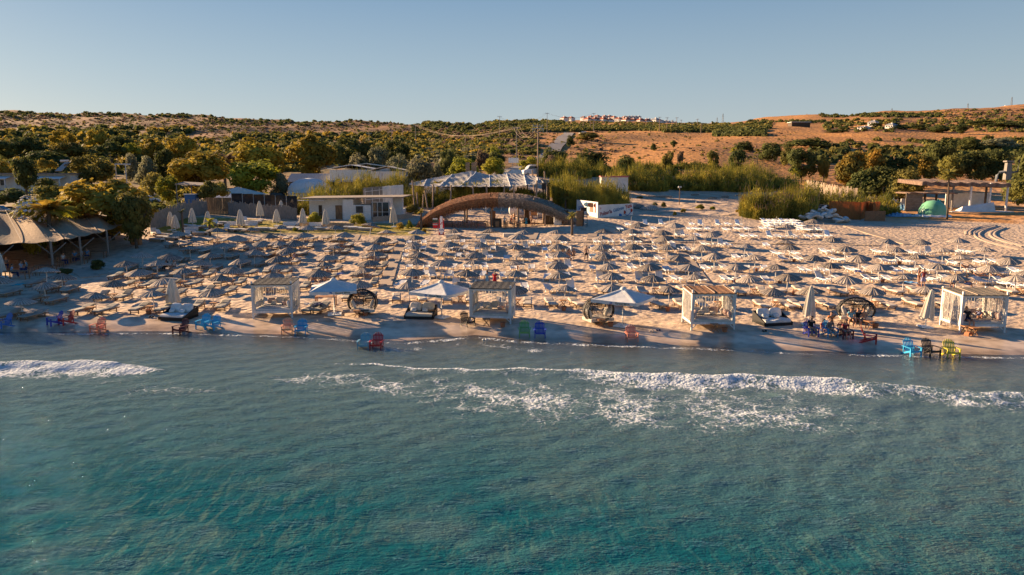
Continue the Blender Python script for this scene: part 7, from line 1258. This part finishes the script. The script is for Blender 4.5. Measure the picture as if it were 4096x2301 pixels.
# vehicle tracks curving over the bare sand
for i, pts in enumerate([[(2010, 335), (1780, 380), (1650, 440), (1650, 500)], [(2080, 345), (1850, 390), (1710, 450), (1720, 515)], [(2120, 360), (1880, 420), (1790, 490), (1850, 560), (2100, 650), (2560, 765)], [(2230, 380), (2080, 440), (2040, 500), (2120, 560), (2300, 620), (2600, 700)]]):
    P = [at(*S1(7, *p)) for p in pts]; P = [P[0]] + P + [P[-1]]; b = MB(); L = []
    for k in range(1, len(P) - 2):
        for t in np.linspace(0, 1, 9)[:-1]:
            a0, a1, a2, a3 = P[k - 1], P[k], P[k + 1], P[k + 2]; L.append(.5 * ((2 * a1) + (a2 - a0) * t + (2 * a0 - 5 * a1 + 4 * a2 - a3) * t * t + (3 * a1 - a0 - 3 * a2 + a3) * t ** 3))
    V = []
    for k, p in enumerate(L):
        d = (L[min(k + 1, len(L) - 1)] - L[max(k - 1, 0)]).normalized(); n = Vector((-d.y, d.x, 0))
        for s, z in ((-.5, -.05), (-.3, .10), (-.12, .02), (.12, .02), (.3, .12), (.5, -.05)): q = p + n * s; V.append((q.x, q.y, G(q.x, q.y) + .03 + z))
    b.add(V, [(k * 6 + j, k * 6 + j + 1, k * 6 + j + 7, k * 6 + j + 6) for k in range(len(L) - 1) for j in range(5)]); o = b.build('sand_track', M['trackm'] if 'trackm' in M else M.setdefault('trackm', mat('rutted_sand', (.60, .455, .325), .95, (.5, .38, .27), 3, bump=.05)), smooth=True); o['kind'] = 'structure'
# ---------------------------------------------------------------- people
SKIN = mat('person_skin', (.50, .27, .17), .6, (.44, .23, .14), 3); HAIR = mat('dark_hair', (.025, .018, .014), .6, (.015, .01, .008), 9); HAIRG = mat('greying_hair', (.28, .24, .20), .7); EYE_M = mat('eye_dark', (.02, .015, .012), .3)  # one brown skin tone shared by every figure
CLO = {}
def cloth(n, c, c2=None, sc=5):
    if n not in CLO: CLO[n] = mat('cloth_' + n, c, .9, c2 or tuple(x * .8 for x in c), sc)
    return CLO[n]
CL = dict(black=cloth('black', (.015, .015, .02)), white=cloth('white', (.68, .67, .64)), blue=cloth('blue', (.10, .30, .55)), pale=cloth('pale_blue', (.30, .45, .60)), red=cloth('red', (.55, .02, .03), (.4, .01, .02)), bluep=cloth('blue_print', (.06, .25, .45), (.30, .45, .50), 16), maroon=cloth('maroon', (.22, .03, .04)), flower=cloth('flowered', (.62, .55, .48), (.05, .05, .06), 14), grey=cloth('grey', (.16, .16, .17)), turq=cloth('turquoise', (.05, .36, .40)), crimson=cloth('crimson', (.42, .03, .05)), navy=cloth('navy', (.02, .04, .14)), orange=cloth('orange', (.55, .18, .04)), lblue=cloth('light_blue', (.18, .42, .52)), lilac=cloth('lilac', (.35, .36, .55)))
def skeleton(pose, arms='side', seat=.45, turn=0.0, stride=.28):
    V = {}; a = V.__setitem__
    def v(*p): return Vector(p)
    if pose in ('stand', 'walk'):
        hz = .92; a('P', v(0, 0, hz)); up = v(0, -.02, 1).normalized()
        for s, k in ((-1, 'L'), (1, 'R')):
            f = s * stride if pose == 'walk' else .02 * s; a('H' + k, v(s * .09, 0, hz - .06)); a('K' + k, v(s * .10, -f * .55 - .03, .50)); a('A' + k, v(s * .11, -f + .02, .085 if f > -.1 else .14)); a('T' + k, v(s * .12, -f - .14, .03 if f > -.1 else .03))
    elif pose == 'sit':
        a('P', v(0, .05, seat + .10)); up = v(0, -.10, 1).normalized() if arms != 'back' else v(0, .35, 1).normalized()
        for s, k in ((-1, 'L'), (1, 'R')): a('H' + k, v(s * .09, .03, seat + .08)); a('K' + k, v(s * .13, -.40, max(seat + .07, .30))); a('A' + k, v(s * .13, -.44 if seat > .25 else -.70, .08)); a('T' + k, v(s * .14, -.58 if seat > .25 else -.84, .04))
    else:
        bk = .55 if pose == 'recline' else .10; a('P', v(0, .0, seat + .11)); up = v(0, 1, bk).normalized()
        for s, k in ((-1, 'L'), (1, 'R')):
            kz = .30 if (pose == 'recline' and s > 0) else .06; a('H' + k, v(s * .09, -.06, seat + .10)); a('K' + k, v(s * .11, -.45, seat + .08 + kz)); a('A' + k, v(s * .11, -.86 + kz * .6, seat + .07)); a('T' + k, v(s * .13, -.93 + kz * .6, seat + .17))
    P = V['P']; side = v(1, 0, 0); fw = up.cross(side) * -1; fw = fw if fw.y < 0 or pose in ('recline', 'lie') else -fw
    if pose in ('recline', 'lie'): fw = side.cross(up) * -1; fw = fw if fw.z > 0 else -fw
    a('S', P + up * .20); a('C', P + up * .40); a('N', P + up * .53); hd = (up * 1 + fw * .12).normalized(); a('B', P + up * .60 + fw * .01); a('M', V['B'] + hd * .10 + fw * .012); a('Z', V['B'] + hd * .20)
    V['_fw'] = fw; V['_hd'] = hd
    for s, k in ((-1, 'L'), (1, 'R')):
        sh = P + up * .46 + side * s * .17; a('U' + k, sh)
        if arms == 'side': e, w = sh - up * .29 + side * s * .06, sh - up * .54 + side * s * .07 + fw * .06
        elif arms == 'swing': e, w = sh - up * .28 + side * s * .05 + fw * .10 * s, sh - up * .50 + side * s * .04 + fw * .26 * s
        elif arms == 'lap': e, w = sh - up * .26 + side * s * .07 + fw * .06, sh - up * .30 - side * s * .06 + fw * .28
        elif arms == 'hip': e, w = sh - up * .22 + side * s * .18, sh - up * .42 + side * s * .05 + fw * .03
        elif arms == 'head': e, w = (sh + side * s * .16 + up * .12, sh + up * .22 - side * s * .07) if s > 0 else (sh - up * .26 + side * s * .07, sh - up * .30 + fw * .25)
        else: e, w = sh - up * .27 + side * s * .08 - fw * .05, sh - up * .48 + side * s * .10 - fw * .12
        a('E' + k, e); a('W' + k, w); d = (w - e).normalized(); a('D' + k, w + d * .08); n = d.cross(fw); n = n.normalized() if n.length > .1 else side.copy()
        for i in range(4): a(f'F{i}{k}', w + d * (.085) + n * (i - 1.5) * .022); a(f'G{i}{k}', w + d * (.145 + .014 * (1.2 - abs(i - 1.3))) + n * (i - 1.5) * .026 + fw * .022)
        a('Q' + k, w + d * .035 + n * .045 + fw * .012); a('R' + k, w + d * .085 + n * .062 + fw * .03)
    return V
EDG = [('P', 'S'), ('S', 'C'), ('C', 'N'), ('N', 'B'), ('B', 'M'), ('M', 'Z')]; RAD = {'P': .125, 'S': .112, 'C': .128, 'N': .062, 'B': .060, 'M': .094, 'Z': .055}
for k_ in 'LR':
    EDG += [('C', 'U' + k_), ('U' + k_, 'E' + k_), ('E' + k_, 'W' + k_), ('W' + k_, 'D' + k_), ('P', 'H' + k_), ('H' + k_, 'K' + k_), ('K' + k_, 'A' + k_), ('A' + k_, 'T' + k_), ('W' + k_, 'Q' + k_), ('Q' + k_, 'R' + k_)]; RAD.update({'U' + k_: .062, 'E' + k_: .042, 'W' + k_: .027, 'D' + k_: .030, 'H' + k_: .092, 'K' + k_: .056, 'A' + k_: .038, 'T' + k_: .032, 'Q' + k_: .014, 'R' + k_: .009})
    for i in range(4): EDG += [('D' + k_, f'F{i}{k_}'), (f'F{i}{k_}', f'G{i}{k_}')]; RAD.update({f'F{i}{k_}': .010, f'G{i}{k_}': .008})
BODY_OF = {'torso': {'P', 'S', 'C', 'N'}, 'hips': {'P', 'HL', 'HR'}}
def person(loc, rz, pose, label, outfit, arms='side', seat=.45, scale=1.0, hair='short', hairm=None, stride=.28):
    V = skeleton(pose, arms, seat, stride=stride); root = thing('person', label, 'person', loc, rz, 'people on the beach'); root.scale = (scale,) * 3
    names = [k for k in V if not k.startswith('_')]; ix = {k: i for i, k in enumerate(names)}
    me = bpy.data.meshes.new('body'); me.from_pydata([V[k] for k in names], [(ix[a], ix[b]) for a, b in EDG], []); o = bpy.data.objects.new('body', me); COL.objects.link(o)
    sk = o.modifiers.new('skin', 'SKIN'); sd = o.modifiers.new('sub', 'SUBSURF'); sd.levels = 1; sd.render_levels = 1
    for k in names: me.skin_vertices[0].data[ix[k]].radius = (RAD[k], RAD[k] * (.82 if k in ('P', 'S', 'C') else 1.0)); me.skin_vertices[0].data[ix[k]].use_root = (k == 'P')
    dg = bpy.context.evaluated_depsgraph_get(); bm_e = bpy.data.meshes.new_from_object(o.evaluated_get(dg)); o.modifiers.clear(); o.data = bm_e; bm_e.materials.clear(); bm_e.materials.append(SKIN); bm_e.polygons.foreach_set('use_smooth', [True] * len(bm_e.polygons)); o.parent = root
    n = len(bm_e.vertices); co = np.empty(n * 3); bm_e.vertices.foreach_get('co', co); co = co.reshape(-1, 3); no = np.empty(n * 3); bm_e.vertex_normals.foreach_get('vector', no); no = no.reshape(-1, 3)
    best = np.full(n, 9e9); bid = np.zeros(n, int); tt = np.zeros(n)
    for i, (a, b) in enumerate(EDG):
        p, q = np.array(V[a]), np.array(V[b]); d = q - p; t = np.clip(((co - p) @ d) / (d @ d + 1e-9), 0, 1); ds = np.linalg.norm(co - p - t[:, None] * d, axis=1) - .5 * min(RAD[a], RAD[b]); m_ = ds < best; best[m_] = ds[m_]; bid[m_] = i; tt[m_] = t[m_]
    def cover(nm, sel, m_, off, flare=None):
        fs = [tuple(p.vertices) for p in bm_e.polygons if all(sel[v] for v in p.vertices)]
        if not fs: return
        us_ = sorted({v for f in fs for v in f}); mp = {v: i for i, v in enumerate(us_)}; P = co + no * off
        if flare is not None: P = P + no * flare[:, None]
        b = MB(); b.add([P[v] for v in us_], [tuple(mp[v] for v in f) for f in fs]); b.build(nm, m_, root, smooth=True)
    E = lambda *l: np.isin(bid, [i for i, (a, b) in enumerate(EDG) if (a + b) in l or (a[0] + b[0]) in l])
    torso = E('PS', 'SC', 'CU') | (E('CN') & (tt < .6)); thigh = E('HK'); hips = E('PH') | (E('PS') & (tt < .45)) | (thigh & (tt < .12))
    for kind, m_ in outfit:
        m_ = CL[m_]
        if kind == 'shirt': cover('shirt', torso | (E('UE') & (tt < .55)), m_, .016)
        elif kind == 'vest': cover('vest', torso, m_, .014)
        elif kind == 'top': cover('bikini_top', E('SC') & (tt > .55) | (E('CN') & (tt < .1)), m_, .012)
        elif kind == 'shorts': cover('shorts', hips | (thigh & (tt < .55)), m_, .020)
        elif kind == 'trousers': cover('trousers', hips | thigh | (E('KA') & (tt < .85)), m_, .018)
        elif kind == 'briefs': cover('briefs', hips, m_, .010)
        elif kind == 'dress': cover('dress', torso | hips | thigh | (E('UE') & (tt < .4)), m_, .02, np.where(thigh, .05 * tt, 0))
        elif kind == 'skirt': cover('skirt', hips | (thigh & (tt < .9)), m_, .02, np.where(thigh, .06 * tt, 0))
    M_, fw, hd = V['M'], V['_fw'], V['_hd']; hm = hairm or HAIR
    head = E('MZ', 'BM'); rel = co - np.array(M_); sel = head & ((rel @ np.array(hd) > .045) | ((rel @ np.array(fw) < .01) & (rel @ np.array(hd) > -.07)))
    cover('hair', sel, hm, .016)
    if hair == 'long': b = MB(); b.ell(M_ - fw * .075 - hd * .12, (.085, .05, .20), 10, 8); b.build('long_hair', hm, root, smooth=True)
    if hair == 'hat': b = MB(); b.rev([(.02, .10), (.09, .08), (.10, .0), (.19, -.02), (.19, -.03)], 16, M_ + hd * .05); b.build('sun_hat', CL['white'], root)
    sd_ = fw.cross(hd).normalized()
    for s in (-1, 1): b = MB(); b.ell(M_ + fw * .088 + sd_ * s * .032 + hd * .01, (.010, .010, .007), 6, 4); b.build('eye', EYE_M, root)
    b = MB(); b.ell(M_ + fw * .098 - hd * .022, (.014, .018, .020), 6, 5); b.build('nose', SKIN, root); b = MB(); b.ell(M_ + fw * .084 - hd * .055, (.022, .010, .007), 6, 4); b.build('mouth', CL['maroon'], root)
    return root
def chair_seat(i, dz=0): c = CHAIRS[i]; return c.location, c.rotation_euler.z
l_, r_ = chair_seat(15); person(l_, r_, 'sit', 'bearded person in black sitting in the dark blue chair', [('shirt', 'black'), ('trousers', 'grey')], 'lap', .34)
l_, r_ = chair_seat(16); person(l_, r_, 'sit', 'person in dark top and patterned trousers sitting in the light blue chair', [('shirt', 'grey'), ('trousers', 'flower')], 'lap', .34, .94, 'long')
l_, r_ = chair_seat(17); person(l_, r_, 'sit', 'person with long dark hair and flowered cloth in the dark red chair', [('shirt', 'maroon'), ('skirt', 'flower')], 'lap', .34, .94, 'long')
person(at(*S2(6, 1620, 990)) , .3, 'sit', 'dark haired person sitting low between the two blue chairs', [('shirt', 'maroon'), ('shorts', 'navy')], 'lap', .05, .92, 'long'); person(at(*S2(6, 1745, 955)), -.3, 'sit', 'person with a raised arm sitting behind the light blue chair', [('shirt', 'orange'), ('shorts', 'grey')], 'head', .40, .92, 'long')
for zx, oc, lb in ((2140, [('shirt', 'lblue'), ('shorts', 'black')], 'person in light blue shirt leaning forward at the left in the wide pod'), (2250, [('shirt', 'black'), ('shorts', 'navy')], 'person in black sitting in the middle of the wide pod'), (2345, [('top', 'white'), ('shorts', 'white')], 'person in white top with crossed arms at the right in the wide pod')):
    q = at(*S2(6, zx, 915)); person(q + Vector((0, .55, 0)), -.35, 'sit', lb, oc, 'lap', .38, .95, 'long')
db = [o for o in COL.objects if o.name.startswith('daybed') and o.parent is None and 'dun reed' in o['label']][0]
person(db.matrix_basis @ Vector((-.75, .28, .22)), db.rotation_euler.z, 'sit', 'person in black sitting on the left edge of the dun roofed daybed', [('shirt', 'black'), ('shorts', 'navy')], 'back', .48); person(db.matrix_basis @ Vector((.35, .95, .24)), db.rotation_euler.z - .5, 'recline', 'person in white sun hat lounging on the dun roofed daybed', [('shirt', 'lilac'), ('briefs', 'white')], 'lap', .5, .95, 'hat')
person(at(1948, 1160), 2.8, 'stand', 'person in blue print dress standing behind the slate roofed daybed', [('dress', 'bluep')], 'side', 0, .95); person(at(1979, 1160), 2.6, 'stand', 'person in red dress standing behind the slate roofed daybed', [('dress', 'red')], 'lap', 0, .95, 'short', HAIRG)
b = MB(); b.box((0, 0, .22), (.36, .12, .36)); b.tube([(-.1, 0, .4), (-.08, 0, .58), (.08, 0, .58), (.1, 0, .4)], .012, 5); tag(b.build('beach_bag', CL['orange'], loc=at(1935, 1161) + Vector((0, 0, .35))), 'orange shoulder bag beside the person in the blue print dress', 'bag')
person(at(*S1(4, 2500, 938)), .2, 'walk', 'bare chested man in black shorts walking across the sand', [('shorts', 'black')], 'swing')
person(at(*S1(4, 2105, 915)), .9, 'sit', 'person in white shirt sitting at the left of the bathers around a lounger', [('shirt', 'white'), ('shorts', 'navy')], 'lap', .36); person(at(*S1(4, 2195, 935)), 2.6, 'sit', 'bare backed man sitting with his back to the sea', [('shorts', 'navy')], 'lap', .36); person(at(*S1(4, 2215, 900)), .2, 'sit', 'bare chested man facing the sea in the group of four', [('shorts', 'grey')], 'lap', .36); person(at(*S1(4, 2290, 900)), -.3, 'sit', 'tanned man at the right of the group of four', [('shorts', 'black')], 'lap', .36)
person(at(*S1(2, 365, 1085)), -.4, 'sit', 'person in black sitting on a lounger in the shade', [('shirt', 'black'), ('trousers', 'black')], 'lap', .34, .95, 'long'); person(at(*S1(2, 490, 1095)), -.5, 'sit', 'person in white shirt sitting on a lounger in the shade', [('shirt', 'white'), ('shorts', 'grey')], 'lap', .34)
person(at(*S1(2, 2470, 945)), .3, 'sit', 'person in pale pink top sitting under a parasol left of the boardwalk', [('vest', 'lilac'), ('shorts', 'maroon')], 'lap', .34, .95, 'long'); person(at(*S1(3, 370, 1320)), 2.0, 'sit', 'bare shouldered man sitting behind the first white umbrella', [('shorts', 'blue')], 'lap', .2); person(at(*S1(3, 560, 1260)), .6, 'sit', 'person in swimwear sitting at a small table behind the first white umbrella', [('top', 'black'), ('briefs', 'black')], 'lap', .34, .93, 'long'); person(at(*S1(3, 630, 1250)), -.6, 'sit', 'dark haired person leaning over a table behind the first white umbrella', [('shorts', 'navy')], 'lap', .34)
def barp(px, Y, rz, *a, **k): return person(onY(px, Y), rz, *a, **k)
barp(2019, 107, 2.8, 'stand', 'person in white shirt standing with his back turned at the serving station', [('shirt', 'white'), ('trousers', 'grey')], 'hip'); barp(2046, 111, 2.0, 'stand', 'bare chested man in red shorts standing under the thatch', [('shorts', 'crimson')], 'side'); barp(2056, 112, 2.3, 'stand', 'bare chested man behind the one in red shorts', [('shorts', 'navy')], 'side'); barp(2102, 112, .2, 'stand', 'person in brown bikini standing under the thatch', [('top', 'orange'), ('briefs', 'maroon')], 'side', scale=.94, hair='long'); barp(2125, 109.5, -.6, 'stand', 'person in dark bikini standing by the tall bar table', [('top', 'black'), ('briefs', 'black')], 'hip', scale=.94, hair='long'); barp(2104, 107, .4, 'stand', 'person wrapped in a turquoise towel under the thatch', [('dress', 'turq')], 'lap', scale=.94, hair='long'); barp(2075, 107.6, 3.0, 'sit', 'person in white shirt seated at a bar table', [('shirt', 'white'), ('shorts', 'navy')], 'lap', seat=.46); barp(2042, 107.2, 1.2, 'sit', 'tanned person seated at a bar table left of the white shirt', [('shorts', 'orange')], 'lap', seat=.46)
person(at(*S1(7, 815, 1345)), .6, 'stand', 'person in orange bikini standing beside a parasol near the right daybed', [('top', 'orange'), ('briefs', 'orange')], 'side', scale=.95, hair='long'); person(at(*S1(7, 890, 1365)), 2.6, 'stand', 'person in maroon top and pale skirt with hands on hips', [('vest', 'maroon'), ('skirt', 'lilac')], 'hip', scale=.95, hairm=HAIRG)
person(at(*S1(7, 1400, 1385)), -.9, 'sit', 'person in blue shirt bending over behind the dun roofed daybed', [('shirt', 'blue'), ('shorts', 'lblue')], 'lap', seat=.36); person(at(*S1(7, 1600, 1385)), .9, 'sit', 'person with long black hair behind the dun roofed daybed', [('vest', 'black'), ('skirt', 'navy')], 'lap', seat=.36, hair='long')
for zx, zy, lb, oc in ((1800, 1255, 'sunbather lying flat on a white lounger, left of two', [('briefs', 'black')]), (2080, 1275, 'sunbather in orange swimwear lying on a white lounger', [('top', 'orange'), ('briefs', 'orange')]), (1590, 1110, 'sunbather lying under the farther parasol at the right', [('briefs', 'navy')])):
    q = at(*S1(7, zx, zy)); person(q, 1.2, 'recline', lb, oc, 'back', .40, .95, 'long')
for i, (zx, Y, m_, rz) in enumerate([(230, 66.5, 'pale', 2.4), (385, 69, 'pale', 1.5), (1285, 77, 'blue', .4), (1390, 78, 'pale', -.3), (1490, 78.5, 'blue', .2), (1090, 75, 'white', 1.2), (150, 72, 'grey', .5), (470, 70, 'lblue', -1.0)]):
    person(onY(zx / 4.134, Y), rz, 'sit', f'person in {dict(pale="pale blue", blue="blue", white="white", grey="grey", lblue="aqua")[m_]} shirt at a table under the restaurant canopy, {ORD[i]} counted', [('shirt', m_), ('trousers', 'navy')], 'lap', .46)

# towels, clothes and small litter of the beach
def towel(F, m_, lab, dz=.47, rz=0.0, w=.6, d=1.1):
    q = at(*F); s = random.random() * 6; tag(MB().sheet(lambda u, v: ((u - .5) * w, (v - .5) * d, .04 * math.sin(u * 7 + s) * math.sin(v * 9 + s) + .03), 10, 12, thick=.02).build('beach_towel', CL[m_], loc=q + Vector((0, 0, dz)), rz=rz), lab, 'towel', 'towels and clothes left on the loungers')
towel(S2(3, 470, 640), 'navy', 'dark clothes lying on the grey lounger under the first white umbrella', .5, .2, .6, .8); towel(S2(3, 290, 640), 'white', 'white towel on the grey lounger beside the dark clothes', .5, .1, .5, .6); towel(S1(5, 215, 890), 'blue', 'blue striped towel on a white lounger near the walking man', .45); towel(S1(7, 690, 1370), 'blue', 'bright blue towel on a white lounger near the right daybed', .45); towel(S1(5, 540, 850), 'navy', 'dark clothes hanging on a lounger right of the walking man', .5, .4, .6, .5); towel(S1(7, 2290, 1275), 'navy', 'dark towel on the lounger beside the sunbathers', .45, 1.2); towel(S2(4, 1015, 690), 'navy', 'dark garment dropped on the slate roofed daybed', .78, .3, .45, .3); towel(S1(6, 2200, 1180), 'lilac', 'lilac towel spread on a white lounger at the right', .45); towel(S2(1, 320, 300), 'turq', 'green towel on a shaded lounger at the left edge', .5, -.1); towel(S1(3, 830, 1240), 'lilac', 'striped towel over a lounger back left of the boardwalk', .55)
for i, (F, lb) in enumerate([(S2(5, 1295, 965), 'dark pair of shoes'), (S2(5, 1190, 985), 'pale sandals'), (S2(6, 655, 980), 'dark lump of wrack'), (S2(4, 820, 1125), 'white float washed by the waves'), (S2(1, 2500, 745), 'dark bag')]):
    b = MB(); b.ell((-.09, 0, .05), (.07, .15, .05), 8, 6); b.ell((.09, .05, .05), (.07, .15, .05), 8, 6); tag(b.build(['shoes', 'sandals', 'seaweed_lump', 'float', 'bag'][i], [CL['navy'], CL['flower'], CL['black'], CL['white'], CL['black']][i], loc=at(*F)), f'{lb} lying near the water line', ['shoes', 'sandals', 'seaweed', 'float', 'bag'][i])
bpy.context.view_layer.update()
